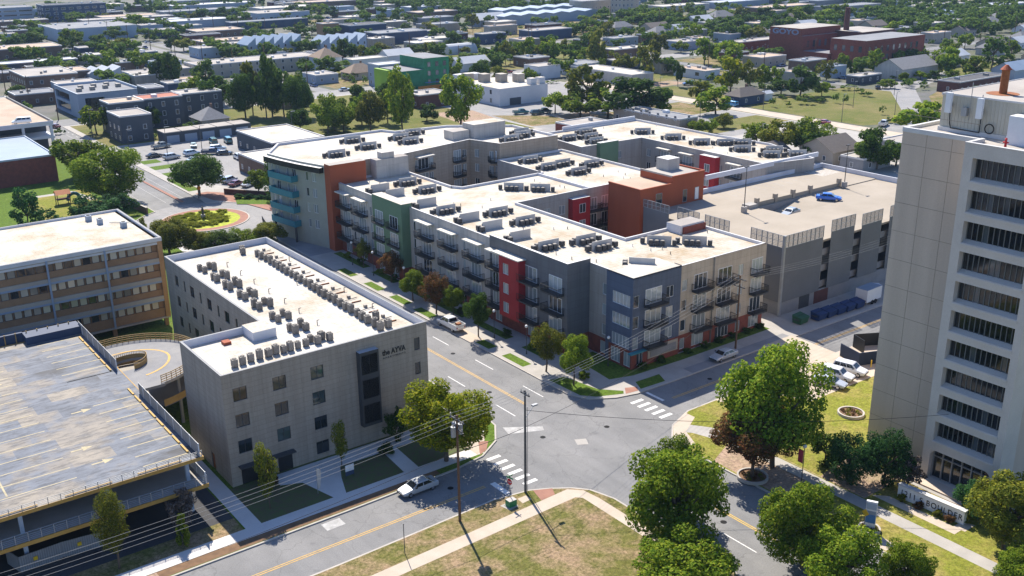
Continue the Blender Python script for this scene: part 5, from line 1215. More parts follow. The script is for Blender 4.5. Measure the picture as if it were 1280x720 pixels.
# small flat and pitched buildings packed between the far streets
gr = random.Random(77); taken = [(b[2] + b[4] / 2, b[3] + b[5] / 2, max(b[4], b[5]) / 2) for b in BGL] + [(f[0], f[1], 12) for f in far] + [(f[0] + f[2] / 2, f[1] + f[3] / 2, f[2] / 2) for f in inds] + [(225, 357, 20), (228, 310, 20), (430, 300, 40), (100, 385, 20)]
KD = [('white roofed block', 'roof_white', 'stucco'), ('grey roofed block', 'roof_grey', 'brick_brown'), ('tan roofed block', 'roof_tan', 'tan_wall'), ('pale roofed block', 'roof_gravel', 'bluegrey_wall'), ('dark roofed block', 'roof_dark', 'brick_dark'), ('metal roofed block', 'metal_blue_roof', 'pale_blue_wall'), ('navy walled block', 'roof_gravel', 'navy_wall')]
small = []
for i in range(4000):
    an = R(gr.uniform(9.5, 62)); q = 370 + 560 * gr.random() ** .75; x, y = q * math.sin(an), q * math.cos(an); w, d = gr.uniform(8, 18), gr.uniform(7, 13)
    if q > 600: w *= 1.4
    cx_, cy_ = x + w / 2, y + d / 2; rad = max(w, d) / 2 + 3
    if any(abs(cx_ - a) < w / 2 + 5 for a in (185.5, 256, 355, 473)) or any(abs(cy_ - a) < d / 2 + 6 for a in (365, 456, 608, 299)): continue
    if (y < 300 and x < 330) or (262 < x < 350 and 376 < y < 436) or (192 < x < 250 and y < 426) or (q < 420 and math.degrees(an) > 40): continue
    if any(math.hypot(cx_ - a, cy_ - b) < rad + c for a, b, c in taken): continue
    taken.append((cx_, cy_, rad)); small.append((math.atan2(x, y), q, x, y, w, d))
    if len(small) >= 130: break
small.sort(); sc_ = {}
for k, (an, q, x, y, w, d) in enumerate(small):
    nm, rf, wl = KD[gr.choice((0, 0, 1, 2, 2, 3, 3, 5, 5, 4, 6))]; zone = ('far ' if q > 620 else 'middle ') + 'distance'
    n_ = sc_[(nm, zone)] = sc_.get((nm, zone), 0) + 1
    bg('shop_building', 'low %s in the %s, %s of these from the left' % (nm, zone, ORD(n_)), x, y, w, d, gr.uniform(3.2, 5.6), wl, rf, 'flat', W1 if q < 700 else None, 1 if q > 600 else 2)
# the green sheathed building site
GS = thing('building_site', 'unfinished four storey building wrapped in bright green sheathing', 'building')
GS.location = (-5, 0, 0)
part('wall', MB().box(212, 222, 348, 366, 0, 8.2, 'green_sheath', top='roof_grey').box(222, 234, 348, 366, 0, 12.4, 'green_sheath', top='roof_grey'), GS)
for x in (224.5, 228.2, 231.8):
    for z in (2.2, 5.6, 9): window(GS, (x, 348, z), 0, 1.5, 1.9, 1, 1, 'glass_far', 'dark_metal', -.05)
part('wall', MB().box(207.5, 209, 352, 362, 0, 8.6, 'lime_wall'), GS, 'lime green side panel'); part('scaffold', MB().box(222, 234, 347, 347.6, 2.9, 3.1, 'blue_plain').box(218, 235, 346, 346.2, 0, 2.0, 'orange_wall'), GS)
# the white modern building with roof pavilions
WM = thing('modern_building', 'white modern block with four square roof pavilions on an open lot', 'building')
part('wall', MB().box(216, 238, 296, 322, 0, 6.4, 'white_wall', top='roof_white').box(216, 226, 322, 326, 0, 8.6, 'white_wall'), WM)
for x, y in ((217, 318), (221, 313), (226, 309), (231, 305)): part('roof_pavilion', MB().box(x, x + 3.2, y, y + 3.4, 6.4, 9.4, 'tan_wall', top='roof_white'), WM)
for x, y in ((231, 297), (235, 297)): part('roof_pavilion', MB().box(x, x + 2.6, y, y + 2.6, 6.4, 8.6, 'white_wall', top='roof_white'), WM)
for u, z in ((3, 4), (8, 3.6), (3, 1), (13, 4)): window(WM, (216, 296 + u * 1.8, z), AN_W, 1.1, 1.5, 1, 1, 'glass_far', 'dark_metal', -.05)
part('garage_door', MB().box(220.5, 225.5, 295.9, 296.0, .1, 2.7, 'dark_wall'), WM)
# the old brick factory with painted letters
BF = thing('brick_factory', 'old red brick factory with painted blue lettering and a tall chimney', 'factory')
part('wall', MB().box(404, 434, 311, 331, 0, 11.3, 'brick_red', top='roof_gravel').box(404.3, 434, 312.4, 331, 11.3, 14.6, 'brick_red', top='roof_gravel').box(404, 416, 296, 311, 0, 4.6, 'brick_red', top='roof_grey'), BF)
part('wall', MB().box(406, 452, 278, 297, 0, 11.4, 'brick_red', top='roof_grey').box(430, 456, 297, 318, 0, 12.4, 'brick_dark', top='roof_gravel'), BF)
part('chimney', MB().tube((434.5, 309.5, 0), (434.5, 309.5, 23), 1.6, 1.2, 'brick_dark', 12), BF)
for k in range(9):
    for z in (2, 6): window(BF, (409 + 4.6 * k, 278, z), 0, 1.7, 2.6, 1, 1, 'glass_far', 'dark_metal', -.05)
for k in range(6):
    for z in (6, ): window(BF, (408 + 4.4 * k, 311, z), 0, 1.7, 3, 1, 1, 'glass_far', 'dark_metal', -.05)
for k in range(4): window(BF, (406, 294 - 4.4 * k, 6.2), AN_W, 1.7, 2.6, 1, 1, 'glass_far', 'dark_metal', -.05)
lettering(BF, 'GOYO', (404.25, 329.5, 11.7), AN_W, 3.3, .04, 'graffiti', 15.5, bold=.12)
# the left edge: open parking structure and brick store
LP = thing('parking_structure', 'open white two level parking structure with tan roof deck at the left edge', 'parking garage')
part('deck_slab', MB().box(30, 69.5, 313, 372, 8.3, 9, 'white_wall', top='roof_tan'), LP); part('deck_slab', MB().box(30, 69.5, 313, 372, 4.6, 5.3, 'white_wall'), LP)
part('wall', MB().box(30, 69.4, 322, 371, 0, 8.2, 'dark_wall').box(30, 69.5, 312.8, 313, 9, 9.6, 'white_wall').box(69.3, 69.6, 313, 372, 9, 9.6, 'coping'), LP)
for k in range(6): part('column', MB().box(31 + 7.5 * k, 31.7 + 7.5 * k, 313.1, 313.8, 0, 8.4, 'white_wall'), LP)
bg('brick_store', 'red brick store with pale blue roof below the open parking structure', 22, 276, 38.5, 32, 6.8, 'brick_red', 'metal_blue_roof', 'flat', None, 5, trim='pale_blue_wall')
GW = thing('garage_row', 'row of low grey lock up garages with five pale roof bays behind the car park', 'garages')
part('wall', MB().box(98.5, 126, 306, 312, 0, 3.3, 'dark_wall'), GW)
for k in range(5): part('roof', MB().box(98.4 + 5.5 * k, 103.6 + 5.5 * k, 305.6, 312.2, 3.3, 3.55, 'roof_gravel'), GW); part('garage_door', MB().box(99.2 + 5.5 * k, 103 + 5.5 * k, 305.92, 306, .1, 2.4, 'bluegrey_wall'), GW)
# the blue grey modern building on the avenue
MBD = thing('modern_building', 'blue grey modern two storey building with recessed glass front on the avenue', 'building')
mb = MB(); wall_holes(mb, (91, 400), (91, 369), 0, 8.2, [(2, 20, 1, 3.6), (2, 20, 4.6, 7.2)], 'bluegrey_wall', .6); wall_holes(mb, (91, 369), (113, 369), 0, 8.2, [(2.4, 9, .3, 6.8)], 'bluegrey_wall', .9)
mb.face([(113, 369, 0), (113, 400, 0), (113, 400, 8.2), (113, 369, 8.2)], 'bluegrey_wall'); part('wall', mb, MBD)
roof_of(MBD, [(91, 369), (113, 369), (113, 400), (91, 400)], 7.7, 8.5, .4, 'roof_grey', 'pale_blue_wall', 'pale_blue_wall')
part('glazing', MB().box(91.6, 91.7, 379, 399, .5, 7.4, 'glass_dark').box(93, 100.5, 369.9, 370, .3, 6.8, 'glass_dark'), MBD)
for k in range(7): part('roof_unit', MB().box(94 + 2.4 * k, 95.6 + 2.4 * k, 380 + (k * 7) % 13, 381.8 + (k * 7) % 13, 7.7, 8.9, 'unit_metal'), MBD)

TREES = {
'Z1': [(143,706,6.1,4.1),(162,769,4.3,3.4),(153,703,8.3,4.1),(140,712,2.4,2.6),(130,635,3.2,4.2),(137,633,3.6,5.1),(116,563,5.3,4.1),(121,559,5.0,4.5),(143,599,6.1,3.3),(152,611,10.6,4.7),(148,581,8.3,6.0),(161,592,7.3,4.8),(184,639,6.3,5.2),(162,559,8.1,4.6),(172,573,6.9,3.4),(156,561,4.8,2.9),(132,537,6.3,4.3),(132,526,5.8,2.7),(114,498,4.8,2.9),(117,488,4.8,2.9),(136,491,8.5,4.0),(149,487,9.2,4.7),(140,427,11.8,4.2),(142,421,12.2,3.5),(84,431,5.5,3.5),(220,785,5.1,3.5),(215,697,9.2,6.2),(214,727,5.7,4.3),(189,814,4.1,3.6),(219,848,3.8,2.2),(122,490,4.5,1.8),(96,513,3.9,3.0)],
'Z2': [(189,558,6.4,2.5),(194,553,6.8,4.6),(143,425,12.3,3.5),(151,408,10.4,4.4),(137,385,8.7,3.8),(271,728,4.5,6.1),(281,713,5.2,6.5),(265,728,4.3,5.0),(339,723,5.2,5.7),(344,714,5.9,5.1),(352,707,6.4,6.2),(359,700,4.3,5.0),(250,600,4.4,2.8),(259,608,5.0,2.3),(276,584,6.4,4.1),(288,590,5.2,3.7),(206,491,4.9,3.4),(212,488,6.5,2.7),(215,480,7.0,3.7),(218,476,5.6,3.0),(239,495,4.8,3.1),(204,429,6.7,2.0),(239,462,8.0,3.0),(149,389,6.7,3.3),(142,363,7.9,4.2),(140,337,16.3,3.4),(141,328,18.4,3.6),(147,327,15.2,3.9),(157,338,10.2,3.2),(248,558,7.2,2.2)],
'Z3': [(240,457,9.4,4.1),(242,451,8.6,3.3),(242,440,8.8,3.6),(252,443,7.6,4.7),(360,647,6.1,4.2),(343,599,7.8,4.9),(360,612,8.0,3.0),(373,604,6.3,3.5),(341,541,4.7,4.6),(388,561,7.9,3.9),(372,554,2.5,2.4),(342,568,4.2,3.3),(278,455,5.1,3.4),(283,456,4.7,3.4),(280,441,6.7,3.4),(300,441,4.0,2.3),(305,460,2.8,1.6),(340,480,5.6,3.8),(346,475,5.9,3.8),(292,403,6.8,2.1),(289,391,9.9,2.4),(294,394,8.7,1.8),(233,352,11.1,3.6),(266,378,3.8,3.3),(343,527,5.1,2.2)],
'Z4': [(304,393,10.5,3.5),(312,386,10.9,3.9),(312,393,8.9,2.1),(326,393,8.0,2.2),(330,389,8.3,3.6),(319,369,7.0,3.8),(310,349,14.9,5.0),(406,463,6.2,3.9),(402,445,8.8,4.7),(451,511,5.9,4.4),(485,523,7.6,4.1),(408,423,6.7,3.3),(490,503,7.0,6.0),(424,413,7.5,4.2),(360,362,10.3,4.0),(312,334,9.0,4.2),(302,310,13.8,4.3),(287,343,7.1,2.9),(256,330,7.2,3.0),(399,470,5.8,1.3),(501,501,7.5,4.5),(488,513,5.6,3.5),(409,444,4.9,2.6),(300,335,6.2,1.9)],
'Z5': [(426,401,8.9,4.2),(386,372,6.1,3.4),(442,392,7.8,3.8),(447,387,7.0,3.8),(452,378,8.9,5.0),(471,404,6.1,3.5),(358,330,11.1,4.9),(359,315,10.9,5.5),(300,290,9.7,1.9),(304,266,11.5,5.2),(307,259,11.4,3.2),(298,273,3.6,2.3),(322,266,7.9,3.3),(326,262,7.9,3.0),(314,241,9.8,5.1),(313,249,3.8,4.3),(359,263,7.3,3.5),(378,270,7.6,3.6),(323,238,5.1,2.6),(534,419,10.9,6.3),(545,451,9.6,5.0),(540,456,7.8,4.0),(543,469,8.9,5.1),(551,493,8.2,5.8),(582,431,6.9,6.7),(594,427,10.2,5.7),(601,461,8.2,4.3),(524,422,9.6,4.3),(523,511,9.6,4.7),(566,540,7.2,4.4),(452,416,4.9,3.1),(398,332,4.1,1.8)],
'Z6': [(384,256,9.6,3.6),(375,238,4.3,1.9),(357,235,2.8,2.1),(359,233,3.1,2.1),(439,276,6.3,3.3),(454,279,5.1,3.4),(430,277,5.6,2.6),(410,245,9.1,3.8),(410,239,10.2,4.1),(413,230,7.7,4.4),(438,236,13.2,5.0),(414,229,4.2,2.4),(464,269,6.4,4.2),(488,289,4.6,2.0),(534,323,5.1,4.4),(507,289,7.6,3.3),(542,338,5.2,4.5),(533,346,6.0,5.4),(575,297,3.5,2.8),(484,252,7.7,3.5),(445,233,5.6,3.2),(389,239,3.5,2.3),(390,233,3.5,2.6),(399,231,3.5,2.3),(433,243,3.7,2.1)],
'NEAR': [(65,245,11.9,7.6),(66,276,10.9,5.7),(83,237,10.2,6.1),(61,195,8.5,5.2),(64,211,5.9,1.4),(66,191,5.4,3.3),(69,189,5.7,3.7),(74,189,5.3,3.7),(79,189,5.1,3.8),(94,229,5.3,2.8),(96,222,10.0,3.1),(43,230,9.3,2.7),(46,224,5.2,3.5),(56,228,5.1,4.3),(62,231,2.6,3.5),(87,336,8.9,3.6),(103,331,7.0,2.8),(144,289,11.2,3.9),(149,288,9.6,3.1),(157,285,11.6,4.2),(164,277,18.7,4.1),(168,293,11.8,3.0),(180,288,4.8,3.0),(182,271,15.8,5.5),(222,272,7.7,3.6),(233,267,13.7,6.5),(223,260,8.0,5.5),(230,254,8.5,5.5),(238,249,10.1,8.2),(244,244,8.5,4.7),(226,187,7.9,4.5),(225,179,10.2,4.8),(234,177,9.0,4.9),(249,181,5.6,3.2),(232,173,5.1,4.6),(232,215,4.7,2.8),(235,213,4.4,2.8),(246,217,4.3,2.6),(284,172,9.7,5.8),(235,157,6.4,3.4),(232,152,9.7,5.1),(239,151,5.5,4.1),(263,236,8.1,5.1),(275,255,7.1,3.0)],
}
# ------------------------------------------------------------------ trees and shrubs
def leaf_cloud(seed, lumps, n, size, shape='round', fill=.2, droop=0.):
    """leaf-sized quads over many lumps inside a crown of radius 1 and height 2 (base at z = 0)"""
    g = np.random.default_rng(seed)
    cs, rs = [], []
    while len(cs) < lumps:
        p = g.normal(size=3); p /= np.linalg.norm(p); q = g.uniform(.2, .95) ** .6
        z = p[2] * q; r = g.uniform(.14, .33)
        if shape == 'cone': z = g.uniform(-.9, .85); w = (1 - (z + 1) / 2) * .75 + .06; a = g.uniform(0, 6.28); w2 = w * g.uniform(.5, 1); c = np.array([w2 * math.cos(a), w2 * math.sin(a), z]); r = .1 + .22 * w
        elif shape == 'column': z = g.uniform(-.85, .85); w = .62 * math.sqrt(max(0, 1 - z * z * .85)); a = g.uniform(0, 6.28); w2 = w * g.uniform(.3, 1); c = np.array([w2 * math.cos(a), w2 * math.sin(a), z]); r = g.uniform(.2, .34)
        elif shape == 'spread': c = np.array([p[0] * q * 1.0, p[1] * q * 1.0, abs(z) * 1.1 - .35]); r = g.uniform(.2, .32)
        elif shape == 'loose': c = p * q * np.array([1, 1, 1.0]); r = g.uniform(.13, .26)
        else: c = np.array([p[0] * q, p[1] * q, z * (1 if z > 0 else .8)])
        m = np.linalg.norm(c[:2]) + r
        if m > 1.16: c[:2] *= (1.16 - r) / max(1e-3, np.linalg.norm(c[:2]))
        cs.append(c); rs.append(r)
    cs = np.array(cs); rs = np.array(rs)
    w = rs ** 2; k = g.choice(lumps, size=int(n * 1.5), p=w / w.sum())
    d = g.normal(size=(len(k), 3)); d /= np.linalg.norm(d, axis=1)[:, None]
    rad = g.uniform(.78, 1.12, len(k)); inner = g.random(len(k)) < fill; rad[inner] = g.uniform(.2, .8, inner.sum())
    c = cs[k] + d * (rs[k] * rad)[:, None]
    deep = np.zeros(len(c), bool)
    for i in range(lumps):
        deep |= (np.linalg.norm(c - cs[i], axis=1) < rs[i] * .7) & (k != i) & ~inner
    c = c[~deep][:n]; d = d[~deep][:n]
    nrm = d + g.normal(size=d.shape) * .55 + np.array([0, 0, .35]); nrm /= np.linalg.norm(nrm, axis=1)[:, None]
    t = np.cross(nrm, g.normal(size=d.shape)); t /= np.linalg.norm(t, axis=1)[:, None]; b = np.cross(nrm, t)
    s = size * g.uniform(.6, 1.3, len(c))[:, None]
    V = np.stack([c - t * s * .5, c - b * s * .32 + nrm * s * .08, c + t * s * .5, c + b * s * .32 + nrm * s * .08], axis=1)
    V[:, :, 2] += 1.
    return V.reshape(-1, 3)
def cloud_mesh(name, V, mt):
    me = bpy.data.meshes.new(name); n = len(V) // 4
    me.vertices.add(len(V)); me.vertices.foreach_set('co', V.astype(np.float32).ravel())
    me.loops.add(len(V)); me.loops.foreach_set('vertex_index', np.arange(len(V), dtype=np.int32))
    me.polygons.add(n); me.polygons.foreach_set('loop_start', np.arange(0, 4 * n, 4, dtype=np.int32))
    try: me.polygons.foreach_set('loop_total', np.full(n, 4, dtype=np.int32))
    except Exception: pass
    me.materials.append(MATS[mt]); me.update(calc_edges=True); me.validate(); return me
def trunk_mesh(seed, limbs=6, bare=False):
    """unit tree: crown radius 1, total height 1 (scaled later)"""
    g = random.Random(seed); mb = MB()
    a = Vector((0, 0, -.01)); r = .06
    pts = [a]
    for k in range(3): pts.append(Vector((g.uniform(-.05, .05), g.uniform(-.05, .05), .2 * (k + 1) + .02)))
    for k in range(3): mb.tube(pts[k], pts[k + 1], r * (1 - .22 * k), r * (1 - .22 * (k + 1)), 'bark', 8)
    for k in range(limbs):
        an = 2 * PI * k / limbs + g.uniform(-.3, .3); z = g.uniform(.26, .5); L = g.uniform(.5, .8)
        s = Vector((0, 0, z)); e = Vector((math.cos(an) * L * .6, math.sin(an) * L * .6, z + g.uniform(.12, .3)))
        e2 = e + Vector((math.cos(an) * L * .3, math.sin(an) * L * .3, g.uniform(.08, .16)))
        mb.tube(s, e, .03, .018, 'bark', 6); mb.tube(e, e2, .018, .008, 'bark', 5)
    return mb.mesh('trunk', True)
PROTO = {}
def crown(shape, lod, mt, v):
    key = (shape, lod, mt, v)
    if key not in PROTO:
        kk = ('cloud', shape, lod, v)
        if kk not in PROTO:
            n, s, l = {'near': (19000, .072, 58), 'mid': (4200, .135, 30), 'far': (1300, .22, 20)}[lod]
            if shape == 'loose': n = int(n * .62); l = int(l * 1.3)
            if shape in ('cone', 'column'): n = int(n * .7); s *= .85
            PROTO[kk] = leaf_cloud(100 + v * 17 + len(shape) * 31, l, n, s, shape)
        PROTO[key] = cloud_mesh('crown', PROTO[kk], mt)
    return PROTO[key]
def trunk(v):
    if ('t', v) not in PROTO: PROTO[('t', v)] = trunk_mesh(v)
    return PROTO[('t', v)]
TREE_ROOTS = []
tcount = [0]
def tree(x, y, h, r, leaf='leaf_green', shape='round', lod='mid', label=None, group=None, clear=.22, cat='tree', name='tree', rz=None):
    tcount[0] += 1; v = tcount[0] % 5
    h = max(h, 1.2 * r) if shape != 'spread' else h
    t = thing(name, label or '', cat, (x, y, .12 if y < 357 and x < 272 else 0), (tcount[0] * 2.399) % 6.28 if rz is None else rz, group)
    link('trunk', trunk(v), t, scale=(r * .9, r * .9, h))
    z0 = h * clear
    link('crown', crown(shape, lod, 'leaf_' + leaf if not leaf.startswith('leaf') else leaf, v), t, (0, 0, z0), scale=(r, r, (h - z0) / 2))
    if not label: TREE_ROOTS.append((t, h, leaf, shape))
    return t
# --- the street trees along the apartment complex
for (x, y, h, r, lf, lab) in ((84.0, 98.6, 6.7, 2.0, 'leaf_green', 'green street tree nearest the corner beside the blue apartment front'),
    (83.9, 104.6, 6.6, 2.1, 'leaf_olive', 'olive street tree second from the corner on the grass by the kerb'),
    (84.0, 121.6, 6.4, 1.8, 'leaf_dark', 'dark street tree beside the red projecting bay'),
    (85.6, 131, 4.9, 1.5, 'leaf_green', 'small green street tree between the dark one and the reddish ones'),
    (84.2, 134, 6.6, 2.2, 'leaf_red', 'broad reddish brown street tree along the avenue'),
    (84.6, 142, 4.9, 2.0, 'leaf_green', 'small bright green street tree in front of the grey canopied stacks'),
    (86.5, 152.5, 5.4, 1.8, 'leaf_red', 'slim reddish brown street tree in front of the green block'),
    (87.0, 163.5, 5.2, 1.3, 'leaf_olive', 'farthest small street tree along the apartment front')):
    tree(x, y, h * 1.08, r * 1.22, lf, 'loose' if lf in ('leaf_red', 'leaf_olive') else 'round', 'near', lab, 'street trees along the apartment front', .28)
# --- foreground trees
NG = 'foreground trees around the crossing'
tree(58.2, 91.6, 9.8, 5.4, 'leaf_yellow', 'round', 'near', 'big yellow green tree on the corner beside the white roofed block', NG, .14)
tree(20.3, 93.4, 8.6, 2.2, 'leaf_olive', 'column', 'near', 'slim olive tree in front of the parking deck near the left edge', NG, .3)
tree(27.0, 93.6, 4.2, 1.15, 'leaf_green', 'cone', 'mid', 'small conical evergreen on the verge by the parking deck', NG, .06)
tree(28.0, 96.8, 4.6, 1.7, 'leaf_twig', 'loose', 'mid', 'bare grey shrub tree behind the small conical evergreen', NG, .15)
tree(37.0, 94.6, 8.3, 1.6, 'leaf_olive', 'column', 'mid', 'slim young tree before the dark entrance of the white roofed block', NG, .26)
tree(47.2, 97.2, 6.3, 1.3, 'leaf_olive', 'column', 'mid', 'slim young tree under the blank front wall of the white roofed block', NG, .3)
tree(56.0, 99.6, 4.6, 1.7, 'leaf_dark', 'loose', 'mid', 'dark shrub tree under the black bay of the white roofed block', NG, .05)
tree(87.6, 66.8, 15.4, 6.0, 'leaf_green', 'round', 'near', 'largest broad green tree across the avenue beside the white vans', NG, .16)
tree(83.8, 66.6, 8.9, 4.4, 'leaf_red', 'round', 'near', 'red brown tree in the round stone planter by the avenue', NG, .2)
tree(66.4, 61.6, 11.4, 4.9, 'leaf_green', 'round', 'near', 'large green tree at the lower corner covering the footpath', NG, .1)
tree(71.0, 66.0, 9.0, 3.4, 'leaf_green', 'round', 'near', 'leafy green tree leaning over the near lane of the avenue', NG, .1)
tree(61.5, 56.0, 6.4, 4.7, 'leaf_green', 'round', 'near', 'broad green tree at the bottom edge left of the avenue', NG, .06)
tree(74.2, 52.0, 9.2, 4.1, 'leaf_green', 'round', 'near', 'rounded green tree at the bottom right of the avenue', NG, .1)
tree(72.6, 47.0, 7.2, 3.9, 'leaf_green', 'round', 'near', 'green tree at the bottom edge below the rounded avenue tree', NG, .08)
tree(78.2, 43.2, 5.6, 2.5, 'leaf_green', 'round', 'near', 'small green tree at the bottom edge left of the pylon sign lawn', NG, .08)
tree(91.2, 59.0, 6.4, 2.9, 'leaf_juniper', 'loose', 'near', 'dark blue green juniper left of the pair beside the office tower', NG, .05)
tree(94.6, 56.6, 6.9, 3.1, 'leaf_juniper', 'loose', 'near', 'dark blue green juniper nearest the office tower entrance', NG, .05)
tree(95.6, 54.2, 4.4, 1.8, 'leaf_twig', 'loose', 'mid', 'bare grey shrub between the junipers and the tower entrance', NG, .1)
tree(92.6, 41.4, 8.4, 4.1, 'leaf_olive', 'round', 'near', 'autumn tinted green tree at the right edge in front of the tower', NG, .1)
tree(96.4, 46.2, 4.4, 2.6, 'leaf_juniper', 'loose', 'near', 'low dark juniper under the right corner of the tower', NG, .04)
tree(87.8, 37.0, 4.2, 2.7, 'leaf_green', 'round', 'near', 'green bush like tree in the bottom right corner', NG, .06)
tree(93.0, 63.4, 4.4, 2.4, 'leaf_dark', 'loose', 'mid', 'dark green shrub tree shading the path behind the pink banner', NG, .05)
SKIP_NEAR = set()
rr = random.Random(5)
CH = {'Z1': ('leaf_far', 'leaf_dark', 'leaf_green', 'leaf_olive'), 'Z2': ('leaf_dark', 'leaf_green', 'leaf_far', 'leaf_olive'), 'Z3': ('leaf_far', 'leaf_green', 'leaf_olive', 'leaf_dark'), 'Z4': ('leaf_green', 'leaf_dark', 'leaf_olive', 'leaf_green'), 'Z5': ('leaf_green', 'leaf_olive', 'leaf_dark', 'leaf_green'), 'Z6': ('leaf_green', 'leaf_dark', 'leaf_green', 'leaf_green'), 'NEAR': ('leaf_green', 'leaf_dark', 'leaf_green', 'leaf_olive')}
def moved(x, y):
    if math.hypot(x - 76, y - 215.5) < 16.5 and y < 216: y -= 0; x -= max(0, 16.5 - math.hypot(x - 76, y - 215.5)) * .8
    return x, y
for zn, L in TREES.items():
    for k, (x, y, h, r) in enumerate(L):
        lf = CH[zn][(k * 7 + k // 3) % 4]; sh = ('round', 'round', 'loose', 'spread', 'round')[(k * 3 + k // 4) % 5]
        D = math.hypot(x, y); lod = 'mid' if D < 330 else 'far'
        if zn == 'NEAR':
            if k in (0,): lf, sh, lod, r = 'leaf_green', 'round', 'near', r * .88
            if k == 1: lf, sh = 'leaf_green', 'round'
            if k == 2: lf, sh, lod = 'leaf_dark', 'spread', 'near'
            if k in (3, 5, 6, 7, 8): lf, lod = ('leaf_olive', 'leaf_far', 'leaf_green', 'leaf_olive', 'leaf_dark')[k % 5], 'near'
            if k in (11, 12, 13, 14): lf = 'leaf_juniper'; sh = 'loose'
            if k == 4: lf, sh = 'leaf_yellow', 'cone'
            if k == 31: lf = 'leaf_olive'
            if 3 <= k <= 8: x, y = moved(x, y); r *= .8; h *= .78
            if k == 2: r *= .82
            if k == 9: x, y = 95.5, 231
            if k == 10: lf, sh = 'leaf_dark', 'column'
        if zn == 'Z2' and h > 9.5 and D < 350: lf, sh, r, lod = 'leaf_dark', 'round', r * 1.45, 'near'
        if zn == 'Z5' and k in (8, 9): lf = ('leaf_dark', 'leaf_yellow')[k - 8]
        if zn == 'Z4' and k in (6, 16): lf = 'leaf_olive'
        h = max(h, 1.35 * r)
        r *= 1.22; h *= 1.06
        if D > 330: r *= 1.08; h *= 1.06
        tree(x, y, h, r, lf, sh, lod, None, 'neighbourhood trees', .07)
for (x, y, h, r, lf) in ((136, 334, 15, 5.5, 'leaf_dark'), (144, 330, 17, 5.5, 'leaf_dark'), (150, 322, 15, 5.2, 'leaf_dark'), (128, 345, 12, 5, 'leaf_dark'), (152, 300, 9, 5, 'leaf_green'), (148, 292, 9, 4.6, 'leaf_green'), (160, 296, 10, 4.6, 'leaf_green'), (140, 300, 8, 4.4, 'leaf_dark'),
    (176, 300, 9, 4.5, 'leaf_dark'), (186, 322, 9, 4.6, 'leaf_dark'), (170, 316, 10, 4.8, 'leaf_dark'), (160, 350, 10, 5, 'leaf_green'), (120, 352, 9, 4.4, 'leaf_green'), (94, 322, 7, 3.4, 'leaf_green'), (242, 346, 9, 4.2, 'leaf_dark'), (246, 338, 8, 3.6, 'leaf_olive')):
    tree(x, y, h, r, lf, 'round', 'near' if r > 5.1 else 'mid', None, 'neighbourhood trees', .04)
# more crowns filling the near left and centre blocks seen between the houses
LM = [('the brick factory', 420, 305), ('the office tower', 115, 55), ('the green block', 226, 355), ('the white block', 227, 308), ('the roundabout', 76, 215), ('the banded office block', 25, 168),
      ('the brick store', 40, 290), ('the garage row', 112, 309), ('the blue grey block', 100, 382), ('the sawtooth townhouses', 235, 495), ('the tan row of flats', 190, 450), ('the big pale warehouse', 178, 672),
      ('the navy warehouse', 304, 516), ('the arena sheds', 450, 568), ('the long pale shed', 292, 320), ('the grey gabled hall', 392, 248), ('the grey townhouse row', 232, 234), ('the dark blue bungalow', 288, 246),
      ('the far banded garage', 170, 830), ('the long blue shed', 290, 655), ('the brown shingled house', 233, 167), ('the folded roof house', 126, 468), ('the institutional block', 530, 595), ('the dark townhouses', 104, 338),
      ('the car park', 104, 275), ('the dark brick shop', 108, 248)]
F_PX, PITCH, ROLL, YAW, CAMH = 1274.675, R(19.37035), R(-.59962), R(36.69616), 60.
def cam_axes():
    F = Vector((math.sin(YAW) * math.cos(PITCH), math.cos(YAW) * math.cos(PITCH), -math.sin(PITCH))); r0 = Vector((math.cos(YAW), -math.sin(YAW), 0)); u0 = r0.cross(F)
    c, s = math.cos(ROLL), math.sin(ROLL); return r0 * c + u0 * s, u0 * c - r0 * s, F
AX = cam_axes()
def bearing(x, y): return math.degrees(math.atan2(x, y))
CN_ = {'leaf_dark': 'dark green', 'leaf_green': 'mid green', 'leaf_olive': 'olive green', 'leaf_yellow': 'yellow green', 'leaf_juniper': 'blue green', 'leaf_red': 'reddish', 'leaf_far': 'soft green'}
buckets = {}
for t, h, lf, sh in TREE_ROOTS:
    x, y = t.location.x, t.location.y
    nm, lx, ly = min(LM, key=lambda q: math.hypot(q[1] - x, q[2] - y)); db = bearing(x, y) - bearing(lx, ly)
    rel = ('right of ' if db > 0 else 'left of ') if abs(db) > 2.2 else ('behind ' if math.hypot(x, y) > math.hypot(lx, ly) else 'in front of ')
    ds = ('tall ' if h > 9 else 'low ' if h < 5 else '') + CN_[lf] + {'round': '', 'loose': ' loose', 'spread': ' spreading', 'cone': ' conical', 'column': ' upright'}[sh] + ' tree ' + rel + nm
    buckets.setdefault(ds, []).append((bearing(x, y), t))
for ds, L in buckets.items():
    L.sort(key=lambda q: q[0])
    if len(ds.split()) > 11: ds = ds.replace('the ', '')
    for i, (_, t) in enumerate(L): t['label'] = ds if len(L) == 1 else '%s, %s of %d from left' % (ds, ORD(i + 1), len(L))
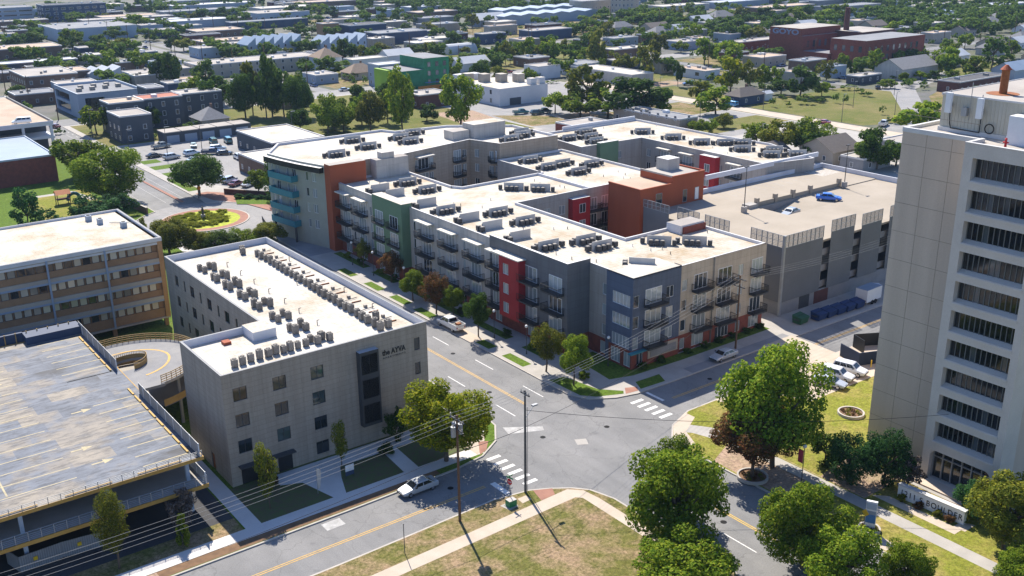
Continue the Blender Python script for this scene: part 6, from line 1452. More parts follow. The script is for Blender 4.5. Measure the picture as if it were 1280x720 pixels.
# far woods that read as one mass
g = np.random.default_rng(21); parts_ = []
base = [leaf_cloud(900 + i, 10, 260, .42, 'round', .1) for i in range(5)]
def wood(n, poly):
    poly = [Vector(p) for p in poly]
    for i in range(n):
        a, b = g.random(), g.random(); p = poly[0] * (1 - a) * (1 - b) + poly[1] * a * (1 - b) + poly[2] * a * b + poly[3] * (1 - a) * b
        r = g.uniform(3.4, 6.0); hh = g.uniform(5.5, 8.5); V = base[i % 5].copy(); an = g.uniform(0, 6.28); c, s = math.cos(an), math.sin(an)
        x = V[:, 0] * c - V[:, 1] * s; y = V[:, 0] * s + V[:, 1] * c
        parts_.append(np.stack([x * r + p.x, y * r + p.y, V[:, 2] * hh / 2 + .4], axis=1))
wood(200, [(560, 305), (735, 360), (700, 450), (580, 410)])
wood(300, [(430, 640), (590, 640), (540, 810), (440, 810)])
wood(90, [(150, 845), (440, 845), (440, 940), (150, 940)])
wood(170, [(745, 380), (900, 420), (820, 600), (700, 560)])
wood(120, [(590, 640), (760, 560), (760, 640), (600, 760)])
wood(70, [(440, 400), (560, 470), (520, 540), (470, 560)])
for i in range(620):
    an = R(g.uniform(9, 62)); q = 430 + 480 * g.random() ** .8; x0, y0 = q * math.sin(an), q * math.cos(an)
    if g.random() < .5: x0 = round(x0 / 40) * 40 + g.normal() * 2.5
    if any(abs(x0 - a) < 8 for a in (185.5, 256, 355, 473)) or any(abs(y0 - a) < 9 for a in (365, 456, 608, 299)) or any(math.hypot(x0 - a, y0 - b) < c - 1 for a, b, c in taken): continue
    wood(1, [(x0, y0)] * 4)
wm = cloud_mesh('woodland', np.concatenate(parts_), 'leaf_far')
o = link('woodland', wm); o['kind'] = 'stuff'; o['label'] = 'far woods running along the horizon as one dark green mass'; o['category'] = 'woodland'
# low undergrowth along yards, fences and lots
parts_ = []; base = [leaf_cloud(950 + i, 7, 70, .5, 'spread', .1) for i in range(4)]
for i in range(1500):
    an = R(g.uniform(9, 63)); q = 300 + 620 * g.random() ** .8; x0, y0 = q * math.sin(an), q * math.cos(an)
    if g.random() < .6: (x0, y0) = (round(x0 / 34) * 34 + g.normal() * 2.0, y0) if g.random() < .5 else (x0, round(y0 / 38) * 38 + g.normal() * 2.0)
    if any(abs(x0 - a) < 7 for a in (185.5, 256, 355, 473, 278)) or any(abs(y0 - a) < 7 for a in (365, 456, 608, 299)): continue
    if y0 < 300 and x0 < 280: continue
    r = g.uniform(1.2, 3.4); hh = g.uniform(1.6, 4.6); V = base[i % 4]
    parts_.append(np.stack([V[:, 0] * r + x0, V[:, 1] * r + y0, V[:, 2] * hh / 2], axis=1))
o = link('undergrowth', cloud_mesh('undergrowth', np.concatenate(parts_), 'leaf_far')); o['kind'] = 'stuff'; o['label'] = 'scrubby bushes and low undergrowth along far yards and lots'; o['category'] = 'undergrowth'
# small plants and hedges
def shrub(x, y, h, r, lf, lab, grp='low shrubs', cat='shrub', shape='round', lod='mid'):
    t = thing('shrub', lab, cat, (x, y, .12), rr.uniform(0, 6), grp)
    link('foliage', crown(shape, lod, lf, int(x * 3 + y) % 5), t, (0, 0, -.1), scale=(r, r, h / 2))
    link('stem', trunk(int(x + y) % 5), t, scale=(r * .5, r * .5, h * .8)); return t
for k, (y, lf) in enumerate(((109.5, 'leaf_dark'), (112.4, 'leaf_green'), (119, 'leaf_dark'), (126.2, 'leaf_green'), (131.6, 'leaf_dark'), (137, 'leaf_green'), (144.6, 'leaf_dark'), (147.6, 'leaf_green'), (153.4, 'leaf_dark'), (158, 'leaf_green'), (165.4, 'leaf_dark'), (170.6, 'leaf_green'))):
    shrub(87.5, y, 1.3, .9, lf, '%s low shrub from the corner under the apartment avenue front' % ORD(k + 1), 'shrubs under the avenue front')
for k, x in enumerate((95.4, 99.2, 104.6, 108.2, 111.6, 114.6, 117.8, 120.8)):
    shrub(x, 96.7, 1.1, .8, 'leaf_dark', '%s low shrub from the left under the apartment side street front' % ORD(k + 1), 'shrubs under the side street front')
for k, (x, y) in enumerate(((89.6, 228.6), (91.4, 227.2), (93.2, 225.4), (94.8, 223.6), (96, 221.6))): shrub(x, y, 1.2, 1.2, 'leaf_juniper', '%s grey green shrub from the left in the bed behind the roundabout' % ORD(k + 1), 'shrubs behind the roundabout')
for k, (x, y) in enumerate(((93.2, 49), (92.9, 51.2), (93, 53.2), (93.2, 47.6), (94.6, 46.4))): shrub(x, y, .9, .6, ('leaf_olive', 'leaf_red')[k % 2], '%s small flowering shrub along the stone monument sign' % ORD(k + 1), 'shrubs at the monument sign')
for k, (x, y) in enumerate(((98, 57.6), (97.2, 60), (99.2, 61.4), (96.8, 47.6), (97.4, 44.6))): shrub(x, y, 1.6, 1.2, 'leaf_juniper', '%s low juniper clump at the foot of the tower' % ORD(k + 1), 'juniper clumps at the tower')
shrub(86.3, 99.2, 1.4, .9, 'leaf_green', 'green bush beside the corner street tree trunk')
shrub(53.5, 97.6, 1.5, 1.1, 'leaf_dark', 'dark bush by the side entrance of the white roofed block'); shrub(39.2, 99.2, 1.6, 1.2, 'leaf_red', 'dark reddish bush by the dark entrance of the white roofed block')
for k in range(26):
    a = k * .61; q = 1.5 + (k * 37 % 40) / 7.6
    t = shrub(76 + q * math.cos(a), 215.5 + q * math.sin(a), 1.0, 1.35, 'leaf_yellow', 'low yellow flowering plant in the roundabout bed', 'yellow plants in the roundabout', 'plant', 'spread'); t.location.z = .02
# ------------------------------------------------------------------ vehicles
def loft(mb, secs, mt):
    """secs: list of (x, [(y, z) ...]) rings, same count, closed ends"""
    k = len(mb.v); n = len(secs[0][1])
    for x, ring in secs: mb.v += [(x, y, z) for y, z in ring]
    for s in range(len(secs) - 1):
        for i in range(n):
            j = (i + 1) % n; a = k + s * n; b = a + n
            mb.f.append((a + i, b + i, b + j, a + j)); mb.m.append(mb.mi(mt))
    mb.f.append(tuple(k + i for i in range(n))); mb.m.append(mb.mi(mt)); mb.f.append(tuple(k + (len(secs) - 1) * n + n - 1 - i for i in range(n))); mb.m.append(mb.mi(mt))
def car(kind, name, label, cat, color, loc, rz, group=None):
    """front towards +x"""
    t = thing(name, label, cat, loc, rz, group)
    S = {'sedan': (4.7, 1.8, .30, .78, .95, 1.42, (-1.75, -1.05, .45, 1.15)), 'suv': (4.8, 1.9, .36, .95, 1.12, 1.75, (-2.25, -2.0, .55, 1.2)), 'pickup': (5.8, 2.0, .42, 1.0, 1.18, 1.88, (-.75, -.55, 1.0, 1.65)), 'van': (5.2, 1.95, .36, 1.0, 1.2, 1.95, (-2.5, -2.4, 1.1, 1.85))}[kind]
    L, Wd, zb, zm, zh, zt, cab = S; h = L / 2; w = Wd / 2
    ring = lambda ww, z1, zlow: [(-ww, zlow + .12), (-ww * .93, zlow), (ww * .93, zlow), (ww, zlow + .12), (ww * 1.0, (zlow + z1) / 2 + .05), (ww * .95, z1 - .06), (ww * .85, z1), (-ww * .85, z1), (-ww * .95, z1 - .06), (-ww * 1.0, (zlow + z1) / 2 + .05)]
    body = MB()
    secs = [(-h, ring(w * .86, zh - .12, zb + .15)), (-h + .14, ring(w * .97, zh - .02, zb + .03)), (-h + .9, ring(w, zh, zb)), (0, ring(w, zh, zb)), (cab[3] - .1, ring(w, zh - .02, zb)), (h - .55, ring(w * .97, zm, zb)), (h - .12, ring(w * .9, zm - .1, zb + .05)), (h, ring(w * .8, zm - .22, zb + .16))]
    loft(body, secs, 'car_paint')
    if kind == 'pickup':
        body.box(-h + .16, cab[0] - .12, -w + .16, w - .16, zh - .0, zh + .006, 'dark_metal')
        body.box(-h + .12, cab[0], -w + .03, -w + .15, zh - .05, zh + .16, 'car_paint').box(-h + .12, cab[0], w - .15, w - .03, zh - .05, zh + .16, 'car_paint').box(-h + .04, -h + .13, -w + .05, w - .05, zh - .05, zh + .16, 'car_paint')
    part('body', body, t, smooth=False)
    cb = MB(); r_ = lambda ww, z: [(-ww, z), (ww, z)]
    q = w * .92; p = w * .74
    base = [(cab[0], zh - .03), (cab[3], zh - .05)]; top = [(cab[1], zt), (cab[2], zt)]
    V = [(base[0][0], -q, base[0][1]), (base[1][0], -q, base[1][1]), (base[1][0], q, base[1][1]), (base[0][0], q, base[0][1]), (top[0][0], -p, zt - .05), (top[1][0], -p, zt - .07), (top[1][0], p, zt - .07), (top[0][0], p, zt - .05)]
    V2 = [(top[0][0] + .1, -p + .12, zt), (top[1][0] - .12, -p + .12, zt - .01), (top[1][0] - .12, p - .12, zt - .01), (top[0][0] + .1, p - .12, zt)]
    k = len(cb.v); cb.v += V + V2
    for f in ((0, 1, 5, 4), (1, 2, 6, 5), (2, 3, 7, 6), (3, 0, 4, 7), (4, 5, 9, 8), (5, 6, 10, 9), (6, 7, 11, 10), (7, 4, 8, 11), (8, 9, 10, 11)): cb.f.append(f); cb.m.append(cb.mi('car_paint'))
    part('cabin', cb, t)
    def pane(a, b, c, d, name, u0, u1, v0=.12, v1=.9, off=.012):
        A, B, C, D = (Vector(V[i]) for i in (a, b, c, d)); n = (B - A).cross(D - A).normalized() * off
        P = lambda u, v: (A * (1 - u) + B * u) * (1 - v) + (D * (1 - u) + C * u) * v + n
        part(name, MB().__class__() if False else _q([P(u0, v0), P(u1, v0), P(u1, v1), P(u0, v1)]), t)
    def _q(pts): mb = MB(); mb.face(pts, 'glass_dark'); return mb
    pane(1, 2, 6, 5, 'windscreen', .06, .94); pane(3, 0, 4, 7, 'rear_window', .08, .92)
    for a, b, c, d in ((0, 1, 5, 4), (2, 3, 7, 6)):
        if kind in ('suv', 'van'): cuts = [(.06, .30), (.33, .60), (.63, .93)]
        else: cuts = [(.07, .49), (.53, .93)]
        if a == 2: cuts = [(1 - y_, 1 - x_) for x_, y_ in cuts]
        for u0, u1 in cuts: pane(a, b, c, d, 'side_window', u0, u1)
    R_ = .36 if kind != 'sedan' else .32
    if ('wheel', R_) not in WIN:
        WIN[('wheel', R_)] = (MB().tube((0, -.11, 0), (0, .11, 0), R_, R_, 'rubber', 18).mesh('wheel'), MB().tube((0, -.118, 0), (0, .118, 0), R_ * .62, R_ * .62, 'chrome', 12).mesh('rim'))
    for sx in (-h * .61, h * .62):
        for sy in (-w + .12, w - .12): wh = link('wheel', WIN[('wheel', R_)][0], t, (sx, sy, R_)); link('rim', WIN[('wheel', R_)][1], wh)
    for sy in (-1, 1):
        part('headlight', MB().box(h - .16, h - .02, sy * w * .56 - .16, sy * w * .56 + .16, zm - .28, zm - .14, 'lamp_glass'), t)
        part('tail_light', MB().box(-h - .005, -h + .12, sy * w * .72 - .1, sy * w * .72 + .1, zh - .4, zh - .16, 'tail_red'), t)
    part('bumper', MB().box(h - .1, h + .04, -w * .78, w * .78, zb + .1, zb + .28, 'dark_metal').box(-h - .04, -h + .1, -w * .8, w * .8, zb + .12, zb + .3, 'chrome' if kind == 'pickup' else 'dark_metal'), t)
    part('mirror', MB().box(cab[3] - .5, cab[3] - .32, -w - .14, -w + .06, zh + .02, zh + .18, 'black_metal').box(cab[3] - .5, cab[3] - .32, w - .06, w + .14, zh + .02, zh + .18, 'black_metal'), t)
    t.color = (*color, 1)
    for c in t.children: c.color = (*color, 1)
    return t
WHT = (.75, .75, .74); SIL = (.42, .45, .48); BLK = (.02, .022, .025); BLU = (.01, .12, .55); RED = (.28, .02, .03); GRY = (.12, .13, .14); NAV = (.02, .04, .10); TEA = (.03, .16, .16); MAR = (.16, .03, .04)
truck = car('pickup', 'pickup_truck', 'white pickup truck parked at the kerb along the apartment front', 'pickup truck', WHT, (82.6, 127.6, .0), PI / 2)
truck.location = (82.7, 127.4, .135)
t_ = thing('tool_load', 'pile of rusty tools and boxes in the bed of the white pickup', 'load', (82.7, 125.2, 1.34)); part('box', MB().box(-.5, .2, -.6, .1, 0, .35, 'rust').box(-.2, .5, .2, .7, 0, .22, 'tan_wall'), t_)
sedan = car('sedan', 'parked_car', 'silver blue sedan parked on the side street below the apartments', 'car', SIL, (107.8, 92.4, 0), PI)
sedan.location = (107.4, 92.2, .135)
dsed = car('sedan', 'car', 'silver grey car in the lane below the white roofed block beside the big tree shadow', 'car', (.40, .42, .43), (52.0, 88.0, 0), PI)
suv = car('suv', 'parked_car', 'white van like estate car nearest the dark fence, last of three in the lot', 'car', WHT, (117.4, 77.6, .14), R(-75), 'white cars in the small lot')
GRP = 'cars in the car park behind the roundabout'
dup(suv, (114.4, 77.6, .14), R(-75), 'white estate car in the middle of the three parked in the lot', 'white cars in the small lot', None, WHT)
dup(sedan, (111.8, 76.8, .14), R(-75), 'silver sedan nearest the big tree in the three car lot', 'white cars in the small lot', None, SIL)
dup(sedan, (160.8, 114.8, 10.86), R(-55), 'bright blue coupe parked on the garage roof', None, None, BLU)
dup(sedan, (150.4, 115.4, 9.56), R(-170), 'silver blue car half hidden on the garage ramp', None, None, SIL)
van = car('van', 'van', 'white van standing on the tan roof of the open parking structure', 'van', WHT, (62, 316.6, 9.02), R(170))
for (p, x, y, rzz, c, z, lab) in ((suv, 92.6, 283.4, 10, SIL, .14, 'silver suv at the left end of the car park'), (suv, 98.8, 284.6, 8, (.5, .6, .68), .14, 'pale blue estate car second from the left in the car park'), (truck, 104, 282.8, -30, NAV, .14, 'dark navy pickup in the middle of the car park'), (sedan, 106.4, 279.4, -30, BLK, .14, 'black sedan parked beside the dark navy pickup'),
    (suv, 107.4, 286.8, -20, (.55, .65, .7), .14, 'pale suv behind the dark cars in the car park'), (sedan, 103.5, 295.8, 70, (.55, .72, .72), .14, 'pale teal car under the garage row'), (van, 110, 297, 80, TEA, .14, 'dark teal van left of the two by the garage row'), (van, 114, 295.4, 80, (.04, .2, .22), .14, 'dark teal van right of the two by the garage row'),
    (sedan, 96.4, 276, 15, (.5, .6, .55), .14, 'pale green car half hidden by the round tree'), (suv, 107.2, 271.4, 85, WHT, .14, 'white suv beside the dark brick shop'), (sedan, 92.0, 252.0, 30, SIL, .14, 'pale car at the front of the lower car park row'), (sedan, 92.8, 249, 30, (.6, .68, .74), .14, 'white blue car second in the lower car park row'), (suv, 94.2, 245.8, 30, (.5, .56, .62), .14, 'silver suv third in the lower car park row'),
    (sedan, 94.2, 241.6, 30, MAR, .14, 'maroon sedan in the lower car park row'), (sedan, 96.4, 238.8, 30, (.6, .6, .6), .14, 'light grey car behind the brown wall'), (sedan, 89.5, 288.6, 5, BLK, .14, 'black car on the grass strip by the avenue'), (truck, 95.5, 300.5, 10, (.2, .24, .25), .14, 'grey box truck at the left of the garage row'), (sedan, 79.6, 357, 110, MAR, .01, 'maroon car driving on the avenue far left'),
    (truck, 287.6, 187.6, 20, WHT, .01, 'white pickup crossing the right junction'), (sedan, 276.2, 202, 95, RED, .01, 'red car waiting at the right junction'), (sedan, 354, 235.2, 40, BLK, .01, 'black car on the curving road at the right'), (van, 280, 244, 90, (.04, .25, .5), .01, 'bright blue van on the bright street at right'),
    (truck, 212.4, 278.8, -15, TEA, .14, 'dark green truck at the left of the row on the open lot'), (suv, 216.0, 274.4, -15, (.03, .08, .08), .14, 'dark green vehicle in the middle of the row on the open lot'), (truck, 219.6, 275.2, -15, (.03, .07, .09), .14, 'dark green truck at the right of the row on the open lot')):
    dup(p, (x, y, z), R(rzz), lab, GRP if 88 < x < 116 and 236 < y < 300 else None, None, c)
FC = [(302, 404), (308, 407), (314, 410), (322, 414), (330, 416), (247, 392), (252, 396), (298, 366), (330, 296), (306, 290), (226, 400), (262, 396), (340, 430), (348, 436), (356, 442), (250, 476), (262, 470), (275, 466), (196, 410), (210, 420)]
FN = [('white', WHT), ('silver', SIL), ('black', BLK), ('red', RED), ('blue', (.03, .1, .3))]; fc = {}
for k, (x, y) in enumerate(FC):
    nm, c = FN[k % 5]; q = fc[nm] = fc.get(nm, 0) + 1
    dup((sedan, suv)[k % 2], (x, y, .02), R(17 * k), '%s car far off in the middle distance, %s of the %s ones' % (nm, ORD(q), nm), 'far cars in the middle distance', None, c)
# trailer, bins, enclosure
tr = thing('cargo_trailer', 'white enclosed cargo trailer parked beside the garage wall', 'trailer', (144.6, 93.6, .13), R(3))
part('body', MB().box(-2.2, 2.2, -1.1, 1.1, .55, 2.7, 'white_metal', top='metal_blue_roof'), tr); part('nose', MB().prism([(2.2, -1.1), (2.9, 0), (2.2, 1.1)], .55, 2.65, 'white_metal', bottom=True), tr); part('drawbar', MB().bar((2.2, 0, .5), (3.7, 0, .45), .12, .1, 'dark_metal'), tr)
for sy in (-1.15, 1.15):
    for sx in (-.5, .4): part('wheel', MB().tube((sx, sy - .1, .36), (sx, sy + .1, .36), .36, .36, 'rubber', 14), tr)
def dumpster(x, y, rzz, m_, lab, grp=None):
    d = thing('dumpster', lab, 'dumpster', (x, y, .13), R(rzz), grp); b = MB(); k = 0
    b.v += [(-1.0, -.75, .12), (1.0, -.75, .12), (1.0, .75, .12), (-1.0, .75, .12), (-1.1, -.95, 1.15), (1.1, -.95, 1.15), (1.1, .85, 1.45), (-1.1, .85, 1.45)]
    for f in ((0, 1, 5, 4), (1, 2, 6, 5), (2, 3, 7, 6), (3, 0, 4, 7), (4, 5, 6, 7), (3, 2, 1, 0)): b.f.append(f); b.m.append(b.mi(m_))
    for sx in (-1.12, 1.12): b.box(sx - .06, sx + .06, -.5, .5, .7, .85, 'dark_metal')
    part('bin', b, d); part('lid', MB().bar((-.55, -.05, 1.34), (-.55, .0, 1.35), .98, .04, 'black_metal').bar((.55, -.05, 1.34), (.55, 0, 1.35), .98, .04, 'black_metal'), d)
for k in range(5): dumpster(131.4 + 2.35 * k, 93.6 - .12 * k, 2, 'dumpster_blue', '%s blue dumpster from the left in the row by the garage wall' % ORD(k + 1), 'blue dumpsters by the garage wall')
dumpster(127.8, 94.4, 4, 'dumpster_green', 'single dark green dumpster left of the blue ones')
ef = thing('dumpster_fence', 'navy slatted fence of the bin enclosure beside the tower', 'fence'); f = MB(); pts = [(121.6, 82.2), (120.6, 78.4), (127.6, 75.6)]
for a, b in zip(pts, pts[1:]):
    L = math.dist(a, b); n = int(L / .16)
    for i in range(n): x = a[0] + (b[0] - a[0]) * i / n; y = a[1] + (b[1] - a[1]) * i / n; f.box(x - .07, x + .07, y - .07, y + .07, .14, 2.1, 'fence_navy')
part('slats', f, ef)
ef2 = thing('dumpster_fence', 'black fence panel behind the bin enclosure by the lawn', 'fence'); part('slats', MB().bar((126, 83.2, 1.15), (131.5, 80.2, 1.15), .1, 2.0, 'black_metal').bar((126, 83.2, 1.15), (125, 80.6, 1.15), .1, 2.0, 'black_metal'), ef2)
dumpster(129.4, 79.2, 60, 'grey_metal', 'grey dumpster with pale lid inside the bin enclosure')
for k in range(5):
    b = thing('bollard', '%s yellow bollard from the left before the navy fence' % ORD(k + 1), 'bollard', (121.6 + 1.2 * k, 77.0 - .5 * k, .14), 0, 'yellow bollards at the navy fence'); part('post', MB().tube((0, 0, 0), (0, 0, 1.05), .09, .09, 'sign_yellow', 10).tube((0, 0, 1.05), (0, 0, 1.1), .09, .03, 'sign_yellow', 10), b)

# ------------------------------------------------------------------ poles, cables, lamps, signs
def pole(name, label, x, y, h, mt, arms, transformer=False, r=.16):
    t = thing(name, label, 'utility pole', (x, y, .13), 0, 'utility poles'); part('pole', MB().tube((0, 0, -.15), (0, 0, h), r, r * .66, mt, 10), t)
    for (z, L, ax) in arms:
        m_ = MB()
        if ax == 'x': m_.box(-L / 2, L / 2, -.07, .07, z, z + .14, 'pole_grey')
        else: m_.box(-.07, .07, -L / 2, L / 2, z, z + .14, 'pole_grey')
        a = part('crossarm', m_, t); im = MB()
        for k in range(4):
            u = -L / 2 + .12 + (L - .24) * k / 3; px_, py_ = (u, 0) if ax == 'x' else (0, u); im.tube((px_, py_, z + .14), (px_, py_, z + .4), .05, .035, 'grey_metal', 6)
        part('insulators', im, a)
    if transformer:
        for (dx, dy, dz) in ((.45, .1, h - 2.3), (-.42, .1, h - 2.4), (0, .5, h - 2.2)): part('transformer', MB().tube((dx, dy, dz), (dx, dy, dz + 1.15), .27, .27, 'grey_metal', 12).tube((dx, dy, dz + 1.15), (dx, dy, dz + 1.35), .08, .05, 'unit_metal', 6), t)
    return t
p1 = pole('utility_pole', 'brown wooden utility pole with transformers in front of the corner tree', 52.1, 79.7, 12.6, 'pole_wood', ((12.0, 2.5, 'y'), (10.9, 2.0, 'y')), True)
p2 = pole('utility_pole', 'dark wooden utility pole by the crosswalk at the lawn corner', 61.3, 80.1, 12.6, 'pole_grey', ((12.1, 1.6, 'y'),))
part('street_light', MB().tube((0, 0, 9.2), (1.9, .9, 9.9), .05, .04, 'grey_metal', 6).box(1.7, 2.4, .75, 1.1, 9.82, 9.98, 'grey_metal'), p2)
part('conduit', MB().tube((.34, .05, 0), (.34, .05, 10.5), .035, .035, 'grey_metal', 6), p2)
p3 = pole('utility_pole', 'wooden utility pole with double crossarms beside the apartments', 111.6, 93.6, 11.6, 'pole_wood', ((11.0, 2.4, 'y'), (9.8, 2.0, 'y')))
p4 = pole('utility_pole', 'wooden utility pole with crossarms far down the side street', 172, 93.6, 11.4, 'pole_wood', ((11.0, 2.4, 'y'),))
def cable(label, a, b, sag, r=.015, mt='cable_pale', grp='overhead cables'):
    mb = MB(); a = Vector(a); b = Vector(b); n = 24; P_ = [a.lerp(b, i / n) - Vector((0, 0, sag * 4 * (i / n) * (1 - i / n))) for i in range(n + 1)]
    for u, v in zip(P_, P_[1:]): mb.tube(u, v, r, r, mt, 5, False)
    tag(link('overhead_cable', mb.mesh('overhead_cable')), label, 'cable', grp)
for k, (dy, z) in enumerate(((-1.15, 12.5), (-.4, 12.5), (.4, 12.5), (1.15, 12.5))):
    o_ = ORD(k + 1)
    cable('%s pale cable from the lawn side running left from the transformer pole' % o_, (52.1, 79.7 + dy, z), (-14, 80.4 + dy * 1.1, z - .2), 1.3)
    cable('%s pale cable from the lawn side between the two near poles' % o_, (52.1, 79.7 + dy, z), (61.3, 80.1 + dy * .6, z + .15), .15)
    cable('%s pale cable from the lawn side crossing the avenue to the apartment pole' % o_, (61.3, 80.1 + dy * .6, z + .15), (111.6, 93.6 + dy, 11.5), 1.0)
    cable('%s pale cable from the street side running right past the garage' % o_, (111.6, 93.6 + dy, 11.5), (172, 93.6 + dy, 11.5), 1.4)
cable('black sagging telephone cable running left from the transformer pole', (52.1, 79.9, 8.4), (-14, 80.6, 8.2), 1.4, .022, 'cable_black')
cable('black telephone cable crossing the avenue at mid height', (61.3, 80.2, 8.2), (111.6, 93.6, 8.0), 1.2, .022, 'cable_black')
cable('black telephone cable between the two near poles', (52.1, 79.9, 8.4), (61.3, 80.2, 8.2), .2, .03, 'cable_black')
cable('black cable slanting over the avenue to the tower side', (61.3, 80.0, 10.4), (98, 52, 9.6), 1.2, .025, 'cable_black')
def lamp(x, y, lab, banner=None, h=4.2, globe=True, z=.13, grp='post top lamps'):
    t = thing('street_lamp', lab, 'street lamp', (x, y, z), 0, grp); part('post', MB().tube((0, 0, 0), (0, 0, .5), .12, .08, 'dark_metal', 10).tube((0, 0, .5), (0, 0, h), .05, .045, 'dark_metal', 8), t)
    hd = MB()
    for i in range(6):
        a0 = -PI / 2 + PI * i / 6; a1 = -PI / 2 + PI * (i + 1) / 6; hd.tube((0, 0, h + .25 + .24 * math.sin(a0)), (0, 0, h + .25 + .24 * math.sin(a1)), max(.02, .24 * math.cos(a0)), max(.02, .24 * math.cos(a1)), 'lamp_glass', 12, False)
    part('globe', hd, t)
    if banner:
        part('banner', MB().box(-.03, .03, .1, .75, h - 1.9, h - .4, banner).box(-.02, .02, .04, .8, h - .38, h - .34, 'dark_metal').box(-.02, .02, .04, .8, h - 1.96, h - 1.92, 'dark_metal'), t)
    return t
lamp(87.1, 62.2, 'post top lamp with a pink banner on the tower side of the avenue', 'pink', 4.6)
for k, (x, y) in enumerate(((85.6, 111.4), (85.6, 119.6), (85.8, 146.6), (86, 158), (86, 166))): lamp(x, y, '%s post top lamp from the corner along the apartment front' % ORD(k + 1))
lamp(92.2, 100.6, 'post top lamp on the lawn by the blue apartment corner'); lamp(82, 235, 'post top lamp at the right of the northern street', None, 5)
def sign(name, lab, x, y, h, shape, face, txt=None, rz_=0., post='grey_metal', size=.38, extra=None):
    t = thing(name, lab, 'sign', (x, y, .13), rz_, None); part('post', MB().box(-.03, .03, -.03, .03, 0, h, post), t)
    n = {'oct': 8, 'diamond': 4}.get(shape)
    if n:
        o0 = PI / 8 if n == 8 else 0; pts = [(size * math.cos(o0 + 2 * PI * i / n), h - size + size * math.sin(o0 + 2 * PI * i / n)) for i in range(n)]
        m_ = MB(); m_.face([(a, -.045, b) for a, b in pts], face); m_.face([(a, -.035, b) for a, b in reversed(pts)], 'grey_metal')
        for i in range(n): j = (i + 1) % n; m_.face([(pts[i][0], -.045, pts[i][1]), (pts[i][0], -.035, pts[i][1]), (pts[j][0], -.035, pts[j][1]), (pts[j][0], -.045, pts[j][1])], 'white_plain')
        pl = part('plate', m_, t)
    else: pl = part('plate', MB().box(-size, size, -.05, -.03, h - size * 1.4, h, face), t)
    if txt: lettering(t, txt, (-size * .72, -.05, h - size - .1), 0, .24, .004, 'white_plain', size * 1.44)
    if extra: part('street_name_plate', MB().box(-.5, .5, -.012, .012, h + .02, h + .2, 'sign_green').box(-.012, .012, -.45, .45, h + .22, h + .38, 'sign_green'), t)
    return t
sign('stop_sign', 'red stop sign under green street name plates on the lawn corner', 58.6, 79.4, 3.0, 'oct', 'sign_red', 'STOP', R(-80), extra=True)
sign('warning_sign', 'yellow diamond sign on a thin post beside the avenue', 84.6, 52.2, 2.6, 'diamond', 'sign_yellow', None, R(-90), size=.45)
sign('warning_sign', 'orange diamond sign at the roundabout approach', 82.6, 236.0, 2.8, 'diamond', 'sign_orange', None, R(-15), size=.6)
sign('small_sign', 'small dark sign post on the verge left of the transformer pole', 44.3, 78.2, 3.4, 'flat', 'pole_grey', None, R(90), post='pole_grey', size=.05)
ub = thing('utility_box', 'green utility box on a concrete pad below the stop sign', 'utility box', (58.3, 78.8, .13)); part('cabinet', MB().box(-.5, .5, -.4, .4, 0, .8, 'sign_green', top='stucco_light'), ub); part('pad', MB().box(-.6, .6, -.5, .5, 0, .05, 'concrete'), ub)
bs = thing('notice_board', 'white and dark notice board on the lawn before the white roofed block', 'sign', (47.2, 95.2, .13)); part('post', MB().box(-.55, -.48, -.03, .03, 0, 1.5, 'dark_metal').box(.48, .55, -.03, .03, 0, 1.5, 'dark_metal'), bs); part('board', MB().box(-.55, .55, -.06, -.03, .9, 1.7, 'white_plain').box(-.55, .55, -.06, -.03, .35, .9, 'navy_wall'), bs)
ff = thing('feather_flag', 'pale green feather flag on the lawn before the white roofed block', 'flag', (42.6, 94.2, .13)); part('pole', MB().tube((0, 0, 0), (0, 0, 3.2), .03, .02, 'grey_metal', 6), ff)
fm_ = MB(); pr_ = [(.02, .5), (.35, .8), (.5, 1.8), (.55, 2.7), (.35, 3.1), (.02, 3.2)]; fm_.face([(a, -.012, b) for a, b in pr_], 'stucco_light'); fm_.face([(a, .012, b) for a, b in reversed(pr_)], 'stucco_light'); part('flag', fm_, ff)
# monument, pylon and round planters
mo = thing('monument_sign', 'long low white monument sign with dark address letters', 'sign', (93.3, 54.0, .14), R(-87)); part('slab', MB().box(0, 7.6, 0, .6, 0, 1.5, 'white_plain').box(-.06, 7.66, -.05, .65, 1.5, 1.62, 'coping_pale'), mo)
lettering(mo, '1211 S BOULDER', (.3, -.02, .45), 0, .95, .02, 'letter_black', 7.0, spacing=1.2)
def planter(x, y, r, lab, mt='kerb'):
    t = thing('round_planter', lab, 'planter', (x, y, .13), 0, 'round stone planters'); part('kerb_ring', MB().ring(0, 0, r - .22, r, 0, .35, mt, 32), t); part('soil', MB().ring(0, 0, 0, r - .22, 0, .2, 'dirt', 24, top='mulch'), t)
    for k in range(9): a = k * .7; q = r * (.25 + .5 * ((k * 5) % 9) / 9); o = link('plant', crown('loose', 'far', ('leaf_red', 'leaf_olive', 'leaf_yellow')[k % 3], k % 5), t, (q * math.cos(a), q * math.sin(a), .15), scale=(.32, .32, .22))
    return t
planter(83.9, 66.6, 1.8, 'round planter at the foot of the red brown tree'); planter(85.1, 51.9, 1.15, 'round planter around the white pylon sign'); planter(106.6, 69.6, 1.7, 'round planter with small plants on the yellow lawn')
py = thing('pylon_sign', 'white pylon sign with blue lower panel rising from a round planter', 'sign', (85.1, 51.9, .2), R(-62)); part('slab', MB().box(-.55, .55, -.16, .16, 0, 3.4, 'white_plain'), py); part('panel', MB().box(-.5, .5, -.185, -.165, .9, 1.9, 'blue_plain').box(-.5, .5, -.185, -.165, 1.9, 2.3, 'metal_blue_roof').box(-.5, .5, -.185, -.165, 2.5, 3.2, 'pale_blue_wall'), py)
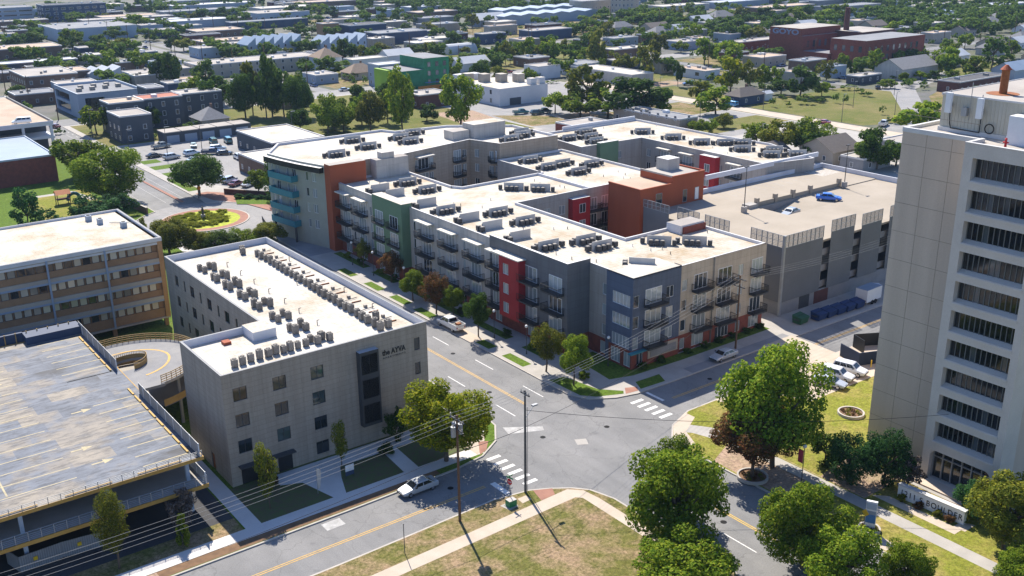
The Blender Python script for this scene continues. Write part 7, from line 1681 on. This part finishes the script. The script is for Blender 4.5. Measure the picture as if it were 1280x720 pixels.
hr = thing('bench', 'low timber rail bench behind the monument sign', 'bench', (96.0, 49.2, .14), R(-85)); part('seat', MB().box(-1.3, 1.3, -.2, .2, .42, .5, 'pole_wood'), hr)
for sx in (-1.1, 0, 1.1): part('leg', MB().box(sx - .05, sx + .05, -.15, .15, 0, .42, 'pole_wood'), hr)
st = thing('statue', 'dark slim statue on a post amid the roundabout flowers', 'statue', (76.1, 216.6, .02)); part('pedestal', MB().box(-.4, .4, -.4, .4, 0, 1.0, 'concrete'), st); part('figure', MB().tube((0, 0, 1), (0, 0, 2.2), .22, .28, 'dark_metal', 10).tube((0, 0, 2.2), (0, 0, 2.5), .28, .1, 'dark_metal', 10).tube((0, 0, 2.5), (0, 0, 2.85), .15, .12, 'dark_metal', 10), st)
# walls and the play area
bw = thing('garden_wall', 'dark brick garden wall behind the roundabout', 'wall'); part('bricks', MB().bar((88.6, 235.4, .65), (98.8, 221.2, .65), .35, 1.3, 'brick_dark').bar((88.6, 235.4, 1.34), (98.8, 221.2, 1.34), .45, .1, 'brick_brown'), bw)
bw2 = thing('garden_wall', 'long brown brick wall behind the roadside trees on the left', 'wall'); part('bricks', MB().bar((63.5, 270, .8), (67.5, 228, .8), .35, 1.6, 'brick_brown').bar((63.5, 270, 1.64), (67.5, 228, 1.64), .45, .1, 'kerb'), bw2)
for k in range(6):
    b = thing('bollard', '%s dark bollard from the left at the plaza beside the teal balconies' % ORD(k + 1), 'bollard', (85.6 - .3 * k, 206.4 - 1.1 * k, .13), 0, 'plaza bollards'); part('post', MB().tube((0, 0, 0), (0, 0, 1.0), .08, .08, 'dark_metal', 8).tube((0, 0, 1), (0, 0, 1.08), .1, .04, 'dark_metal', 8), b)
pgd = thing('play_set', 'wooden play set with orange roof beside the brick store', 'play set', (55, 250, .13)); 
for sx in (-1.4, 1.4):
    for sy in (-1, 1): part('post', MB().box(sx - .08, sx + .08, sy - .08, sy + .08, 0, 2.6, 'pole_wood'), pgd)
part('deck', MB().box(-1.5, 1.5, -1.1, 1.1, 1.2, 1.3, 'pole_wood'), pgd); rf = MB(); rf.face([(-1.7, -1.3, 2.5), (1.7, -1.3, 2.5), (1.7, 0, 3.4), (-1.7, 0, 3.4)], 'play_orange'); rf.face([(1.7, 1.3, 2.5), (-1.7, 1.3, 2.5), (-1.7, 0, 3.4), (1.7, 0, 3.4)], 'play_orange'); part('roof', rf, pgd)
sl_ = thing('tube_slide', 'dark teal curved tube slide beside the wooden play set', 'slide', (57.6, 250.5, .13)); m_ = MB()
for i in range(8): a0 = PI * i / 8; a1 = PI * (i + 1) / 8; m_.tube((1.4 * math.cos(a0), 0, .5 + 1.6 * math.sin(a0)), (1.4 * math.cos(a1), 0, .5 + 1.6 * math.sin(a1)), .4, .4, 'play_blue', 10)
part('tube', m_, sl_)
sheet('playground', rect(48, 63, 236, 262), .139, 'lawn_yellow'); sheet('footpath', [(50, 262), (60, 262), (62.6, 250), (61, 249.6), (58.8, 260), (50, 260)], .143, 'concrete')
kc = thing('storage_cabinet', 'tan storage cabinet on the play lawn edge', 'cabinet', (64.2, 245, .13)); part('body', MB().box(-1, 1, -1, 1, 0, 2.2, 'tan_wall').box(-1.1, 1.1, -1.1, 1.1, 2.2, 2.35, 'coping_pale'), kc)
# tall thin street light columns in the middle distance
for k, (x, y, h, s) in enumerate(((92, 285, 9, 'left car park'), (99.5, 278, 9.5, 'middle car park'), (130.8, 286, 9, 'behind the white roofed shop'), (229, 268, 9, 'open lot before the white modern block'), (244, 258, 10, 'right side of the open lot'), (282.6, 232, 9, 'bright street at right'), (283, 200, 9, 'right junction near side'), (300, 192, 9, 'right junction far side'), (251, 232, 10, 'field right of the townhouse row'), (262, 262, 10, 'grass beside the bright street'), (310, 215, 9, 'grass island at right'), (345, 222, 9, 'curving road at right'), (82.5, 288, 9, 'avenue beside the car park'), (84, 330, 9, 'avenue by the dark townhouses'), (150, 300, 9, 'trees behind the tall wing'), (222, 182, 9, 'hedge behind the rear wing'))):
    t = thing('light_pole', 'slim light pole standing at the ' + s, 'light pole', (x, y, 0), 0, 'slim light poles'); part('pole', MB().tube((0, 0, 0), (0, 0, h), .11, .07, 'pole_grey', 6), t); part('arm', MB().box(-.06, 1.4, -.06, .06, h - .1, h + .04, 'grey_metal'), t)

# light-weight far cars and far utility poles along the distant streets
fcb = MB(); fcb.box(-2.2, 2.2, -.88, .88, .3, .85, 'car_paint'); fcw = MB(); k_ = 0
fcw.v += [(-1.5, -.8, .85), (1.2, -.8, .85), (1.2, .8, .85), (-1.5, .8, .85), (-1.0, -.68, 1.4), (.5, -.68, 1.4), (.5, .68, 1.4), (-1.0, .68, 1.4)]
for f in ((0, 1, 5, 4), (1, 2, 6, 5), (2, 3, 7, 6), (3, 0, 4, 7)): fcw.f.append(f); fcw.m.append(fcw.mi('glass_dark'))
fcw.f.append((4, 5, 6, 7)); fcw.m.append(fcw.mi('car_paint'))
fcr = thing('parked_car', 'x', 'car'); part('body', fcb, fcr); part('cabin', fcw, fcr)
for sx in (-1.3, 1.35): part('wheel', MB().tube((sx, -.9, .32), (sx, -.7, .32), .32, .32, 'rubber', 10).tube((sx, .7, .32), (sx, .9, .32), .32, .32, 'rubber', 10), fcr)
gc = random.Random(19); spots = []
while len(spots) < 90:
    a, b = gc.choice([('v', 185.5), ('v', 256), ('v', 355), ('v', 473), ('h', 365), ('h', 456), ('h', 608), ('h', 299), ('b', 0), ('b', 0)])
    if a == 'v': x, y, z = b + gc.choice([-2.4, 2.4]), gc.uniform(376, 780), PI / 2
    elif a == 'h': x, y, z = gc.uniform(120, 460) if b < 400 else gc.uniform(190, 420), b + gc.choice([-2.4, 2.4]), 0
    else: q = gc.choice(small); x, y, z = q[2] + gc.uniform(0, q[4]), q[3] - gc.uniform(2.6, 5), gc.choice([0, PI / 2])
    if a == 'h' and b == 299 and x < 360: continue
    if not 9 < math.degrees(math.atan2(x, y)) < 62 or any(math.hypot(x - s[0], y - s[1]) < 6 for s in spots): continue
    spots.append((x, y, z))
spots.sort(key=lambda s: math.atan2(s[0], s[1])); cn = {}
for k, (x, y, z) in enumerate(spots):
    nm, c = FN[gc.choice((0, 0, 1, 1, 2, 3, 4))]; q = cn[nm] = cn.get(nm, 0) + 1
    lab = 'tiny %s car on the distant streets, %s %s one from the left' % (nm, ORD(q), nm)
    if k == 0: fcr.location = (x, y, .02); fcr.rotation_euler = (0, 0, z); fcr['label'] = lab; fcr['group'] = 'tiny cars on the distant streets'; fcr.color = (*c, 1)
    else: dup(fcr, (x, y, .02), z, lab, 'tiny cars on the distant streets', None, c)
    if k == 0:
        for ch in fcr.children: ch.color = (*c, 1)
fp = thing('utility_pole', 'x', 'utility pole', (0, 0, 0)); part('pole', MB().tube((0, 0, 0), (0, 0, 11), .2, .13, 'pole_wood', 6), fp); part('crossarm', MB().box(-1.2, 1.2, -.08, .08, 10.2, 10.4, 'pole_grey'), fp)
pp = [(182, 380 + 38 * i) for i in range(11)] + [(262, 390 + 42 * i) for i in range(10)] + [(350, 320 + 44 * i) for i in range(10)] + [(370 + 36 * i, 305) for i in range(8)] + [(200 + 40 * i, 462) for i in range(6)] + [(477, 250 + 46 * i) for i in range(7)] + [(84.5, 372 + 40 * i) for i in range(6)]
pp.sort(key=lambda s: math.atan2(s[0], s[1]))
for k, (x, y) in enumerate(pp):
    lab = 'thin wooden pole along the distant streets, %s from the left' % ORD(k + 1)
    if k == 0: fp.location = (x, y, 0); fp['label'] = lab; fp['group'] = 'distant utility poles'
    else: dup(fp, (x, y, 0), .4 * (k % 4), lab, 'distant utility poles')
HAZE, SKY, SUN, EXPO = 0.00007, .085, 4.3, 1.0
# ------------------------------------------------------------------ air, sky, sun, camera
hz = MB().box(-880, 2580, -680, 2580, -1.2, 75, 'concrete')
hm = bpy.data.materials.new('haze'); hm.use_nodes = True; nt = hm.node_tree; nt.nodes.clear()
out = nt.nodes.new('ShaderNodeOutputMaterial'); pv = nt.nodes.new('ShaderNodeVolumePrincipled'); pv.inputs['Density'].default_value = HAZE; pv.inputs['Color'].default_value = (.5, .72, 1, 1); pv.inputs['Anisotropy'].default_value = .2
nt.links.new(pv.outputs[0], out.inputs['Volume'])
if HAZE > 0:
    me = hz.mesh('haze'); me.materials.clear(); me.materials.append(hm)
    o = link('haze', me); o['kind'] = 'stuff'; o['label'] = 'thin blue haze over the whole town'; o['category'] = 'haze'
w = bpy.data.worlds.new('World'); SC.world = w; w.use_nodes = True; nt = w.node_tree
sky = nt.nodes.new('ShaderNodeTexSky'); sky.sky_type = 'NISHITA'; sky.sun_disc = False; sky.ozone_density = 3.0; sky.dust_density = .4
SUN_EL, SUN_AZ = R(48), math.atan2(.326, .946)      # azimuth from +Y towards +X
sky.sun_elevation = SUN_EL; sky.sun_rotation = SUN_AZ
tn = nt.nodes.new('ShaderNodeMix'); tn.data_type = 'RGBA'; tn.blend_type = 'MULTIPLY'; tn.inputs[0].default_value = 1; tn.inputs[7].default_value = (.87, .96, 1.16, 1)
nt.links.new(sky.outputs[0], tn.inputs[6]); nt.links.new(tn.outputs[2], nt.nodes['Background'].inputs['Color']); nt.nodes['Background'].inputs['Strength'].default_value = SKY
ld = bpy.data.lights.new('sun', 'SUN'); ld.energy = SUN; ld.angle = R(.5); ld.color = (1, .925, .82)
lo = bpy.data.objects.new('sun', ld); COL.objects.link(lo)
sd = Vector((math.sin(SUN_AZ) * math.cos(SUN_EL), math.cos(SUN_AZ) * math.cos(SUN_EL), math.sin(SUN_EL)))
lo.rotation_euler = (-sd).to_track_quat('-Z', 'Y').to_euler()
cd = bpy.data.cameras.new('camera'); cd.sensor_width = 36; cd.lens = 36 * F_PX / 1280; cd.clip_end = 6000; cd.clip_start = 1
co = bpy.data.objects.new('camera', cd); COL.objects.link(co); SC.camera = co
r, u, f = AX
co.matrix_world = Matrix(((r.x, u.x, -f.x, 0), (r.y, u.y, -f.y, 0), (r.z, u.z, -f.z, CAMH), (0, 0, 0, 1)))
vs = SC.view_settings; vs.view_transform = 'Standard'; vs.look = 'None'; vs.exposure = EXPO; vs.gamma = 1
try: SC.cycles.volume_bounces = 0; SC.cycles.max_bounces = 6; SC.cycles.transparent_max_bounces = 8; SC.cycles.caustics_reflective = False; SC.cycles.caustics_refractive = False; SC.cycles.use_denoising = True
except Exception: pass
